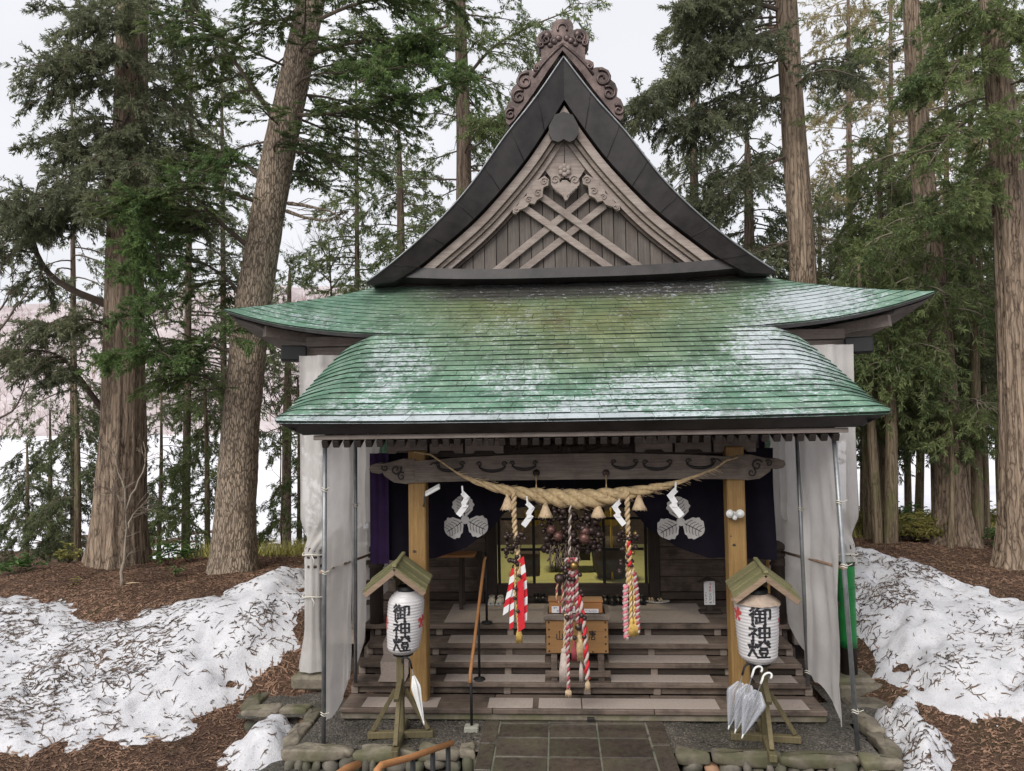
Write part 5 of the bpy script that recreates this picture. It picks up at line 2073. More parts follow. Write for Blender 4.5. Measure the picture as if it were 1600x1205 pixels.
for px_, py_ in ((793, 770), (852, 782), (934, 782), (998, 770)):
    p = at(px_, py_, RY - 0.02)
    b = MB()
    b.lathe([(0.0, 0.02), (0.022, 0.01), (0.030, -0.02), (0.018, -0.045), (0.036, -0.07), (0.070, -0.16), (0.090, -0.20), (0.07, -0.202), (0, -0.19)], 14, tuple(p))
    for k in range(46):
        a = random.uniform(0, 2 * PI)
        r2 = random.uniform(0.6, 1.0) * 0.10
        b.tube([(p[0] + 0.024 * math.cos(a), p[1] + 0.024 * math.sin(a), p[2] - 0.05), (p[0] + 0.058 * math.cos(a), p[1] + 0.058 * math.sin(a), p[2] - 0.14), (p[0] + r2 * math.cos(a), p[1] + r2 * math.sin(a), p[2] - random.uniform(0.195, 0.22))], 0.0035, 3)
    b.build('straw_tassel', M['straw_pale'], rope)


def streamer(px_, py_, sg, s=1.0):
    p = at(px_, py_, RY - 0.06)
    w = 0.04 * s
    pts = [(0, 0), (sg * 0.015, -0.07), (sg * 0.075, -0.10), (sg * 0.02, -0.155), (sg * 0.03, -0.22), (sg * 0.10, -0.29)]
    b = MB()
    pieces = [((0, 0.02), (0.012, -0.08), 0.010), ((0.0, -0.06), (0.07, -0.125), 0.028), ((0.075, -0.10), (0.012, -0.20), 0.030), ((0.02, -0.17), (0.03, -0.235), 0.028), ((0.055, -0.20), (-0.045, -0.33), 0.034)]
    for k, ((x0, z0), (x1, z1), ww) in enumerate(pieces):
        x0, x1 = x0 * sg * s, x1 * sg * s
        z0, z1 = z0 * s, z1 * s
        L = math.hypot(x1 - x0, z1 - z0)
        nx, nz = -(z1 - z0) / L * ww * s, (x1 - x0) / L * ww * s
        y0 = p[1] - 0.008 * k
        q = [(p[0] + x0 - nx, y0, p[2] + z0 - nz), (p[0] + x0 + nx, y0, p[2] + z0 + nz), (p[0] + x1 + nx, y0 - 0.03, p[2] + z1 + nz), (p[0] + x1 - nx, y0 - 0.03, p[2] + z1 - nz)]
        q2 = [(a, c + 0.002, d) for a, c, d in q]
        b.add(q + q2, [(0, 1, 2, 3), (7, 6, 5, 4), (0, 4, 5, 1), (2, 6, 7, 3), (1, 5, 6, 2), (3, 7, 4, 0)])
    b.build('paper_streamer', M['paper'], rope)


streamer(823, 778, 1)
streamer(968, 776, -1)
streamer(722, 762, 1, 1.0)
streamer(1056, 756, -1, 1.15)

# ---- bell ropes
bm_ = MB().ball((0, 0, 0), 1.0, 12)
bm_.tube([(1.02 * math.cos(a), 1.02 * math.sin(a), 0) for a in np.linspace(0, 2 * PI, 16)], 0.07, 5)
bm_.tube([(0, 0, 0.95), (0, 0, 1.2)], 0.14, 6)
bm_.tube([(-0.5, -0.82, -0.35), (0, -0.93, -0.42), (0.5, -0.82, -0.35)], 0.09, 5)
BELL = {k: bm_.mesh('bell', M[k]) for k in ('bell', 'bell_red', 'brass')}


def bell(root, c, r, kind='bell'):
    L = ROOT[root.name].translation
    o = share(BELL[kind], 'bell', root, (c[0] - L.x, c[1] - L.y, c[2] - L.z), (random.uniform(-.5, .5), random.uniform(-.5, .5), random.uniform(0, 6)), (r, r, r))
    return o


def cord(root, px_pts, Y, rad, mats, turns_per_m=7, name='cord', ns=2):
    pts = [at(px, py, Y + dy) for px, py, dy in px_pts]
    L = sum(np.linalg.norm(pts[i + 1] - pts[i]) for i in range(len(pts) - 1))
    b = MB()
    twisted(b, pts, rad, ns, L * turns_per_m, max(14, int(L * 46)), 6, tuple(range(ns)))
    return b.build(name, [M[k] for k in mats], root)


def tassel(root, px, py0, py1, Y, w, mat):
    p, q = at(px, py0, Y), at(px, py1, Y)
    b = MB()
    h = p[2] - q[2]
    b.lathe([(0, 0.02), (w * 0.55, 0), (w * 0.65, -0.03), (w * 0.5, -0.045), (w * 0.75, -0.08), (w, -h * 0.6), (w * 0.95, -h), (0, -h)], 12, tuple(p))
    for k in range(26):
        a = 2 * PI * k / 26
        b.tube([(p[0] + w * 0.55 * math.cos(a), p[1] + w * 0.55 * math.sin(a), p[2] - 0.05), (p[0] + w * 1.0 * math.cos(a), p[1] + w * math.sin(a), p[2] - h * 0.6), (p[0] + w * 1.02 * math.cos(a), p[1] + w * 1.02 * math.sin(a), q[2] - random.uniform(0, 0.03))], w * 0.09, 4)
    return b.build('tassel', M[mat], root)


BY = 9.02
cb = thing('bell_rope', 'central bunch of dark bells with red and white braids hanging before the offering box', 'bell rope', tuple(at(893, 790, BY)), 0, 'bell ropes under the beam')
random.seed(11)
n_ = 0
spots = []
while n_ < 125:
    px_, py_ = random.uniform(846, 942), random.uniform(783, 862)
    if abs(px_ - 893) > 50 - 0.22 * max(0, py_ - 835):
        continue
    r_ = random.choice((0.030, 0.036, 0.042, 0.05))
    p = at(px_, py_, BY + random.uniform(0.06, 0.22))
    if any((p[0] - a) ** 2 + (p[2] - c) ** 2 < (0.62 * (r_ + r2)) ** 2 for a, c, r2 in spots):
        if random.random() < 0.55:
            continue
    spots.append((p[0], p[2], r_))
    bell(cb, p, r_)
    n_ += 1
for px_, py_, r_ in ((861, 828, 0.056), (872, 838, 0.062), (913, 841, 0.072), (914, 830, 0.06), (911, 826, 0.05), (924, 829, 0.045)):
    bell(cb, at(px_, py_, BY + 0.03), r_, 'bell_red' if py_ > 826 and px_ != 924 else 'bell')
b = MB()
for k in range(70):
    px_, py_ = random.uniform(858, 905), random.uniform(850, 880)
    p = at(px_, py_, BY + random.uniform(-0.04, 0.05))
    b.tube([tuple(p), (p[0] + random.uniform(-.05, .05), p[1] + random.uniform(-.03, .03), p[2] - random.uniform(0.04, 0.12))], 0.008, 4)
b.build('frayed_cord', M['twig'], cb)
cord(cb, [(891, 790, -0.06), (890, 840, -0.08), (890, 870, -0.06)], BY, 0.020, ('whitecord', 'twig'), 8)
for k, (x0, x1, y1, mats, rad) in enumerate(((884, 888, 1076, ('crimson', 'whitecord'), 0.026), (893, 892, 1000, ('crimson', 'whitecord'), 0.028), (900, 903, 980, ('whitecord', 'crimson'), 0.027), (898, 912, 990, ('whitecord', 'twig'), 0.024), (884, 880, 960, ('whitecord', 'twig'), 0.022),
                                             (896, 897, 940, ('crimson', 'whitecord'), 0.030), (889, 887, 1000, ('crimson', 'whitecord'), 0.026))):
    cord(cb, [(x0, 872, random.uniform(-.05, .03)), ((x0 + x1) / 2 + random.uniform(-5, 5), 930, random.uniform(-.06, .03)), (x1, y1, random.uniform(-.06, .02))], BY, rad, mats, 10)
cord(cb, [(905, 930, -.05), (912, 975, -.06), (916, 1020, -.05), (918, 1062, -.05)], BY, 0.034, ('red', 'whitecord'), 5)
cord(cb, [(872, 905, -.03), (869, 930, -.03), (872, 942, -.03)], BY, 0.016, ('crimson', 'straw'), 9)
cord(cb, [(877, 905, -.03), (880, 930, -.03), (877, 942, -.03)], BY, 0.016, ('crimson', 'straw'), 9)
cord(cb, [(884, 960, 0), (882, 1000, 0), (882, 1018, 0)], BY, 0.020, ('whitecord', 'straw'), 8)
tassel(cb, 881, 1014, 1068, BY, 0.055, 'whitecord')
tassel(cb, 888, 1072, 1086, BY - 0.03, 0.035, 'straw_pale')
tassel(cb, 918, 1058, 1077, BY - 0.04, 0.028, 'straw_pale')
tassel(cb, 906, 985, 1030, BY - 0.02, 0.042, 'straw')
tassel(cb, 897, 1003, 1030, BY - 0.02, 0.030, 'crimson')
tassel(cb, 908, 1030, 1064, BY, 0.025, 'whitecord')
for px_, py_, r_, k in ((878, 888, 0.032, 'bell'), (883, 893, 0.03, 'bell'), (888, 884, 0.034, 'bell'), (893, 878, 0.035, 'bell_red'), (897, 884, 0.055, 'brass'), (890, 905, 0.03, 'bell'), (886, 900, 0.03, 'bell'), (896, 905, 0.03, 'bell'), (906, 898, 0.028, 'bell'),
                     (874, 904, 0.062, 'bell'), (908, 924, 0.028, 'bell'), (910, 930, 0.026, 'bell'), (886, 965, 0.03, 'bell'), (909, 962, 0.034, 'bell'), (913, 966, 0.03, 'bell'), (904, 980, 0.042, 'bell'), (898, 997, 0.028, 'bell'), (913, 995, 0.028, 'bell'), (903, 978, 0.03, 'brass')):
    bell(cb, at(px_, py_, BY - 0.07), r_, k)

lb = thing('bell_rope', 'left straw bell rope with red and white striped streamers and a gold tassel', 'bell rope', tuple(at(806, 790, BY)), 0, 'bell ropes under the beam')
cord(lb, [(803, 768, 0), (803, 800, 0), (805, 835, 0), (809, 865, 0), (811, 900, -.02)], BY, 0.034, ('straw', 'straw_pale'), 7)
cord(lb, [(805, 880, -.05), (805, 930, -.05), (810, 985, -.05)], BY, 0.016, ('gold', 'straw'), 10)
cord(lb, [(812, 880, -.05), (812, 940, -.05), (813, 980, -.05)], BY, 0.014, ('gold', 'straw'), 10)
tassel(lb, 811, 978, 1002, BY - 0.05, 0.036, 'gold')


def ribbon_strip(root, px_pts, Y, w, mats, nstripe, name='striped_streamer'):
    pts = np.array([at(px, py, Y) for px, py in px_pts])
    s = np.r_[0, np.cumsum(np.linalg.norm(np.diff(pts, axis=0), axis=1))]
    b = MB()
    n = nstripe * 2
    for i in range(n):
        q0, q1 = s[-1] * i / n, s[-1] * (i + 1) / n
        a = np.array([np.interp(q0, s, pts[:, k]) for k in range(3)])
        c = np.array([np.interp(q1, s, pts[:, k]) for k in range(3)])
        sk = np.array([0, 0, w * 1.3])
        wx = np.array([w, 0, 0])
        for lay in (0, 0.012):
            dy = np.array([0, lay, 0])
            b.add([a - wx + dy, a + wx + dy + sk, c + wx + dy + sk, c - wx + dy], [(0, 1, 2, 3)] if lay else [(3, 2, 1, 0)], (i % 2) if len(mats) > 1 else 0)
    return b.build(name, [M[k] for k in mats], root)


ribbon_strip(lb, [(803, 890), (798, 920), (792, 945), (790, 962)], BY - 0.04, 0.034, ('red', 'paper'), 3)
ribbon_strip(lb, [(802, 905), (800, 950), (799, 985)], BY - 0.02, 0.026, ('paper', 'red'), 4)
ribbon_strip(lb, [(814, 875), (818, 905), (820, 940), (819, 975)], BY - 0.05, 0.034, ('red', 'paper'), 4)
ribbon_strip(lb, [(813, 910), (814, 950), (815, 988)], BY - 0.08, 0.040, ('red',), 3, 'red_streamer')
random.seed(5)
for k in range(34):
    t = k / 33
    if k < 20:
        px_, py_ = 805 + random.uniform(-18, 16), 832 + random.uniform(0, 22)
    else:
        px_, py_ = 800 + random.uniform(-10, 9), 855 + random.uniform(0, 32)
    bell(lb, at(px_, py_, BY - 0.04 + random.uniform(-.05, .05)), random.uniform(0.02, 0.034))
for px_, py_ in ((806, 920), (812, 900), (804, 935), (809, 955)):
    bell(lb, at(px_, py_, BY - 0.09), 0.022, 'bell')

rbp = thing('bell_rope', 'right straw bell rope with pink cords and a gold fringe', 'bell rope', tuple(at(982, 790, BY)), 0, 'bell ropes under the beam')
cord(rbp, [(980, 768, 0), (980, 800, 0), (981, 835, 0), (981, 870, 0), (982, 915, -.02)], BY, 0.034, ('straw', 'straw_pale'), 7)
cord(rbp, [(980, 850, -.04), (983, 880, -.04), (985, 930, -.04), (986, 985, -.04)], BY, 0.024, ('gold', 'straw_pale'), 8)
cord(rbp, [(988, 880, -.04), (991, 930, -.04), (992, 988, -.04)], BY, 0.022, ('gold', 'straw_pale'), 8)
cord(rbp, [(982, 845, -.06), (984, 865, -.07), (983, 885, -.06)], BY, 0.030, ('red', 'straw'), 8)
cord(rbp, [(978, 915, -.05), (977, 950, -.05), (979, 998, -.05)], BY, 0.040, ('pink', 'whitecord'), 14)
cord(rbp, [(991, 895, -.05), (996, 935, -.05), (997, 990, -.05)], BY, 0.034, ('crimson', 'whitecord'), 14)
tassel(rbp, 987, 968, 992, BY - 0.06, 0.04, 'gold')
tassel(rbp, 993, 968, 990, BY - 0.05, 0.035, 'gold')
for k in range(34):
    if k < 20:
        px_, py_ = 982 + random.uniform(-16, 16), 830 + random.uniform(0, 20)
    else:
        px_, py_ = 980 + random.uniform(-13, 14), 855 + random.uniform(0, 40)
    bell(rbp, at(px_, py_, BY - 0.04 + random.uniform(-.05, .05)), random.uniform(0.02, 0.034), 'brass' if random.random() < 0.15 else 'bell')


# ---- strokes for lettering
def glyph_strokes(ch):
    G = {
        '御': [[(24, 4), (6, 24)], [(26, 24), (4, 48)], [(17, 38), (17, 96)], [(42, 4), (32, 22)], [(30, 20), (62, 20)], [(28, 38), (64, 38)], [(47, 20), (47, 82)], [(33, 54), (33, 84)], [(47, 60), (62, 60)], [(28, 88), (64, 78)],
              [(70, 14), (94, 14), (94, 66), (84, 62)], [(70, 14), (70, 98)]],
        '神': [[(20, 2), (30, 14)], [(6, 26), (38, 26), (24, 48), (4, 66)], [(23, 44), (23, 98)], [(28, 50), (42, 62)], [(50, 20), (50, 74)], [(50, 20), (94, 20), (94, 74)], [(50, 47), (94, 47)], [(50, 72), (94, 72)], [(72, 2), (72, 99)]],
        '燈': [[(7, 28), (12, 50)], [(40, 22), (30, 46)], [(23, 4), (22, 50), (4, 96)], [(24, 56), (40, 90)], [(48, 10), (64, 10), (40, 42)], [(48, 24), (56, 32)], [(70, 4), (99, 42)], [(92, 6), (80, 20)], [(98, 18), (86, 32)],
              [(54, 44), (86, 44)], [(54, 54), (54, 72)], [(54, 54), (86, 54), (86, 72)], [(54, 71), (86, 71)], [(60, 78), (64, 90)], [(82, 76), (77, 90)], [(42, 95), (99, 95)]],
        '山': [[(50, 6), (50, 90)], [(14, 38), (14, 90), (86, 90)], [(86, 36), (86, 94)]],
        '唐': [[(50, 0), (50, 12)], [(12, 14), (96, 14)], [(22, 14), (20, 60), (6, 98)], [(36, 27), (82, 27), (82, 50)], [(26, 38), (96, 38)], [(36, 50), (82, 50)], [(58, 18), (58, 64)], [(40, 66), (40, 96)], [(40, 66), (82, 66), (82, 96)], [(40, 92), (82, 92)]],
    }
    return G[ch]


def write(b, ch, put, size, width, mi=0, step=6.0):
    """brush strokes as narrow plates; put(x, z) maps glyph units to a point"""
    for si, st in enumerate(glyph_strokes(ch)):
        pts = []
        for (x0, y0), (x1, y1) in zip(st[:-1], st[1:]):
            n = max(1, int(math.hypot(x1 - x0, y1 - y0) / step))
            for k in range(n):
                pts.append((x0 + (x1 - x0) * k / n, y0 + (y1 - y0) * k / n))
        pts.append(st[-1])
        L, R_ = [], []
        for i, (x, y) in enumerate(pts):
            a, c = pts[max(i - 1, 0)], pts[min(i + 1, len(pts) - 1)]
            tx, ty = c[0] - a[0], c[1] - a[1]
            l = math.hypot(tx, ty) or 1
            t = i / max(1, len(pts) - 1)
            w = width * (1.08 - 0.35 * math.sin(PI * t) * 0.6 - 0.28 * t) * (1 + 0.1 * math.sin(si * 3 + i))
            if abs(tx) > abs(ty):
                w *= 0.82
            ex = -tx / l * 2.0 if i == 0 else (tx / l * 2.0 if i == len(pts) - 1 else 0)
            ey = -ty / l * 2.0 if i == 0 else (ty / l * 2.0 if i == len(pts) - 1 else 0)
            L.append(put((x + ex - ty / l * w) / 100 * size, -(y + ey + tx / l * w) / 100 * size))
            R_.append(put((x + ex + ty / l * w) / 100 * size, -(y + ey - tx / l * w) / 100 * size))
        b.grid([L, R_], mi, False)


def scribble(b, x0, z0, x1, z1, y, rows, cols, mi, rnd):
    """rows of tiny brush marks standing for small print"""
    for r in range(rows):
        for c in range(cols):
            cx0 = x0 + (x1 - x0) * (c + 0.15) / cols
            cx1 = x0 + (x1 - x0) * (c + 0.85) / cols
            cz0 = z0 + (z1 - z0) * (r + 0.12) / rows
            cz1 = z0 + (z1 - z0) * (r + 0.88) / rows
            for k in range(4):
                if rnd.random() < 0.5:
                    zz = rnd.uniform(cz0, cz1)
                    b.add([(cx0, y, zz), (cx1, y, zz), (cx1, y, zz + abs(cz1 - cz0) * 0.13), (cx0, y, zz + abs(cz1 - cz0) * 0.13)], [(0, 1, 2, 3)], mi)
                else:
                    xx = rnd.uniform(cx0, cx1)
                    b.add([(xx, y, cz0), (xx + (cx1 - cx0) * 0.15, y, cz0), (xx + (cx1 - cx0) * 0.15, y, cz1), (xx, y, cz1)], [(0, 1, 2, 3)], mi)


# ---- offering box with its two small boxes
OY = 9.56
p0, p1 = at(854, 1020, OY), at(950, 969, OY)
x0, x1, zt = p0[0], p1[0], at(900, 969, OY)[2]
zb = at(900, 1021, OY)[2]
box = thing('offering_box', 'brown wooden offering box on legs at the middle of the steps', 'offering box', ((x0 + x1) / 2, OY + 0.22, 0.34))
MB().box2(x0, x1, OY, OY + 0.46, zb, zt, 0.006).build('body', M['box_x'], box)
b = MB()
b.box2(x0 - 0.03, x1 + 0.03, OY - 0.03, OY + 0.02, zt + 0.002, zt + 0.075, 0.008)
b.box2(x0 - 0.03, x1 + 0.03, OY + 0.44, OY + 0.50, zt + 0.002, zt + 0.075, 0.008)
b.box2(x0 - 0.03, x0 + 0.03, OY + 0.022, OY + 0.438, zt + 0.002, zt + 0.075, 0.008)
b.box2(x1 - 0.03, x1 + 0.03, OY + 0.022, OY + 0.438, zt + 0.002, zt + 0.075, 0.008)
b.build('rim', M['grey_x'], box)
for k in range(5):
    MB().box2(x0 + 0.04, x1 - 0.04, OY + 0.05 + k * 0.08, OY + 0.09 + k * 0.08, zt + 0.012, zt + 0.045, 0.008).build('slat', M['box_x'], box)
for x in (x0 + 0.055, x1 - 0.135):
    for y in (OY + 0.03, OY + 0.36):
        MB().box2(x, x + 0.08, y, y + 0.08, 0.337 if y < OY + 0.2 else 0.502, zb - 0.001, 0.006).build('leg', M['step_x'], box)
MB().box2(x0 - 0.02, x1 + 0.02, OY + 0.005, OY + 0.03, zb - 0.30, zb - 0.22, 0.006).build('stretcher', M['step_x'], box)
b = MB()
for x in (x0 + 0.035, x1 - 0.035):
    for k in range(5):
        b.ball((x, OY - 0.003, zb + 0.03 + (zt - zb - 0.06) * k / 4), 0.012, 8, 0, (1, .5, 1))
for x in (x0 + 0.2, x1 - 0.2):
    b.ball((x, OY - 0.003, zb + 0.02), 0.010, 8, 0, (1, .5, 1))
b.build('stud', M['charcoal'], box)
b = MB()
for ch, px_ in (('山', 868), ('唐', 919)):
    g0 = at(px_, 985, OY)
    write(b, ch, lambda x, z, g0=g0: Vector((g0[0] + x * 0.8, OY - 0.003, g0[2] + z)), 0.125, 6.5, 0)
b.build('lettering', M['ink'], box)
for (pa, pb2, lab, red) in (((858, 963), (903, 938), 'left small wooden box with a paper label, on the offering box', True), ((907, 962), (941, 939), 'right small wooden box with a paper label, on the offering box', False)):
    yy = OY + 0.035
    q0, q1 = at(*pa, yy), at(*pb2, yy)
    z0_ = zt + 0.078
    z1_ = q1[2]
    sb = thing('small_wooden_box', lab, 'box', ((q0[0] + q1[0]) / 2, yy + 0.1, z0_), 0, 'small boxes on the offering box')
    MB().box2(q0[0], q1[0], yy, yy + 0.20, z0_, z1_ - 0.02, 0.005).build('case', M['ochre_x'], sb)
    MB().box2(q0[0] - 0.01, q1[0] + 0.01, yy - 0.012, yy + 0.23, z1_ - 0.018, z1_ + 0.004, 0.004).build('lid', M['ochre_x'], sb)
    lx0, lx1 = (q0[0] + 0.035, q1[0] - 0.04) if red else (q0[0] + 0.04, q1[0] - 0.05)
    lz0, lz1 = z0_ + 0.004, z1_ - (0.075 if red else 0.10)
    b = MB()
    b.add([(lx0, yy - 0.003, lz0), (lx1, yy - 0.003, lz0), (lx1, yy - 0.003, lz1), (lx0, yy - 0.003, lz1)], [(0, 1, 2, 3)], 0)
    rnd = random.Random(3 if red else 4)
    h = lz1 - lz0
    scribble(b, lx0 + 0.015, lz0 + h * 0.55, lx1 - 0.015, lz1 - 0.01, yy - 0.005, 1, 4, 1 if not red else 3, rnd)
    scribble(b, lx0 + 0.06, lz0 + 0.01, lx1 - 0.015, lz0 + h * 0.45, yy - 0.005, 1, 6, 3, rnd)
    if red:
        xm = lx0 + (lx1 - lx0) * 0.36
        b.add([(xm - 0.013, yy - 0.006, lz0), (xm + 0.013, yy - 0.006, lz0), (xm + 0.013, yy - 0.006, lz1), (xm - 0.013, yy - 0.006, lz1)], [(0, 1, 2, 3)], 2)
    b.build('label', [M['paper'], M['redink'], M['crimson'], M['blueink']], sb)

# ---- notice board with its own little roof, on the veranda
NY = 10.95
c = at(1109, 947, NY)
zf = 0.845
nb_ = thing('notice_board', 'small white notice on a roofed wooden stand beside the right lantern', 'notice', (c[0], NY, zf))
tz = at(1109, 903, NY)[2]
b = MB()
b.box2(c[0] - 0.04, c[0] + 0.04, NY + 0.005, NY + 0.04, zf, tz - 0.02, 0.004)
b.box2(c[0] - 0.15, c[0] + 0.17, NY - 0.06, NY + 0.1, zf, zf + 0.03, 0.006)
b.build('stand', M['dark_z'], nb_)
for sg in (-1, 1):
    MB().bar((c[0] + sg * 0.005, NY, tz), (c[0] + sg * 0.16, NY, tz - 0.07), 0.14, 0.016).build('roof_board', M['dark_x'], nb_)
b = MB()
zt_, zb_ = at(1109, 908, NY)[2], at(1109, 945, NY)[2]
b.cbox((c[0], NY - 0.006, (zt_ + zb_) / 2), (0.155, 0.012, zt_ - zb_), 0.002)
rnd = random.Random(9)
yy = NY - 0.0135
scribble(b, c[0] - 0.012, zb_ + (zt_ - zb_) * 0.52, c[0] + 0.03, zt_ - 0.015, yy, 3, 1, 2, rnd)
scribble(b, c[0] - 0.012, zb_ + 0.02, c[0] + 0.03, zb_ + (zt_ - zb_) * 0.5, yy, 4, 1, 1, rnd)
scribble(b, c[0] - 0.065, zb_ + 0.02, c[0] - 0.04, zb_ + (zt_ - zb_) * 0.55, yy, 6, 1, 1, rnd)
scribble(b, c[0] + 0.045, zb_ + 0.02, c[0] + 0.062, zt_ - 0.02, yy, 12, 1, 3, rnd)
b.build('sheet', [M['paper'], M['ink'], M['redink'], M['blueink']], nb_)

# ---- bench left of the door
c0, c1 = at(664, 868, 11.1), at(741, 868, 11.1)
bt = thing('bench_table', 'narrow tan wooden table against the left wall of the porch', 'table', ((c0[0] + c1[0]) / 2, 11.3, 0.835))
MB().box2(c0[0] - 0.3, c1[0], 11.1, 11.45, c0[2] - 0.035, c0[2], 0.006).build('tabletop', M['ochre_x'], bt)
for x in (c0[0] - 0.1, c1[0] - 0.24):
    for y in (11.13, 11.38):
        MB().box2(x, x + 0.055, y, y + 0.055, 0.845, c0[2] - 0.036, 0.004).build('leg', M['dark_z'], bt)
pl = thing('leaning_board', 'slim dark board leaning against the wall by the left door pillar', 'board', (-1.42, 11.6, 0.84))
MB().bar((-1.42, 11.55, 0.85), (-1.46, 11.66, 1.62), 0.09, 0.02).build('plank', M['dark_z'], pl)


# ---- shoes
def shoe_mesh(mats):
    b = MB()
    n = 14
    rows = []
    for i in range(11):
        t = i / 10
        w = 0.045 * (0.75 + 0.45 * math.sin(PI * (0.15 + 0.75 * t))) * (1 if 0 < i < 10 else 0.3)
        h = 0.075 - 0.035 * t ** 1.5 if i < 10 else 0.02
        if i == 0:
            h = 0.05
        y = -0.13 + 0.26 * t
        rows.append([(w * math.cos(a), y, max(0.0, 0.02 + h * math.sin(a)) if math.sin(a) > 0 else 0.0) for a in np.linspace(0, 2 * PI, n + 1)])
    b.grid(rows, 0, True)
    b.tube([(0.036 * math.cos(a), -0.06 + 0.06 * math.sin(a), 0.088) for a in np.linspace(0, 2 * PI, 14)], 0.010, 6)
    b.add([(0.032 * math.cos(a), -0.06 + 0.055 * math.sin(a), 0.090) for a in np.linspace(0, 2 * PI, 13)[:-1]], [tuple(range(12))], 1)
    b.box2(-0.048, 0.048, -0.13, 0.125, 0.0, 0.018, 0.006, 2)
    for k in range(4):
        b.tube([(-0.022, 0.02 + 0.02 * k, 0.078 - 0.010 * k), (0, 0.02 + 0.02 * k, 0.086 - 0.010 * k), (0.022, 0.02 + 0.02 * k, 0.078 - 0.010 * k)], 0.004, 5, 2)
    return b.mesh('shoe', mats)


def sandal_mesh(mats):
    b = MB()
    b.prism([(0.045 * math.cos(a) * (1 + 0.15 * math.sin(a)), 0.13 * math.sin(a)) for a in np.linspace(0, 2 * PI, 20)[:-1]], 0, 0.02)
    b.v = [(x, z, y) for x, y, z in b.v]
    b.tube([(-0.04, 0.0, 0.02), (0, 0.02, 0.06), (0.04, 0.0, 0.02)], 0.014, 6, 1)
    b.tube([(-0.042, 0.05, 0.02), (0, 0.06, 0.055), (0.042, 0.05, 0.02)], 0.014, 6, 1)
    return b.mesh('sandal', mats)


SHW = shoe_mesh([M['shoe_white'], M['charcoal'], M['white_plastic']])
SHB = shoe_mesh([M['shoe_black'], M['charcoal'], M['charcoal']])
SHS = sandal_mesh([M['shoe_white'], M['straw_pale']])


def put_shoe(mesh, name, px, py, rz, label, group, cat='shoe', sc=1.0):
    p = atz(px, py, 0.845)
    o = bpy.data.objects.new(name, mesh)
    COL.objects.link(o)
    o.location = (p[0], p[1], 0.845)
    o.rotation_euler = (0, 0, rz)
    o.scale = (sc, sc, sc)
    tag(o, label, cat, group)


put_shoe(SHW, 'sneaker', 768, 943, PI, 'left white sneaker of the pair by the stair rail', 'white sneakers by the stair rail', sc=1.05)
put_shoe(SHW, 'sneaker', 781, 943, PI - 0.1, 'right white sneaker of the pair by the stair rail', 'white sneakers by the stair rail', sc=1.05)
for k, px_ in enumerate((946, 956, 966, 975)):
    put_shoe(SHB, 'black_shoe', px_, 942 + (k % 2), PI + random.uniform(-.15, .15), ('outermost', 'second', 'third', 'last')[k] + ' black shoe in the row right of the offering box, counted from the box', 'black shoes by the offering box', sc=1.05)
put_shoe(SHB, 'black_shoe', 1003, 942, PI, 'single black shoe between the pink cords and the sandals', 'black shoes by the offering box')
put_shoe(SHS, 'sandal', 1021, 941, 1.2, 'left pale sandal on the right of the veranda floor', 'pale sandals on the veranda', 'sandal')
put_shoe(SHS, 'sandal', 1034, 941, 1.9, 'right pale sandal on the right of the veranda floor', 'pale sandals on the veranda', 'sandal')
for k, px_ in enumerate((838, 848)):
    put_shoe(SHB, 'black_shoe', px_, 938, PI, ('first', 'second')[k] + ' dark shoe just left of the boxes on the offering box', 'dark shoes left of the offering box')

# ---- stair handrail
hr = thing('stair_handrail', 'wooden stair handrail on black metal posts, left of the middle of the steps', 'handrail', (-1.28, 9.4, 0.0))
ra, rc = at(757, 876, 10.28), at(735, 1052, 8.86)
b = MB()
dr = (rc - ra) / np.linalg.norm(rc - ra)
b.tube([tuple(ra + np.array([0, 0.16, 0.02])), tuple(ra), tuple((ra + rc) / 2), tuple(rc), tuple(rc + np.array([0, -0.05, -0.10]))], 0.021, 10)
b.build('rail', M['ochre_x'], hr)
for Y, zb_ in ((10.44, 0.84), (9.62, 0.345), (8.90, 0.06)):
    t = (10.28 - Y) / (10.28 - 8.86)
    p = ra + (rc - ra) * t
    x = p[0]
    b = MB().tube([(x, Y, zb_), (x, Y, p[2] - 0.015)], 0.017, 8)
    b.build('post', M['black_metal'], hr)
    if zb_ > 0.2:
        b = MB().lathe([(0, 0.035), (0.025, 0.03), (0.03, 0.014), (0.075, 0.012), (0.08, 0.0)], 14, (x, Y, zb_ + 0.001))
        b.build('base_plate', M['black_metal'], hr)
    else:
        MB().cbox((x, Y, 0.012), (0.17, 0.13, 0.09), 0.012).build('footing', M['pale_block'], hr)
for px_, py_, s in ((757, 1115, 0.14), (1034, 1118, 0.14)):
    p = atz(px_, py_, 0.03)
    b = MB().cbox((p[0], p[1] - 0.04, 0.03), (s, 0.13, 0.10), 0.012)
    b.thing('stone_block', M['pale_block'], 'pale stone block under the stair sill at the %s edge of the path' % ('left' if px_ < 900 else 'right'), 'block', 'blocks under the stair sill')
p = atz(923, 1126, 0.03)
MB().cbox((p[0], p[1], 0.045), (0.085, 0.085, 0.05), 0.006).thing('drain_block', M['charcoal'], 'small dark square block on the paving just below the stair sill', 'block')

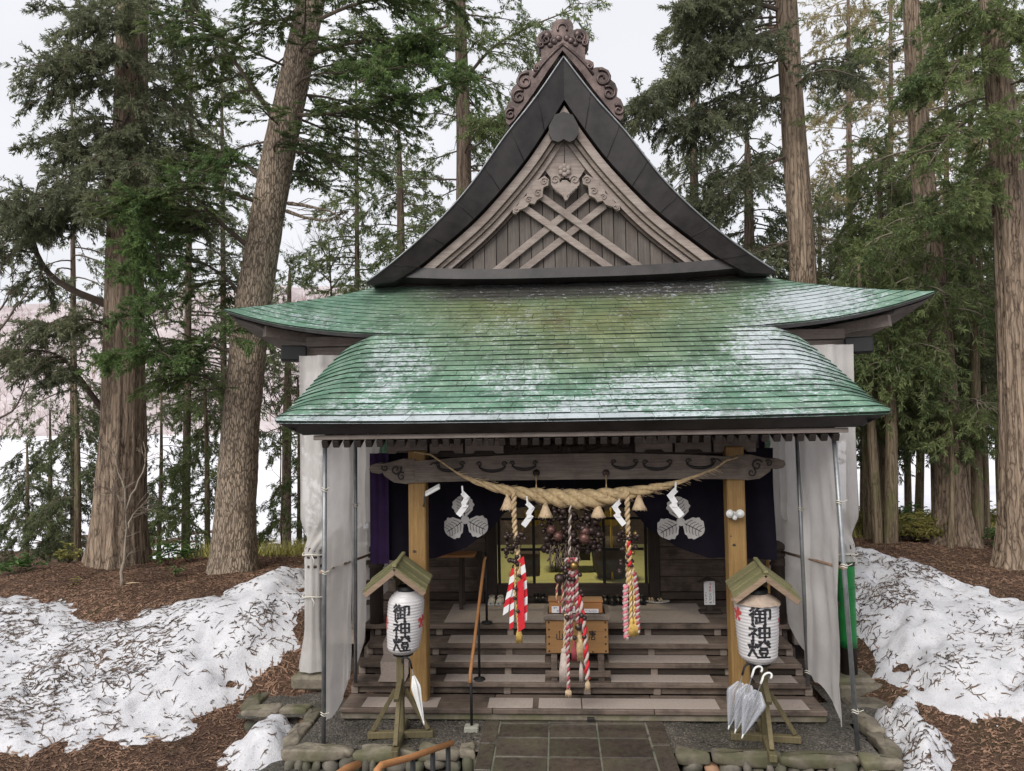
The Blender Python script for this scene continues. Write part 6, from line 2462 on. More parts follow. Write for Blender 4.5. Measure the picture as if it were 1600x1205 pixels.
# ---- handrail of the approach steps, in front
fr = thing('approach_handrail', 'round wooden handrail on black posts at the bottom of the picture', 'handrail', tuple(atz(676, 1230, 0.05)))
a0, a1, a2 = at(706, 1161, 6.35), at(640, 1184, 5.75), at(596, 1196, 5.35)
b = MB()
b.tube([tuple(a0), tuple(a1), tuple(a2), tuple(at(589, 1204, 5.25)), tuple(at(590, 1226, 5.2))], [0.024, 0.025, 0.026, 0.026, 0.026], 12)
b.build('rail', M['ochre_x'], fr)
b = MB().tube([tuple(at(560, 1194, 5.0)), tuple(at(541, 1202, 4.85)), tuple(at(520, 1216, 4.7)), tuple(at(470, 1260, 4.4))], 0.026, 12)
b.build('rail', M['ochre_x'], fr)
for px_, py_, Y in ((700, 1165, 6.3), (676, 1173, 6.07), (645, 1184, 5.8)):
    p = at(px_, py_, Y)
    MB().tube([(p[0], Y, p[2]), (p[0], Y, min(p[2] - 0.5, gz(p[0], Y) - 0.05))], 0.021, 8).build('post', M['black_metal'], fr)


# ---- lantern stands
def lantern_stand(front, back, lx, label, Yf, sgn):
    pf = at(*front, Yf)
    # find the depth where the far end of the ridge is level with the near end
    best = min(np.linspace(Yf + 0.2, Yf + 2.0, 400), key=lambda Y: abs(at(*back, Y)[2] - pf[2]))
    pk = at(*back, best)
    d = np.array([pk[0] - pf[0], pk[1] - pf[1]])
    L = min(np.linalg.norm(d), 0.8)
    ang_ = math.atan2(-(d[0]), d[1])
    st = thing('lantern_stand', label, 'lantern stand', (pf[0], pf[1], 0.0), ang_, 'roofed lantern stands')
    zr = pf[2]
    R = ROOT[st.name]

    def loc(b):
        b.v = [tuple(R @ Vector(p)) for p in b.v]
        return b
    w = 0.345
    drop = 0.262
    for s in (-1, 1):
        nbd = 5
        for k in range(nbd):
            y0 = L * k / nbd
            y1 = L * (k + 1) / nbd
            b = MB()
            P = [(0, zr), (s * w, zr - drop)]
            dz = 0.022 + (0.018 if k % 2 else 0)
            b.add([(0, y0 + .004, zr), (s * w, y0 + .004, zr - drop), (s * w, y1 - .004, zr - drop), (0, y1 - .004, zr),
                   (0, y0 + .004, zr + dz), (s * (w + .01), y0 + .004, zr - drop + dz), (s * (w + .01), y1 - .004, zr - drop + dz), (0, y1 - .004, zr + dz)],
                  [(0, 1, 2, 3), (7, 6, 5, 4), (0, 4, 5, 1), (1, 5, 6, 2), (2, 6, 7, 3), (3, 7, 4, 0)] if s < 0 else [(3, 2, 1, 0), (4, 5, 6, 7), (1, 5, 4, 0), (2, 6, 5, 1), (3, 7, 6, 2), (0, 4, 7, 3)])
            loc(b).build('roof_board', M['moss_y'], st)
        b = MB().bar((s * 0.002, 0.02, zr - 0.035), (s * (w - 0.01), 0.02, zr - drop - 0.03), 0.035, 0.06, 0.004)
        loc(b).build('verge_board', M['stand_end'], st)
        b = MB().bar((s * 0.002, L - 0.05, zr - 0.035), (s * (w - 0.01), L - 0.05, zr - drop - 0.03), 0.035, 0.06, 0.004)
        loc(b).build('verge_board', M['stand_end'], st)
    loc(MB().box2(-0.025, 0.025, -0.01, L, zr + 0.015, zr + 0.05, 0.008)).build('ridge_board', M['moss_y'], st)
    loc(MB().box2(-0.035, 0.035, 0.16, L - 0.1, zr - 0.15, zr - 0.09, 0.005)).build('ridge_beam', M['moss_z'], st)
    yp = 0.42
    loc(MB().box2(-0.042, 0.042, yp - 0.042, yp + 0.042, 0.06, zr - 0.091, 0.008)).build('post', M['moss_z'], st)
    loc(MB().box2(-0.38, 0.38, yp - 0.04, yp + 0.04, 0.005, 0.085, 0.01)).build('foot', M['moss_z'], st)
    loc(MB().box2(-0.042, 0.042, yp - 0.55, yp + 0.35, 0.008, 0.09, 0.01)).build('foot', M['moss_z'], st)
    for s in (-1, 1):
        loc(MB().bar((s * 0.06, yp, 0.55), (s * 0.32, yp, 0.10), 0.05, 0.05)).build('brace', M['moss_z'], st)
    loc(MB().bar((0, yp - 0.06, 0.62), (0, yp - 0.45, 0.10), 0.05, 0.05)).build('brace', M['moss_z'], st)
    loc(MB().bar((0, yp - 0.36, 0.56), (0, yp + 0.02, 0.70), 0.06, 0.05)).build('bracket', M['moss_z'], st)
    return st, R


LY = 8.45
lantern_stand((616, 889), (638, 858), 0, 'mossy roofed wooden stand holding the lantern left of the steps', 8.25, -1)
lantern_stand((1197, 899), (1169, 862), 0, 'mossy roofed wooden stand holding the lantern right of the steps', 8.25, 1)


def paper_lantern(cx_px, top_px, bot_px, w_top, w_mid, w_bot, Y, label, glyph_px, wrapped, crest_sides, gsize):
    ct, cb_ = at(cx_px[0], top_px, Y), at(cx_px[1], bot_px, Y)
    k = Y / FPX
    H = ct[2] - cb_[2]
    root = thing('paper_lantern', label, 'lantern', tuple(cb_), 0, 'paper lanterns beside the steps')
    prof = []
    n = 84
    for i in range(n + 1):
        t = i / n
        if t < 0.11:
            r = w_bot * (0.66 + 0.34 * math.sin(t / 0.11 * PI / 2))
        elif t > 0.80:
            r = w_top * (0.52 + 0.48 * math.cos((t - 0.80) / 0.20 * PI / 2) ** 0.8)
        else:
            r = w_bot + (w_top - w_bot) * (t - 0.11) / 0.69
            r *= 1 + w_mid * math.sin(PI * (t - 0.11) / 0.69)
        r *= k / 2
        r += 0.0028 * math.sin(t * n * PI * 0.5)
        prof.append((r, t * H))

    def rad(z):
        return float(np.interp(z, [p[1] for p in prof], [p[0] for p in prof]))

    def cen(z):
        t = z / H
        return (cb_[0] + (ct[0] - cb_[0]) * t, cb_[1])
    b = MB()
    nn = 48
    rows = []
    for r, z in prof:
        cx_, cy_ = cen(z)
        rows.append([(cx_ + r * math.cos(a), cy_ + r * math.sin(a), cb_[2] + z) for a in np.linspace(0, 2 * PI, nn + 1)])
    b.grid(rows, 0, True)
    b.build('shade', M['lantern'], root)
    b = MB()
    rt = prof[-1][0]
    b.lathe([(rt * 0.98, -0.02), (rt * 1.03, 0.0), (rt * 1.03, 0.055), (rt * 0.85, 0.06), (rt * 0.80, 0.02)], 24, (ct[0], ct[1], ct[2] - 0.008))
    b.build('top_ring', M['black_metal'], root)
    b = MB()
    rbt = prof[0][0]
    b.lathe([(0, -0.02), (rbt * 0.95, -0.02), (rbt * 1.02, 0.012), (rbt * 0.98, 0.03)], 24, (cb_[0], cb_[1], cb_[2] - 0.004))
    b.build('bottom_ring', M['black_metal'], root)
    b = MB()
    for s in (-1, 1):
        b.tube([(ct[0] + s * rt * 0.9, ct[1], ct[2] + 0.04), (ct[0] + s * rt * 0.5, ct[1] + 0.04, ct[2] + 0.11), (ct[0], ct[1] + 0.05, ct[2] + 0.14)], 0.005, 5)
    b.build('hanger', M['black_metal'], root)
    if wrapped:
        b = MB()
        rows = []
        for i in range(6):
            t = i / 5
            z = H * (1.0 - 0.13 * t)
            rows.append([(cen(z)[0] + (rad(z) + 0.006 + 0.012 * t * (1 + math.sin(q * 5)) + 0.02 * t) * math.cos(a), cen(z)[1] + (rad(z) + 0.006 + 0.012 * t * (1 + math.sin(q * 5)) + 0.02 * t) * math.sin(a), cb_[2] + z - 0.01 * t * math.sin(q * 3)) for q, a in enumerate(np.linspace(0, 2 * PI, 33))])
        b.grid(rows, 0, True)
        b.build('torn_cover', mat_wrap, root)
    # lettering wrapped onto the shade
    b = MB()
    for ch, (gx_, gy_) in zip('御神燈', glyph_px):
        g0 = at(gx_, gy_, Y - 0.2)
        size, asp = gsize

        def put(x, z, g0=g0):
            Z = g0[2] + (z + size / 2) * asp - cb_[2]
            cx_, cy_ = cen(Z)
            dx = g0[0] + x * 0.98 - size / 2 - cx_
            r = rad(Z) + 0.0045
            a = max(-1.25, min(1.25, dx / r))
            return Vector((cx_ + r * math.sin(a), cy_ - r * math.cos(a), cb_[2] + Z))
        write(b, ch, put, size, 7.6, 0, 4.0)
    b.build('lettering', M['ink'], root)
    for s, zt_ in crest_sides:
        b = MB()
        for kx, kz, rr in ((0, 0, 0.035), (0.05, 0.02, 0.025), (-0.045, 0.03, 0.025), (0.02, 0.055, 0.025), (0.03, -0.05, 0.022), (-0.03, -0.045, 0.022)):
            ring = []
            for q in np.linspace(0, 2 * PI, 13)[:-1]:
                Z = H * zt_ + kz + rr * math.sin(q)
                r = rad(Z) + 0.004
                a = s * 1.28 + (kx + rr * math.cos(q)) / r
                ring.append((cen(Z)[0] + r * math.sin(a), cen(Z)[1] - r * math.cos(a), cb_[2] + Z))
            b.add(ring, [tuple(range(12))])
        b.build('red_crest', M['redink'], root)
    return root


mat_wrap = mat_plain('brown_torn_paper', (0.34, 0.265, 0.21), 0.7, 0.25, 12)
paper_lantern((636, 630), 922, 1019, 56, 0.05, 50, 8.50, 'white paper lantern with three black characters hanging left of the steps', ((627, 957), (627, 982.5), (627, 1006)), False, ((1, 0.52), (-1, 0.5)), (0.21, 0.88))
paper_lantern((1181, 1185), 926, 1033, 65, 0.02, 56, 8.50, 'weathered white lantern with torn brown top, right of the steps', ((1187, 962), (1186, 989), (1186, 1014)), True, ((-1, 0.72), (1, 0.6)), (0.255, 0.78))


# ---- umbrellas
def umbrella(top, tip, r, mat, label, handle='white_plastic', hook=1, group='closed clear umbrellas by the right lantern', lobes=8):
    top, tip = np.array(top), np.array(tip)
    d = tip - top
    L = np.linalg.norm(d)
    z = -d / L
    x = np.cross([0, 1, 0], z)
    x /= np.linalg.norm(x)
    y = np.cross(z, x)
    R = Matrix((tuple(x), tuple(y), tuple(z))).transposed()
    o = thing('umbrella', label, 'umbrella', tuple(tip), 0, group)
    b = MB()
    rows = []
    n = 64
    for i in range(15):
        t = i / 14
        rr = r * (0.30 + 0.70 * min(1, t / 0.22)) if t < 0.22 else r * (1 - (t - 0.22) / 0.78) ** 0.9 + 0.006
        row = []
        for k in range(n + 1):
            a = 2 * PI * k / n
            q = rr * (0.72 + 0.28 * math.cos(lobes * a + t * 2.2) + 0.06 * math.sin(3 * a))
            row.append(tuple(np.array(R @ Vector((q * math.cos(a), q * math.sin(a), -L * (0.05 + 0.90 * t)))) + top))
        rows.append(row)
    b.grid(rows, 0, True)
    b.build('canopy', M[mat], o)
    b = MB().tube([tuple(top + z * 0.06), tuple(top + d * 0.5), tuple(tip)], 0.006, 6)
    b.build('shaft', M['galv'], o)
    b = MB().tube([tuple(tip - d / L * 0.05), tuple(tip)], 0.009, 6)
    b.build('ferrule', M['white_plastic'], o)
    b = MB()
    pts = [top + z * 0.05, top + z * 0.13]
    for a in np.linspace(0, PI * 1.15, 9):
        pts.append(top + z * (0.13 + 0.045 * math.sin(a)) + np.array([hook * (0.045 - 0.045 * math.cos(a)), 0, 0]))
    b.tube([tuple(p) for p in pts], 0.012, 8)
    b.build('handle', M[handle], o)
    return o


umbrella(at(645, 1052, 8.35), at(663, 1133, 8.28), 0.055, 'white_plastic', 'furled white umbrella hooked on the left lantern stand', 'black_metal', -1, 'umbrellas hung on the lantern stands', 6)
umbrella(at(1186, 1076, 8.25), at(1159, 1154, 8.12), 0.135, 'vinyl', 'front clear umbrella hanging below the right lantern', 'white_plastic', 1)
umbrella(at(1172, 1066, 8.32), at(1148, 1146, 8.22), 0.12, 'vinyl', 'middle clear umbrella of the bundle below the right lantern', 'white_plastic', 1)
umbrella(at(1158, 1062, 8.38), at(1138, 1140, 8.3), 0.12, 'vinyl', 'rear clear umbrella of the bundle, nearest the ochre post', 'black_metal', 1)

# ---- lamps on the posts
p = at(664, 771, 9.26)
fl = thing('flood_light', 'flat white flood light on an arm fixed to the left ochre post', 'lamp', tuple(p))
q = at(676, 766, 9.0)
MB().cbox(tuple(q), (0.20, 0.13, 0.028), 0.01, Matrix.Rotation(math.radians(-28), 3, 'Y') @ Matrix.Rotation(math.radians(18), 3, 'X')).build('lamp_head', M['white_plastic'], fl)
MB().tube([(-1.90, 9.29, p[2] - 0.16), (-1.87, 9.2, p[2] - 0.10), (-1.86, 9.12, p[2] - 0.02), tuple(q + np.array([-0.07, 0, -0.03]))], 0.014, 8).build('arm', M['galv'], fl)
p = at(1146, 803, 9.28)
sl_ = thing('sensor_light', 'twin white sensor lamp on the right ochre post', 'lamp', tuple(p))
MB().box2(p[0] - 0.03, p[0] + 0.03, 9.25, 9.30, p[2] - 0.05, p[2] + 0.03, 0.01).build('base', M['white_plastic'], sl_)
for dx, dz in ((-0.062, 0.012), (0.062, 0.012)):
    b = MB().lathe([(0, 0.05), (0.03, 0.045), (0.052, 0.0), (0.05, -0.012), (0, -0.005)], 16, (p[0] + dx, 9.20, p[2] + dz), Matrix.Rotation(PI / 2, 3, 'X') @ Matrix.Rotation(-dx * 6, 3, 'Y') @ Matrix.Rotation(PI, 3, 'X'))
    b.ball((p[0] + dx, 9.20, p[2] + dz), 0.042, 12)
    b.build('lamp_head', M['white_plastic'], sl_)
MB().ball((p[0], 9.22, p[2] - 0.04), 0.032, 12).build('sensor', M['white_plastic'], sl_)

# ---- inside the hall
lamp = thing('ceiling_lamp', 'lit ceiling lamp glowing inside the hall above the mats', 'lamp', (0, 13.6, 3.85))
MB().box2(-0.35, 0.35, 13.45, 13.75, 3.88, 3.995, 0.01).build('housing', M['white_plastic'], lamp)
_t = NT('lit_lamp_cover')
_e = _t.n('ShaderNodeEmission')
_e.inputs[0].default_value = (1.0, 0.86, 0.55, 1)
_e.inputs[1].default_value = 4.0
MB().box2(-0.33, 0.33, 13.47, 13.73, 3.83, 3.878, 0.01).build('diffuser', _t.done(_e), lamp)
_l = bpy.data.lights.new('ceiling_lamp_light', 'AREA')
_l.shape = 'RECTANGLE'
_l.size, _l.size_y = 0.6, 0.3
_l.energy = 28
_l.color = (1.0, 0.86, 0.55)
_o = bpy.data.objects.new('ceiling_lamp_light', _l)
COL.objects.link(_o)
_o.location = (0, 13.6, 3.80)
c = at(955, 878, 13.2)
b = MB().lathe([(0, 0.95), (0.24, 0.95), (0.30, 1.12), (0.33, 1.28), (0.30, 1.45), (0.24, 1.62), (0, 1.62)], 24, (c[0], 13.2, -0.06))
b.thing('drum', M['dark_z'], 'dark barrel drum standing inside the hall behind the right door pane', 'drum')
c = at(905, 872, 13.6)
tb = thing('altar_table', 'low black altar table inside the hall behind the bell rope', 'table', (c[0], 13.8, 0.88))
MB().box2(c[0] - 0.5, c[0] + 0.4, 13.6, 14.1, 1.42, 1.5, 0.01).build('tabletop', M['charcoal'], tb)
for x in (c[0] - 0.42, c[0] + 0.3):
    for y in (13.65, 14.0):
        MB().bar((x, y, 0.882), (x + (0.05 if x < c[0] else -0.05), y, 1.419), 0.06, 0.06).build('leg', M['charcoal'], tb)
MB().box2(c[0] - 0.3, c[0] + 0.2, 13.58, 13.62, 1.1, 1.40, 0.005).build('apron', M['charcoal'], tb)
for px_, lab in ((833, 'yellow gilded banner inside the hall behind the left door panes'), (955, 'yellow gilded banner inside the hall behind the right door panes')):
    c = at(px_, 812, 12.9)
    b = MB()
    rows = []
    for i in range(9):
        x = c[0] - 0.2 + 0.05 * i
        rows.append([(x, 12.9 + 0.02 * math.sin(i * 2), c[2] + 0.16 - (0.12 if i in (0, 8) else 0.0) - k * 0.09 - (0.03 * math.sin(i * 1.9) if k == 3 else 0)) for k in range(4)])
    b.grid(rows, 0, False)
    b.tube([(c[0], 12.93, 0.88), (c[0], 12.93, c[2] + 0.2)], 0.02, 8)
    b.thing('gilded_banner', M['yellow'], lab, 'banner', 'gilded banners in the hall')
c = at(826, 880, 13.4)
b = MB()
b.box2(c[0] - 0.2, c[0] + 0.2, 13.3, 13.7, 0.882, 1.28, 0.01)
b.thing('low_chest', M['dark_x'], 'small dark chest on the mats behind the left door panes', 'chest')


# ================================================================ trees
def trunk_mesh(parent, path, radii, mat, ridges=0.10, nrid=18, flare=0.0, flare_h=0.8, seg=44, dz=0.14, name='trunk', plates=False):
    """tapered trunk with vertical bark ridges and root flare; path is a list of points"""
    P = np.array(path, float)
    s = np.r_[0, np.cumsum(np.linalg.norm(np.diff(P, axis=0), axis=1))]
    n = max(6, int(s[-1] / dz))
    q = np.linspace(0, s[-1], n + 1)
    C = np.stack([np.interp(q, s, P[:, k]) for k in range(3)], 1)
    for _ in range(6):
        C[1:-1] = (C[:-2] + 2 * C[1:-1] + C[2:]) / 4
    Rr = np.interp(q, s, radii)
    a = np.linspace(0, 2 * PI, seg, endpoint=False)
    A, Q = np.meshgrid(a, q)
    ph = RNG.uniform(0, 50)
    # noise that wraps round the stem
    def wrapn(k, fz, o=3):
        return fbm(np.cos(A) * k + ph + 40, np.sin(A) * k + Q * fz + ph + 40, o)
    rid = np.abs(wrapn(nrid / 4.0, 0.12 if not plates else 1.6, 3)) * 2 - 0.5
    r = Rr[:, None] * (1 + ridges * rid + 0.10 * wrapn(1.0, 0.5, 2))
    if flare:
        fl = np.exp(-Q / flare_h)
        but = 0.55 + 0.9 * np.clip(np.sin(A * 3 + ph) * 0.5 + 0.5 + 0.5 * wrapn(1.5, 0.1, 2), 0, 1.3)
        r = r * (1 + flare * fl * but)
    X = C[:, 0][:, None] + r * np.cos(A)
    Y = C[:, 1][:, None] + r * np.sin(A)
    Z = C[:, 2][:, None] + 0 * A
    V = np.stack([X, Y, Z], 2).reshape(-1, 3)
    i, j = np.meshgrid(np.arange(n), np.arange(seg), indexing='ij')
    a0 = (i * seg + j).reshape(-1)
    a1 = (i * seg + (j + 1) % seg).reshape(-1)
    F = np.c_[a0, a1, a1 + seg, a0 + seg]
    return np_mesh(name, V, [F], mat, None, parent, True)


class Crown:
    """needles and twigs of one tree, gathered as arrays"""

    def __init__(s):
        s.V, s.F, s.M, s.n = [], [], [], 0
        s.sp, s.sd, s.ss = [], [], []

    def tube(s, pts, r0, r1, sides=4):
        P = np.array(pts, float)
        n = len(P)
        T = np.gradient(P, axis=0)
        T /= np.maximum(np.linalg.norm(T, axis=1)[:, None], 1e-9)
        ref = np.where(np.abs(T[:, 2:3]) < 0.9, np.array([[0, 0, 1.0]]), np.array([[1.0, 0, 0]]))
        U = np.cross(T, ref)
        U /= np.linalg.norm(U, axis=1)[:, None]
        W = np.cross(T, U)
        R = np.linspace(r0, r1, n)[:, None]
        a = np.linspace(0, 2 * PI, sides, endpoint=False)
        V = (P[:, None, :] + (U[:, None, :] * np.cos(a)[None, :, None] + W[:, None, :] * np.sin(a)[None, :, None]) * R[:, :, None]).reshape(-1, 3)
        i, j = np.meshgrid(np.arange(n - 1), np.arange(sides), indexing='ij')
        a0 = (i * sides + j).reshape(-1)
        a1 = (i * sides + (j + 1) % sides).reshape(-1)
        F = np.c_[a0, a1, a1 + sides, a0 + sides] + s.n
        s.V.append(V)
        s.F.append(F)
        s.M.append(np.zeros(len(F), int))
        s.n += len(V)

    def spray(s, p, d, size):
        s.sp.append(p)
        s.sd.append(d)
        s.ss.append(size)

    def needles(s, K=13, spread=0.55, droop=0.15, width=0.022, flat=False, up=0.0, lmin=0.45):
        K, width = int(K * (1.6 if flat else 1.9)), width * (0.62 if flat else 0.55)
        if not s.sp:
            return
        P, D, S = np.array(s.sp), np.array(s.sd), np.array(s.ss)
        D = D / np.maximum(np.linalg.norm(D, axis=1)[:, None], 1e-9)
        N = len(P)
        t = RNG.random((N, K))
        base = P[:, None, :] + D[:, None, :] * (S[:, None] * t * 0.75)[:, :, None]
        rnd = RNG.normal(0, 1, (N, K, 3))
        if flat:
            side = np.cross(D, np.array([0, 0, 1.0]))
            side /= np.maximum(np.linalg.norm(side, axis=1)[:, None], 1e-6)
            sg = np.where(RNG.random((N, K)) < 0.5, -1, 1)
            dr = D[:, None, :] * 0.75 + side[:, None, :] * (sg * RNG.uniform(0.4, 1.0, (N, K)))[:, :, None] * spread * 1.6 + rnd * 0.13
        else:
            dr = D[:, None, :] * 0.8 + rnd * spread
        dr[:, :, 2] += up - droop * t
        dr /= np.linalg.norm(dr, axis=2)[:, :, None]
        L = (S[:, None] * RNG.uniform(lmin, 0.95, (N, K)) * (0.62 - 0.22 * t))[:, :, None]
        w = np.cross(dr, RNG.normal(0, 1, (N, K, 3)))
        if flat:
            w = np.cross(dr, np.array([0, 0, 1.0]) + RNG.normal(0, 0.35, (N, K, 3)))
        w /= np.maximum(np.linalg.norm(w, axis=2)[:, :, None], 1e-6)
        w *= (width * RNG.uniform(0.6, 1.35, (N, K)))[:, :, None]
        tip = base + dr * L
        tip[:, :, 2] -= (L[:, :, 0] * droop * 0.35)
        mid = base + dr * L * 0.45
        V = np.stack([base, mid + w, tip, mid - w], 2).reshape(-1, 3)
        F = np.arange(len(V)).reshape(-1, 4) + s.n
        s.V.append(V)
        s.F.append(F)
        s.M.append(np.ones(len(F), int))
        s.n += len(V)
        s.sp, s.sd, s.ss = [], [], []

    def build(s, parent, mats, name='crown'):
        return np_mesh(name, np.concatenate(s.V), s.F, mats, np.concatenate(s.M), parent)


def limb_curve(p, az, L, rise, droop, n=9, wig=0.06):
    d = np.array([math.cos(az), math.sin(az), 0])
    pts = []
    wx, wy = RNG.normal(0, wig, 2)
    for i in range(n):
        t = i / (n - 1)
        side = np.array([-d[1], d[0], 0]) * (wx * math.sin(t * 5) + wy * t * t) * L
        pts.append(np.array(p) + d * L * t + side + np.array([0, 0, L * (rise * t - droop * t * t)]))
    return np.array(pts)


def dress(cr, pts, shoot=0.5, dens=9.0, sp_size=0.28, bare=0.25, hang=0.25, per=4, flat=False):
    """side shoots along a limb, each set with sprays"""
    s = np.r_[0, np.cumsum(np.linalg.norm(np.diff(pts, axis=0), axis=1))]
    L = s[-1]
    n = max(2, int(L * (1 - bare) * dens))
    for k in range(n):
        t = bare + (1 - bare) * (k + RNG.random()) / n
        q = t * L
        p = np.array([np.interp(q, s, pts[:, c]) for c in range(3)])
        i = min(np.searchsorted(s, q), len(pts) - 1)
        T = pts[i] - pts[max(i - 1, 0)]
        T = T / max(np.linalg.norm(T), 1e-6)
        sd = np.cross(T, [0, 0, 1.0])
        sd /= max(np.linalg.norm(sd), 1e-6)
        sg = 1 if RNG.random() < 0.5 else -1
        d = T * RNG.uniform(0.3, 0.9) + sd * sg * RNG.uniform(0.3, 1.0) + np.array([0, 0, RNG.normal(0.0, 0.12 if flat else 0.4) - hang])
        d /= np.linalg.norm(d)
        l = shoot * RNG.uniform(0.45, 1.15) * (1.15 - 0.55 * t)
        mid = p + d * l * 0.5
        end = p + d * l + np.array([0, 0, -hang * l * 0.35])
        cr.tube([p, mid, end], 0.008, 0.003, 3)
        for m_ in range(per):
            f = (m_ + RNG.random() * 0.9) / per
            b = p + (mid - p) * min(1, f * 2) + (end - mid) * max(0, f * 2 - 1)
            dd = d + RNG.normal(0, 0.10 if flat else 0.35, 3) + (sd * RNG.choice((-1, 1)) * RNG.uniform(0, 0.8) if flat else 0)
            cr.spray(b, dd, sp_size * RNG.uniform(0.6, 1.2))
        cr.spray(end, d + RNG.normal(0, 0.15, 3), sp_size * 1.1)


def conifer(name, label, path, radii, zlo, zhi, nl, lfun, leaf, bark, rise=0.15, droop=0.45, azf=None, shoot=0.5, dens=9, sp=0.28, K=13, width=0.022, spread=0.55, hang=0.25, per=4,
            bare=0.2, flare=0.0, seg=36, ridges=0.08, extra=(), dead=(), group=None, flat=False, nrid=16, plates=False, top=True, twigmat=None, limb_r=0.03):
    radii = [radii[0] * 1.12] * max(0, len(path) - len(radii)) + list(radii)
    foot = tuple(path[0])
    t = thing(name, label, 'tree', foot, 0, group)
    trunk_mesh(t, path, radii, bark, ridges, nrid, flare, 0.55, seg, 0.14 if seg > 20 else 0.4, 'trunk', plates)
    P = np.array(path)
    cr = Crown()
    for k in range(nl):
        z = zlo + (zhi - zlo) * (k + RNG.random()) / nl
        c = np.array([np.interp(z, P[:, 2], P[:, 0]), np.interp(z, P[:, 2], P[:, 1]), z])
        az = azf(k, z) if azf else RNG.uniform(0, 2 * PI)
        f = (z - zlo) / max(zhi - zlo, 1e-3)
        L = lfun(f) * RNG.uniform(0.65, 1.15)
        pts = limb_curve(c, az, L, rise + RNG.normal(0, 0.12), droop * RNG.uniform(0.6, 1.3))
        cr.tube(pts, limb_r * (0.6 + 0.4 * L / 2.5), 0.006, 5)
        dress(cr, pts, shoot, dens, sp, bare, hang, per, flat)
    for e in extra:
        pts = np.array(e[0], float)
        # resample and smooth the given limb
        s = np.r_[0, np.cumsum(np.linalg.norm(np.diff(pts, axis=0), axis=1))]
        q = np.linspace(0, s[-1], 14)
        pts = np.stack([np.interp(q, s, pts[:, c]) for c in range(3)], 1)
        for _ in range(3):
            pts[1:-1] = (pts[:-2] + 2 * pts[1:-1] + pts[2:]) / 4
        o = e[1] if len(e) > 1 else {}
        cr.tube(pts, o.get('r', 0.05), 0.012, 6)
        dress(cr, pts, o.get('shoot', shoot), o.get('dens', dens), o.get('sp', sp), o.get('bare', bare), o.get('hang', hang), o.get('per', per), o.get('flat', flat))
        for k in range(o.get('subs', 0)):
            i = RNG.integers(4, 13)
            d = pts[i] - pts[i - 1]
            az = math.atan2(d[1], d[0]) + RNG.choice((-1, 1)) * RNG.uniform(0.4, 1.1)
            sub = limb_curve(pts[i], az, o.get('sublen', 1.0) * RNG.uniform(0.6, 1.2), 0.1, 0.4, 7)
            cr.tube(sub, 0.018, 0.006, 4)
            dress(cr, sub, o.get('shoot', shoot), o.get('dens', dens), o.get('sp', sp), 0.1, o.get('hang', hang), o.get('per', per), o.get('flat', flat))
    if top:
        c = P[-1]
        for k in range(14):
            cr.spray(c + RNG.normal(0, 0.12, 3), np.array([RNG.normal(0, .6), RNG.normal(0, .6), 1.0]), sp * 1.2)
    cr.needles(K, spread, 0.25, width, flat)
    cr.build(t, [twigmat or M['twig'], leaf])
    for d in dead:
        pts = np.array(d, float)
        b = MB().tube([tuple(p) for p in pts], list(np.linspace(0.04, 0.010, len(pts))), 7)
        b.build('dead_limb', bark, t)
        b = MB()
        for k in range(9):
            i = RNG.integers(1, len(pts))
            p = pts[i - 1] + (pts[i] - pts[i - 1]) * RNG.random()
            q = p + np.array([RNG.normal(0, .3), RNG.normal(0, .2), RNG.normal(-0.02, .2)])
            b.tube([tuple(p), tuple((p + q) / 2 + RNG.normal(0, .03, 3)), tuple(q)], [0.010, 0.007, 0.003], 4)
        b.build('dead_twigs', M['twig'], t, kind='stuff')
    return t


def A3(lst, Y):
    """photo pixels with a depth offset -> points"""
    return [tuple(at(px, py, Y + (o[0] if o else 0))) for px, py, *o in lst]


def stem_path(lst, Y, ztop=None, foot=None):
    p = [tuple(at(px, py, Y)) for px, py in lst]
    if 600 < lst[0][1] < 700:
        p.insert(0, (p[0][0] + (p[0][0] - p[1][0]) * 0.3, Y, gz(p[0][0], Y) - 0.1))
    if foot is not None:
        p[0] = (p[0][0], p[0][1], foot)
    if ztop is not None and ztop > p[-1][2]:
        a, b = np.array(p[-2]), np.array(p[-1])
        d = (b - a) / (b[2] - a[2])
        e = b + d * (ztop - b[2])
        p.append((e[0] * 0.6 + b[0] * 0.4, e[1], ztop))
    return p


random.seed(21)
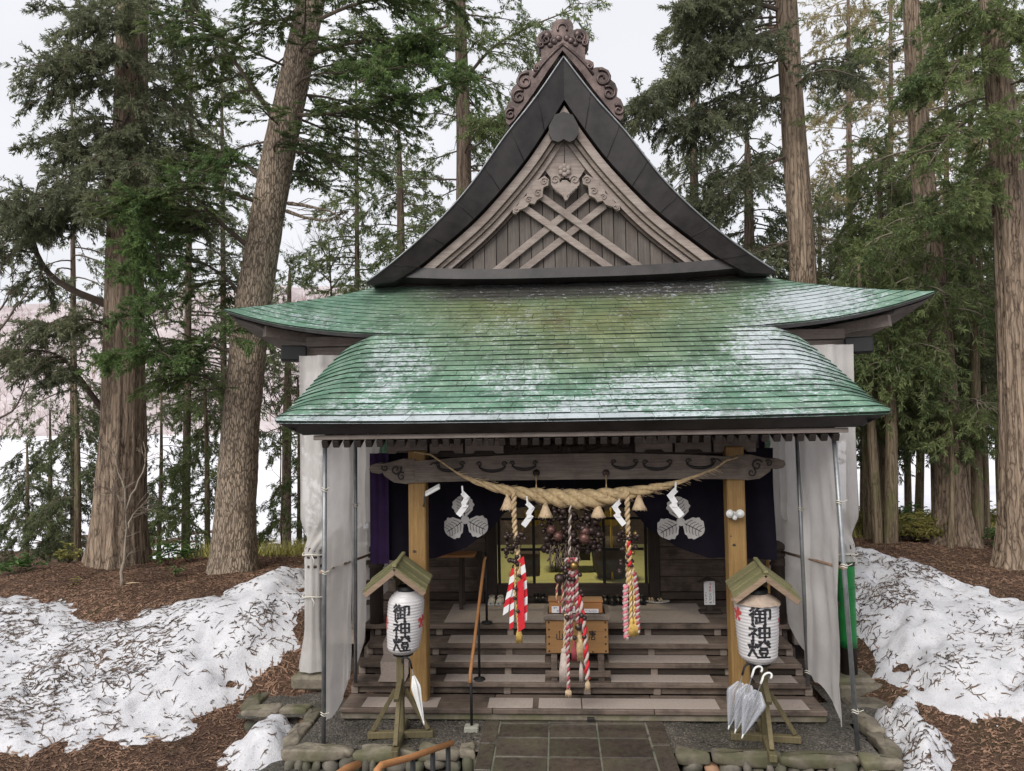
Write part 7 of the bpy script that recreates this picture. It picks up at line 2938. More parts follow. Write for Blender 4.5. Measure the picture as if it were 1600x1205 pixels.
# --- the two big trunks on the left
YA = 14.84
pa = stem_path([(183, 885), (187, 800), (193, 650), (194, 480), (200, 300), (206, 120), (208, 0)], YA, 14.6)
conifer('cedar_tree', 'massive old cedar with fissured trunk and flared foot, left of the shrine', pa, [0.52, 0.47, 0.41, 0.365, 0.33, 0.30, 0.27, 0.20], 9.0, 14.4, 46, lambda f: 2.0 - 0.5 * f, M['leaf_grey'], M['bark_cedar'],
        rise=0.1, droop=0.45, shoot=0.5, dens=8.5, sp=0.27, K=13, width=0.020, hang=0.3, flare=0.22, seg=72, ridges=0.16, nrid=30,
        azf=lambda k, z: RNG.choice((PI, PI * 0.85, PI * 1.2, 0.1, -0.3, PI * 1.5, PI * 0.5)) + RNG.normal(0, 0.5),
        extra=[(A3([(205, 170), (190, 200, -.7), (165, 235, -1.2), (150, 260, -1.5)], YA), dict(r=0.04, subs=8, sublen=0.8)), (A3([(205, 210), (225, 240, -.8), (235, 275, -1.2), (225, 310, -1.4)], YA), dict(r=0.04, subs=8, sublen=0.8)),
               (A3([(200, 230), (180, 270, -.8), (165, 300, -1.2), (140, 320, -1.5)], YA), dict(r=0.04, subs=9, sublen=0.9)), (A3([(200, 90), (170, 90, -.7), (130, 100, -1.1), (95, 120, -1.3)], YA), dict(r=0.04, subs=10, sublen=0.9)), (A3([(205, 60), (180, 40, -.8), (150, 30, -1.2)], YA), dict(r=0.04, subs=8, sublen=0.8)),
               (A3([(165, 475), (125, 460, -.3), (82, 440, -.5), (52, 395, -.6), (48, 340, -.7), (60, 285, -.8)], YA), dict(r=0.09, subs=16, sublen=1.0, bare=0.35, dens=9)),
               (A3([(160, 640), (130, 600, -.3), (105, 560, -.5), (70, 545, -.7), (30, 550, -.8)], YA), dict(r=0.07, subs=12, sublen=0.9, bare=0.4)),
               (A3([(185, 350), (140, 330, -.6), (90, 330, -.9), (40, 320, -1)], YA), dict(r=0.06, subs=9, sublen=0.9)),
               (A3([(190, 250), (150, 235, -.4), (110, 225, -.7)], YA), dict(r=0.04, subs=5, sublen=0.7)),
               (A3([(200, 330), (230, 300, -.7), (250, 320, -1.2), (262, 360, -1.4)], YA), dict(r=0.04, subs=6, sublen=0.8)),
               (A3([(185, 520), (150, 500, -.7), (110, 495, -1), (70, 510, -1.2)], YA), dict(r=0.04, subs=7, sublen=0.8))])
YB = 13.84
pb_ = stem_path([(366, 905), (368, 800), (377, 650), (392, 500), (415, 350), (440, 220), (466, 100), (487, 0)], YB, 14.0)
tb = conifer('fir_tree', 'leaning fir with scaly plated bark close by the left roof corner', pb_, [0.40, 0.375, 0.345, 0.335, 0.33, 0.31, 0.285, 0.26, 0.18], 8.6, 13.6, 34, lambda f: 2.4 - 0.3 * f, M['leaf_fir'], M['bark_plate'],
             rise=0.02, droop=0.22, shoot=0.6, dens=8, sp=0.26, K=15, width=0.017, hang=0.06, flare=0.30, seg=60, ridges=0.06, nrid=34, plates=True, flat=True, spread=0.55,
             extra=[(A3([(412, 320), (360, 300, -.5), (310, 290, -1.0), (260, 300, -1.4), (230, 310, -1.6)], YB), dict(r=0.04, subs=8, sublen=0.9)),
                    (A3([(405, 400), (340, 345, -.5), (300, 300, -.9), (260, 260, -1.2)], YB), dict(r=0.06, subs=7, sublen=1.0)),
                    (A3([(440, 200), (390, 130, -.3), (340, 60, -.5), (300, 10, -.7)], YB), dict(r=0.06, subs=9, sublen=1.0)),
                    (A3([(385, 560), (330, 540, -.3), (280, 530, -.6), (235, 545, -.9)], YB), dict(r=0.035, subs=6, sublen=0.8)),
                    (A3([(378, 640), (330, 590, -.2), (290, 580, -.4), (255, 600, -.6)], YB), dict(r=0.03, subs=6, sublen=0.8)),
                    (A3([(395, 480), (350, 430, .3), (300, 400, .6), (260, 400, .9)], YB), dict(r=0.04, subs=7, sublen=0.9)),
                    (A3([(425, 300), (380, 250, .3), (330, 230, .6), (280, 220, .9)], YB), dict(r=0.04, subs=7, sublen=0.9)),
                    (A3([(445, 180), (500, 180, -.3), (560, 170, -.5), (620, 165, -.7)], YB), dict(r=0.045, subs=7, sublen=0.9)),
                    (A3([(470, 90), (530, 70, -.4), (590, 60, -.8), (660, 70, -1.1)], YB), dict(r=0.045, subs=8, sublen=1.0)),
                    (A3([(435, 190), (480, 230, -.2), (530, 260, -.3), (560, 270, -.4)], YB), dict(r=0.035, subs=4, sublen=0.7)),
                    (A3([(480, 40), (540, 10, -.2), (620, -10, -.3), (700, 0, -.4)], YB), dict(r=0.04, subs=8, sublen=1.0))],
             dead=[A3([(450, 318), (480, 322, -.1), (515, 330, -.2), (550, 352, -.3)], YB), A3([(448, 330), (475, 340, -.1), (510, 345, -.1), (545, 330, -.2)], YB)])
# bright young boughs of the fir in front of the cedar
cr = Crown()
for pl, n in (([(262, 500), (240, 430), (222, 370), (206, 300)], 11), ([(262, 560), (245, 520), (232, 460), (215, 400)], 10), ([(250, 420), (240, 370), (228, 340), (235, 310)], 6), ([(700, 40), (640, 60), (590, 90), (540, 110)], 7), ([(760, 120), (700, 130), (650, 150), (600, 150)], 6), ([(300, 270), (320, 268), (345, 255), (370, 248)], 4), ([(215, 560), (230, 560), (250, 555)], 3), ([(560, 130), (600, 110), (650, 100), (700, 110)], 6),
              ([(270, 560), (240, 548), (200, 556), (165, 562)], 6), ([(330, 540), (360, 520), (385, 505)], 4)):
    pts = np.array(A3(pl, YB - 1.3))
    s_ = np.linspace(0, 1, 9)
    u_ = np.linspace(0, 1, len(pts))
    pts = np.stack([np.interp(s_, u_, pts[:, c]) for c in range(3)], 1)
    cr.tube(pts, 0.02, 0.006, 5)
    dress(cr, pts, 0.55, 9, 0.24, 0.0, 0.05, 4, True)
    for k in range(n):
        i = RNG.integers(1, 8)
        sub = limb_curve(pts[i], RNG.uniform(0, 6.28), RNG.uniform(0.3, 0.65), 0.1, 0.35, 6)
        cr.tube(sub, 0.010, 0.004, 4)
        dress(cr, sub, 0.32, 10, 0.20, 0.0, 0.1, 4, False)
cr.needles(14, 0.55, 0.2, 0.018, False)
cr.build(tb, [M['twig'], M['leaf_bright']], 'young_boughs')

# --- behind the roof on the left
YC = 20.0
pc = stem_path([(727, 640), (726, 400), (724, 200), (720, 60), (718, -40)], YC, 17.5)
conifer('cedar_tree', 'slender cedar rising behind the roof, left of the gable', pc, [0.26, 0.24, 0.20, 0.17, 0.14, 0.08], 7.0, 17.3, 70, lambda f: 2.6 - 0.9 * f, M['leaf_mid'], M['bark_cedar_dark'],
        rise=0.1, droop=0.3, shoot=0.7, dens=6.0, sp=0.32, K=12, width=0.022, hang=0.2, seg=20, bare=0.25, per=3,
        extra=[(A3([(722, 130), (770, 70, -.5), (830, 40, -1), (895, 15, -1.3)], YC), dict(r=0.05, subs=8, sublen=1.0, bare=0.2)),
               (A3([(722, 100), (660, 100, -.5), (620, 95, -1), (590, 110, -1.3)], YC), dict(r=0.05, subs=8, sublen=1.2)),
               (A3([(722, 210), (780, 190, -.5), (820, 160, -1)], YC), dict(r=0.04, subs=6, sublen=1.0))])
pc = stem_path([(628, 650), (627, 500), (626, 330), (624, 250)], 24.0, 13.6)
conifer('cedar_tree', 'dark conifer standing further back above the left roof slope', pc, [0.2, 0.17, 0.12, 0.09, 0.03], 5.5, 13.4, 44, lambda f: 2.3 - 1.0 * f, M['leaf_cedar'], M['bark_cedar_dark'], shoot=0.7, dens=5.5, sp=0.36, K=11, width=0.028, seg=12, per=3, hang=0.3)
pc = stem_path([(560, 650), (560, 560), (558, 460), (556, 415)], 30.0, 10.4)
conifer('small_conifer', 'small conifer top showing just above the roof left of the gable foot', pc, [0.16, 0.12, 0.07, 0.05, 0.02], 3.5, 10.2, 30, lambda f: 2.4 - 1.8 * f, M['leaf_grey'], M['bark_cedar_dark'], shoot=0.7, dens=5, sp=0.40, K=10, width=0.032, seg=10, per=3)
pc = stem_path([(448, 660), (450, 560), (452, 450), (453, 420)], 26.0, 9.4)
conifer('small_conifer', 'small dark conifer between the leaning fir and the roof tip', pc, [0.16, 0.12, 0.07, 0.05, 0.02], 3.0, 9.2, 30, lambda f: 2.2 - 1.5 * f, M['leaf_cedar'], M['bark_cedar_dark'], shoot=0.7, dens=5, sp=0.38, K=10, width=0.03, seg=10, per=3)

for (bx, tx, ty, Y, L, lab, lf, nl, zl) in ((290, 300, -30, 20.0, 2.3, 'tall grey green cedar behind, between the massive cedar and the leaning fir', 'leaf_grey', 66, 4.0), (352, 346, 60, 23.0, 2.2, 'far cedar glimpsed just left of the leaning fir', 'leaf_mid', 56, 4.5),
                                        (118, 112, 150, 21.0, 1.9, 'cedar crown behind the massive cedar on its left', 'leaf_grey', 46, 4.0), (560, 556, 40, 24.0, 2.3, 'far cedar between the leaning fir and the slender cedar', 'leaf_mid', 54, 6.5),
                                        (815, 806, 190, 25.0, 1.7, 'cedar top just left of the gable ridge', 'leaf_mid', 40, 7.0)):
    f, tt = at(bx, 800, Y), at(tx, ty, Y)
    g0 = min(gz(f[0], Y), 0.0)
    conifer('tall_cedar', lab, [(f[0], Y, g0), ((f[0] + tt[0]) / 2, Y, tt[2] / 2), tuple(tt)], [0.12, 0.085, 0.03], zl, tt[2] - 0.2, nl, lambda q, L=L: L * (1.05 - 0.5 * q), M[lf], M['bark_cedar_dark'], rise=0.1, droop=0.45, shoot=0.75, dens=5.0, sp=0.34, K=11, width=0.026,
            hang=0.25, seg=12, bare=0.2, per=3, group='tall cedars behind the left trunks')

# --- young cedars between the trunks and at the left edge
YOUNG = [((121, 872), (118, 600), 17.0, 1.15, 'young drooping cedar left of the massive cedar', 'leaf_cedar', 0.07, 1.9, 30),
         ((40, 885), (42, 690), 18.0, 1.2, 'bushy young cedar at the left edge of the grove', 'leaf_cedar', 0.05, 0.5, 30),
         ((324, 872), (318, 560), 17.0, 1.2, 'young cedar between the massive cedar and the leaning fir', 'leaf_mid', 0.055, 1.6, 30),
         ((467, 866), (465, 590), 18.0, 1.0, 'slim young cedar beside the left white sheet', 'leaf_mid', 0.06, 1.6, 26),
         ((247, 872), (252, 590), 19.5, 1.2, 'young cedar just right of the massive trunk, further back', 'leaf_cedar', 0.05, 1.7, 26),
         ((75, 880), (78, 640), 20.0, 1.1, 'second young cedar by the left edge, taller and thinner', 'leaf_grey', 0.06, 1.6, 22)]
for (bx, by), (tx, ty), Y, L, lab, lf, r0, zl, nl in YOUNG:
    f, tt = at(bx, by, Y), at(tx, ty, Y)
    g0 = min(gz(f[0], Y), f[2])
    path_ = [(f[0], Y, g0 - 0.05), ((f[0] + tt[0]) / 2 + 0.05, Y, (g0 + tt[2]) / 2), tuple(tt)]
    conifer('young_cedar', lab, path_, [r0 * 1.25, r0, r0 * 0.4], g0 + zl * 0.55, tt[2] - 0.1, nl, lambda q, L=L: L * (1.15 - 0.65 * q), M[lf], M['bark_thin'], rise=0.05, droop=0.6, shoot=0.45, dens=8, sp=0.25, K=12, width=0.018,
            hang=0.5, seg=14, bare=0.15, per=4, group='young cedars on the left bank', limb_r=0.015)

# --- right side
Y1 = 17.0
p1 = stem_path([(1262, 640), (1254, 410), (1240, 200), (1228, 0)], Y1, 15.5)
conifer('cedar_tree', 'tall straight cedar trunk rising behind the right roof slope', p1, [0.31, 0.285, 0.26, 0.235, 0.18], 10.8, 15.2, 26, lambda f: 2.6, M['leaf_grey'], M['bark_cedar'], rise=0.1, droop=0.4, shoot=0.6, dens=7.5, sp=0.29, K=13, width=0.022, hang=0.3,
        seg=56, ridges=0.13, nrid=26, azf=lambda k, z: PI + RNG.normal(0, 0.9),
        extra=[(A3([(1225, 45), (1180, 55, -.2), (1130, 85, -.4), (1080, 125, -.6), (1020, 160, -.8), (990, 195, -.9)], Y1), dict(r=0.07, subs=22, sublen=1.1, bare=0.12, dens=10, hang=0.4)),
               (A3([(1235, 150), (1190, 160, -.3), (1140, 175, -.5), (1085, 190, -.7)], Y1), dict(r=0.05, subs=12, sublen=1.0, bare=0.2, hang=0.4)),
               (A3([(1230, 20), (1170, 0, -.3), (1110, 10, -.5), (1060, 40, -.7)], Y1), dict(r=0.06, subs=14, sublen=1.1, hang=0.4)),
               (A3([(1240, 240), (1190, 260, -.2), (1140, 300, -.4), (1110, 340, -.5)], Y1), dict(r=0.045, subs=10, sublen=0.9, hang=0.5)),
               (A3([(1248, 370), (1200, 390, -.2), (1160, 400, -.3)], Y1), dict(r=0.035, subs=6, sublen=0.9, hang=0.4)),
               (A3([(1245, 110), (1290, 90, .5), (1330, 100, .8)], Y1), dict(r=0.04, subs=6, sublen=0.9))],
        dead=[A3([(1222, 42), (1195, 44, -.1), (1160, 52, -.2)], Y1)])
p1 = stem_path([(1090, 640), (1087, 450), (1084, 250), (1082, 140)], 22.0, 14.4)
conifer('cedar_tree', 'thin dark cedar in the gap right of the gable', p1, [0.2, 0.16, 0.12, 0.09, 0.03], 5.5, 14.3, 58, lambda f: 1.7 - 0.7 * f, M['leaf_grey'], M['bark_cedar_dark'], droop=0.6, shoot=0.55, dens=6.5, sp=0.32, K=12, width=0.024, hang=0.5, seg=14, per=3)
p1 = stem_path([(1172, 640), (1172, 480), (1170, 300), (1168, 240)], 21.0, 11.8)
conifer('cedar_tree', 'dense dark cedar between the gable and the tall straight trunk', p1, [0.2, 0.17, 0.12, 0.09, 0.03], 5.0, 11.7, 58, lambda f: 2.2 - 0.9 * f, M['leaf_cedar'], M['bark_cedar_dark'], droop=0.5, shoot=0.6, dens=6.5, sp=0.33, K=12, width=0.025, hang=0.45, seg=14, per=3)
Y2 = 16.2
p2 = stem_path([(1490, 862), (1486, 760), (1474, 620), (1462, 480), (1446, 320), (1432, 150), (1426, 40)], Y2, 14.0)
conifer('cedar_tree', 'old cedar with broad flared foot and reddish trunk on the right', p2, [0.36, 0.31, 0.27, 0.25, 0.23, 0.20, 0.17, 0.11], 8.6, 13.8, 14, lambda f: 1.9, M['leaf_mid'], M['bark_cedar'], rise=0.25, droop=0.4, shoot=0.75, dens=6.5, sp=0.30, K=12, width=0.021, hang=0.05,
        seg=56, ridges=0.13, nrid=26, flare=0.5, twigmat=M['twig_pale'],
        extra=[(A3([(1438, 90), (1450, 60, .1), (1466, 20, .2), (1475, -30, .3)], Y2), dict(r=0.10, subs=8, sublen=1.2)),
               (A3([(1452, 370), (1450, 395, -.6), (1440, 440, -1.2), (1430, 470, -1.5)], Y2), dict(r=0.035, subs=9, sublen=0.8, hang=0.5)), (A3([(1458, 430), (1470, 450, -.6), (1480, 490, -1.2)], Y2), dict(r=0.035, subs=8, sublen=0.8, hang=0.5)),
               (A3([(1448, 300), (1440, 320, -.6), (1425, 350, -1.1), (1410, 380, -1.4)], Y2), dict(r=0.035, subs=8, sublen=0.8, hang=0.4)), (A3([(1465, 500), (1450, 520, -.6), (1440, 560, -1.1)], Y2), dict(r=0.03, subs=8, sublen=0.7, hang=0.5)),
               (A3([(1450, 330), (1480, 330, -.4), (1510, 350, -.8)], Y2), dict(r=0.035, subs=7, sublen=0.8, hang=0.4)),
               (A3([(1470, 560), (1430, 570, -.4), (1400, 560, -.7), (1370, 575, -.9)], Y2), dict(r=0.04, subs=7, sublen=0.9, hang=0.5)),
               (A3([(1475, 640), (1510, 620, -.4), (1540, 640, -.7)], Y2), dict(r=0.04, subs=6, sublen=0.8, hang=0.5))])
Y3 = 13.87
p3 = stem_path([(1596, 897), (1592, 800), (1586, 600), (1580, 400), (1570, 220), (1550, 40)], Y3, 13.0)
conifer('cedar_tree', 'cedar trunk standing at the right edge of the picture', p3, [0.34, 0.30, 0.27, 0.26, 0.24, 0.21, 0.15], 7.6, 12.8, 30, lambda f: 1.25, M['leaf_mid'], M['bark_cedar'], rise=0.05, droop=0.5, shoot=0.5, dens=9, sp=0.26, K=14, width=0.019, hang=0.35, seg=60, ridges=0.13, nrid=26, flare=0.42,
        extra=[(A3([(1565, 200), (1530, 180, -.5), (1490, 200, -.9), (1450, 260, -1.2)], Y3), dict(r=0.04, subs=9, sublen=0.7)),
               (A3([(1568, 300), (1530, 280, -.4), (1495, 300, -.7), (1475, 340, -.9)], Y3), dict(r=0.04, subs=8, sublen=0.6)),
               (A3([(1560, 120), (1530, 90, -.5), (1500, 90, -.8), (1475, 130, -1)], Y3), dict(r=0.04, subs=9, sublen=0.7)),
               (A3([(1556, 60), (1530, 30, -.4), (1510, 20, -.8)], Y3), dict(r=0.04, subs=7, sublen=0.7))])
RIGHT = [  # foot px, top px, depth, crown length, label, leaf, radius, lowest limb px y, limbs
    ((1385, 866), (1375, 235), 18.0, 1.35, 'dense rounded cedar left of the old flared cedar', 'leaf_mid', 0.13, 640, 100),
    ((1392, 868), (1388, 470), 15.7, 0.75, 'slim mossy trunk in the grove right of the shrine', 'leaf_mid', 0.125, 620, 26),
    ((1374, 862), (1340, 400), 15.9, 0.8, 'slim trunk leaning left behind the green wrapped post', 'leaf_mid', 0.10, 640, 26),
    ((1357, 858), (1350, 520), 17.5, 0.7, 'dark narrow trunk half hidden behind the right white sheet', 'leaf_cedar', 0.10, 660, 20),
    ((1340, 850), (1334, 540), 19.0, 0.8, 'thin stem nearest the right white sheet', 'leaf_mid', 0.06, 660, 22),
    ((1463, 852), (1448, 560), 16.6, 0.8, 'thin bent stem in front of the old flared cedar', 'leaf_cedar', 0.08, 690, 20),
    ((1485, 865), (1484, 600), 15.6, 0.55, 'thin straight stem standing before the flared foot of the old cedar', 'leaf_mid', 0.055, 690, 16),
    ((1529, 862), (1518, 300), 16.1, 0.9, 'slender trunk right of the old flared cedar', 'leaf_mid', 0.10, 560, 34),
    ((1543, 858), (1532, 380), 17.2, 0.9, 'thin trunk behind the slender one near the right edge', 'leaf_grey', 0.06, 560, 26),
    ((1516, 850), (1510, 430), 19.0, 0.9, 'thin distant stem between the old cedar and the slender trunk', 'leaf_mid', 0.05, 640, 24),
    ((1420, 850), (1425, 420), 19.5, 1.2, 'bushy cedar behind the slim mossy trunk', 'leaf_cedar', 0.08, 690, 54),
    ((1300, 850), (1312, 400), 20.0, 1.3, 'cedar just above the right roof corner', 'leaf_mid', 0.10, 640, 50),
    ((1460, 848), (1475, 380), 21.0, 1.3, 'cedar with hanging boughs behind the old flared cedar', 'leaf_mid', 0.10, 650, 50),
    ((1350, 850), (1362, 330), 21.0, 1.6, 'broad green cedar between the straight trunk and the rounded cedar', 'leaf_mid', 0.11, 660, 64),
    ((1435, 850), (1440, 330), 23.0, 1.7, 'full cedar crown filling the gap left of the old flared cedar', 'leaf_mid', 0.11, 660, 62),
    ((1500, 850), (1545, 250), 20.5, 1.5, 'leafy cedar between the slender trunks, further back', 'leaf_mid', 0.11, 640, 60),
    ((1290, 850), (1280, 300), 24.0, 1.6, 'cedar crown directly behind the tall straight trunk', 'leaf_grey', 0.11, 640, 50),
    ((1565, 850), (1560, 420), 21.5, 1.2, 'cedar with low boughs near the right edge, further back', 'leaf_grey', 0.09, 680, 40)]
for (bx, by), (tx, ty), Y, L, lab, lf, r0, ylow, nl in RIGHT:
    f, tt, lo = at(bx, by, Y), at(tx, ty, Y), at(tx, ylow, Y)
    g0 = min(gz(f[0], Y), f[2])
    path_ = [(f[0], Y, g0 - 0.05), ((f[0] + tt[0]) / 2 + random.uniform(-.1, .1), Y, (g0 + tt[2]) / 2), tuple(tt)]
    conifer('slim_cedar', lab, path_, [r0 * 1.15, r0 * 0.9, r0 * 0.35], lo[2], tt[2] - 0.1, nl, lambda q, L=L: L * (1.15 - 0.6 * q), M[lf], M['bark_thin'], rise=0.05, droop=0.5, shoot=0.55, dens=8.2, sp=0.29, K=12, width=0.020,
            hang=0.4, seg=16 if r0 < 0.11 else 24, bare=0.15, per=3, group='slim cedars of the right grove', limb_r=0.016)
# olive brown distant crowns filling the sky at the upper right
for (bx, tx, ty, Y, L, lab, lf, nl) in ((1330, 1325, -30, 26.0, 2.6, 'tall olive cedar far behind, right of the straight trunk', 'leaf_olive', 70), (1390, 1392, -20, 28.0, 2.8, 'tall brownish cedar far behind the rounded cedar', 'leaf_olive', 70),
                                        (1520, 1515, -30, 25.0, 2.4, 'tall yellow green cedar far behind near the right edge', 'leaf_olive', 64), (1480, 1478, 60, 29.0, 2.6, 'far cedar showing between the two right hand trunks', 'leaf_olive', 56), (1600, 1605, -20, 22.0, 2.2, 'cedar crown cut by the right edge of the picture', 'leaf_mid', 50)):
    f, tt = at(bx, 800, Y), at(tx, ty, Y)
    g0 = min(gz(f[0], Y), 0.0)
    conifer('tall_cedar', lab, [(f[0], Y, g0), ((f[0] + tt[0]) / 2, Y, tt[2] / 2), tuple(tt)], [0.17, 0.12, 0.05], 6.0, tt[2] - 0.2, nl, lambda q, L=L: L * (1.05 - 0.5 * q), M[lf], M['bark_cedar_dark'], rise=0.2, droop=0.4, shoot=0.9, dens=4.5, sp=0.38, K=11, width=0.028,
            hang=0.1, seg=12, bare=0.2, per=3, group='tall cedars behind the grove', twigmat=M['twig_pale'])


# --- bare shrubs and saplings
def bare_tree(name, label, base, limbs, mat, r0=0.03, twigs=40, tl=0.5, group=None):
    t = thing(name, label, 'tree', base, 0, group)
    b = MB()
    lst = []
    for l in limbs:
        pts = [np.array(p) for p in l]
        s = np.linspace(0, 1, 10)
        u = np.linspace(0, 1, len(pts))
        P = np.stack([np.interp(s, u, [p[c] for p in pts]) for c in range(3)], 1)
        P[1:-1] += RNG.normal(0, 0.012, (8, 3))
        lst.append(P)
        b.tube([tuple(p) for p in P], list(np.linspace(r0 if l is limbs[0] else r0 * 0.6, 0.005, 10)), 6)
    b.build('stem', mat, t)
    b = MB()
    for k in range(twigs):
        P = lst[RNG.integers(0, len(lst))]
        i = RNG.integers(2, 10)
        p = P[i]
        d = P[i] - P[i - 1]
        d = d / max(np.linalg.norm(d), 1e-6) + RNG.normal(0, 0.6, 3)
        d /= np.linalg.norm(d)
        L = tl * RNG.uniform(0.3, 1.0)
        q1 = p + d * L * 0.5 + RNG.normal(0, 0.02, 3)
        q2 = p + d * L + RNG.normal(0, 0.05, 3)
        b.tube([tuple(p), tuple(q1), tuple(q2)], [0.006, 0.004, 0.002], 3)
        for _ in range(2):
            q3 = q1 + (d + RNG.normal(0, 0.6, 3)) * L * 0.4
            b.tube([tuple(q1), tuple(q3)], [0.0035, 0.0015], 3)
    b.build('twigs', mat, t, kind='stuff')
    return t


YS = 12.2
f = at(190, 918, YS)
bare_tree('bare_sapling', 'bare forked sapling growing in front of the massive cedar', (f[0], YS, gz(f[0], YS)), [[(f[0], YS, gz(f[0], YS) - 0.05)] + A3([(195, 860), (197, 800)], YS), A3([(197, 800), (194, 760), (186, 735), (178, 705), (165, 690)], YS), A3([(197, 800), (207, 770), (222, 745), (228, 720), (224, 690)], YS),
                                                                                  A3([(196, 830), (210, 800, .1), (228, 785, .2)], YS), A3([(194, 790), (180, 770, -.1), (170, 765, -.2)], YS)], M['twig_pale'], 0.035, 60, 0.5)
YS = 11.0
bare_tree('bare_tree', 'bare dark branches reaching in from the left edge of the picture', tuple(at(-90, 880, YS)), [A3([(-90, 900), (-80, 700), (-60, 560)], YS), A3([(-70, 600), (-20, 540), (20, 490), (45, 450), (70, 425)], YS), A3([(-60, 660), (0, 655), (25, 640), (40, 600), (65, 560)], YS), A3([(-60, 560), (-10, 500), (10, 470), (20, 440)], YS), A3([(-70, 560), (-30, 460), (-5, 440), (5, 420)], YS)],
          M['twig'], 0.04, 60, 0.6)
YS = 24.0
bare_tree('bare_tree', 'thin bare tree in the gap between the leaning fir and the gable', tuple(at(520, 640, YS)), [A3([(520, 640), (518, 480), (515, 400), (512, 360)], YS), A3([(516, 420), (500, 380), (490, 350)], YS), A3([(516, 420), (535, 385), (548, 350)], YS), A3([(518, 450), (545, 420), (565, 390)], YS), A3([(516, 440), (490, 415), (475, 400)], YS)], M['twig'], 0.05, 90, 1.1)
YS = 17.5
bare_tree('bare_tree', 'pale bare shrub tree before the rounded cedar on the right', tuple(at(1400, 640, YS)), [A3([(1395, 640), (1388, 450), (1386, 380)], YS), A3([(1388, 410), (1400, 370), (1412, 330), (1415, 290)], YS), A3([(1388, 420), (1375, 370), (1370, 310), (1362, 250)], YS), A3([(1390, 440), (1425, 400), (1460, 360)], YS), A3([(1386, 430), (1430, 425), (1475, 380)], YS), A3([(1386, 380), (1395, 310), (1390, 250)], YS)],
          M['twig_pale'], 0.03, 110, 0.7)
YS = 16.5
bare_tree('bare_shrub', 'bare twiggy shrub behind the left white sheet', tuple(at(440, 850, YS)), [A3([(440, 850), (438, 700), (436, 620)], YS), A3([(437, 640), (420, 590), (410, 560)], YS), A3([(437, 640), (455, 600), (470, 585)], YS), A3([(437, 660), (420, 610), (408, 590)], YS)], M['twig'], 0.02, 50, 0.6)


# --- broad leaved shrubs and seedlings
def shrub(name, label, base, r, h, n, leaf, lw, ll, cat='shrub', group=None):
    t = thing(name, label, cat, tuple(base), 0, group)
    b = MB()
    ends = []
    for k in range(max(4, n // 14)):
        a, q = RNG.uniform(0, 2 * PI), r * math.sqrt(RNG.random())
        e = np.array([base[0] + q * math.cos(a), base[1] + q * math.sin(a), base[2] + h * RNG.uniform(0.5, 1.0) * (1 - 0.35 * (q / r) ** 2)])
        b.tube([tuple(base), tuple((np.array(base) * 0.5 + e * 0.5) + np.array([0, 0, 0.08 * h])), tuple(e)], [0.008, 0.006, 0.003], 4)
        ends.append(e)
    b.build('stems', M['twig'], t)
    V, F = [], []
    for k in range(n):
        e = ends[RNG.integers(0, len(ends))]
        p = e + (np.array(base) - e) * RNG.uniform(0, 0.5) + RNG.normal(0, 0.03, 3)
        a = RNG.uniform(0, 2 * PI)
        d = np.array([math.cos(a), math.sin(a), RNG.uniform(-0.35, 0.45)])
        d /= np.linalg.norm(d)
        w = np.cross(d, [0, 0, 1])
        w /= np.linalg.norm(w)
        L, W_ = ll * RNG.uniform(0.6, 1.2), lw * RNG.uniform(0.7, 1.2)
        up = np.array([0, 0, 0.12 * L])
        o = len(V)
        V += [p, p + d * L * 0.35 + w * W_ + up, p + d * L * 0.75 + w * W_ * 0.7 + up * 0.7, p + d * L - up, p + d * L * 0.75 - w * W_ * 0.7 + up * 0.7, p + d * L * 0.35 - w * W_ + up, p + d * L * 0.5 - up * 0.2]
        F += [(o, o + 1, o + 6), (o + 1, o + 2, o + 6), (o + 2, o + 3, o + 6), (o + 3, o + 4, o + 6), (o + 4, o + 5, o + 6), (o + 5, o, o + 6)]
    np_mesh('leaves', np.array(V), [np.array(F)], leaf, None, t)
    return t


def ground_at(px, py, Y):
    p = at(px, py, Y)
    return np.array([p[0], Y, gz(p[0], Y)])


shrub('seedling', 'leafy seedling between the massive cedar and the leaning fir', ground_at(262, 875, 14.6), 0.28, 0.55, 90, M['leaf_broad'], 0.022, 0.17, 'plant')
shrub('seedling', 'second leafy seedling nearer the leaning fir', ground_at(292, 868, 15.0), 0.25, 0.45, 70, M['leaf_broad'], 0.022, 0.16, 'plant')
shrub('seedling', 'yellow green leafy shrub left of the massive cedar foot', ground_at(108, 872, 15.2), 0.35, 0.45, 110, M['leaf_yellow'], 0.03, 0.13, 'plant')
shrub('seedling', 'leafy bamboo grass at the left edge of the litter', ground_at(30, 892, 13.6), 0.4, 0.35, 110, M['leaf_broad'], 0.02, 0.17, 'plant')
shrub('seedling', 'tiny seedling on the brown litter in front of the massive cedar', ground_at(114, 915, 12.6), 0.08, 0.14, 16, M['leaf_yellow'], 0.012, 0.08, 'plant')
shrub('seedling', 'small seedling at the foot of the leaning fir', ground_at(276, 905, 13.2), 0.12, 0.3, 26, M['leaf_broad'], 0.014, 0.12, 'plant')
shrub('bamboo_grass', 'large olive green bamboo grass clump beyond the litter on the right', ground_at(1430, 855, 16.2), 0.75, 0.75, 620, M['leaf_yellow'], 0.014, 0.17, 'shrub')
shrub('bamboo_grass', 'green bamboo grass clump close to the slim mossy trunk', ground_at(1412, 850, 17.2), 0.6, 0.95, 420, M['leaf_broad'], 0.014, 0.17, 'shrub')
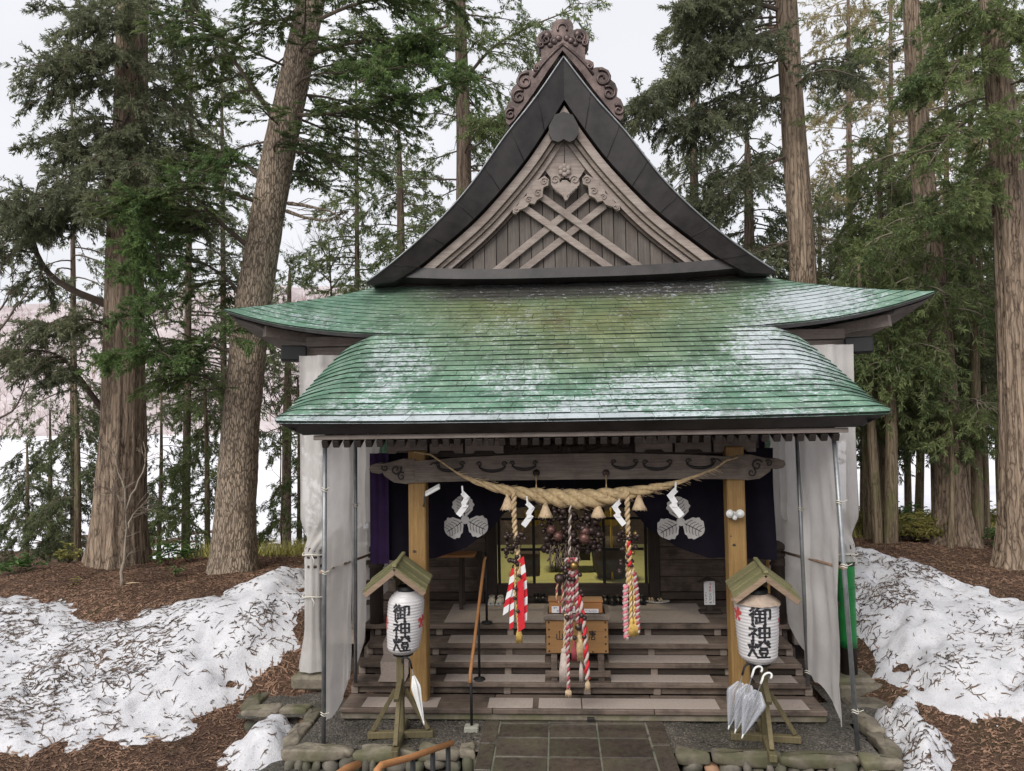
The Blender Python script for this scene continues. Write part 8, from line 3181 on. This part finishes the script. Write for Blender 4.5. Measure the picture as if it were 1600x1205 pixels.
shrub('bamboo_grass', 'dark leafy shrub before the right edge trunk', ground_at(1562, 858, 16.0), 0.35, 0.6, 260, M['leaf_broad'], 0.025, 0.13, 'shrub')
shrub('bamboo_grass', 'pale bamboo grass between the slender trunks and the right edge', ground_at(1555, 838, 18.5), 0.8, 0.9, 420, M['leaf_yellow'], 0.014, 0.18, 'shrub')
shrub('bamboo_grass', 'bamboo grass behind the right white sheet', ground_at(1350, 845, 18.0), 0.5, 0.8, 240, M['leaf_yellow'], 0.014, 0.17, 'shrub')


def dry_grass(n, region, label):
    x, y = RNG.uniform(region[0], region[1], n), RNG.uniform(region[2], region[3], n)
    z = ground_z(x, y)
    h = RNG.uniform(0.15, 0.42, n)
    a = RNG.uniform(0, 2 * PI, n)
    w = RNG.uniform(0.008, 0.018, n)
    lx, ly = RNG.normal(0, 0.12, n), RNG.normal(0, 0.12, n)
    V = np.stack([np.c_[x - w * np.cos(a), y - w * np.sin(a), z - 0.02], np.c_[x + w * np.cos(a), y + w * np.sin(a), z - 0.02], np.c_[x + lx, y + ly, z + h]], 1).reshape(-1, 3)
    o = np_mesh('dry_grass', V, [np.arange(3 * n).reshape(-1, 3)], M['dry_grass'])
    tag(o, label, 'grass', kind='stuff')


dry_grass(24000, (3.5, 17, 17.5, 25.0), 'yellow dry grass on the slope beyond the right grove')
dry_grass(6000, (-8.5, -3.4, 15.6, 19.0), 'yellow dry grass on the edge of the bank behind the left sheet')

# small fallen sticks
random.seed(31)
for k, (px_, py_, L, lab) in enumerate(((650, 1140, 0.0, ''), (205, 940, 0.25, 'pale broken stick lying on the brown litter'), (228, 1135, 0.3, 'pale straw coloured stick at the foot of the left snow bank'))):
    if not lab:
        continue
    p = ground_at(px_, py_, atz(px_, py_, 0.7 if py_ < 1000 else 0.0)[1])
    MB().tube([(p[0] - L / 2, p[1], p[2] + 0.02), (p[0], p[1] + 0.02, p[2] + 0.035), (p[0] + L / 2, p[1] + 0.05, p[2] + 0.03)], [0.012, 0.010, 0.006], 6).thing('stick', M['straw_pale'], lab, 'stick')
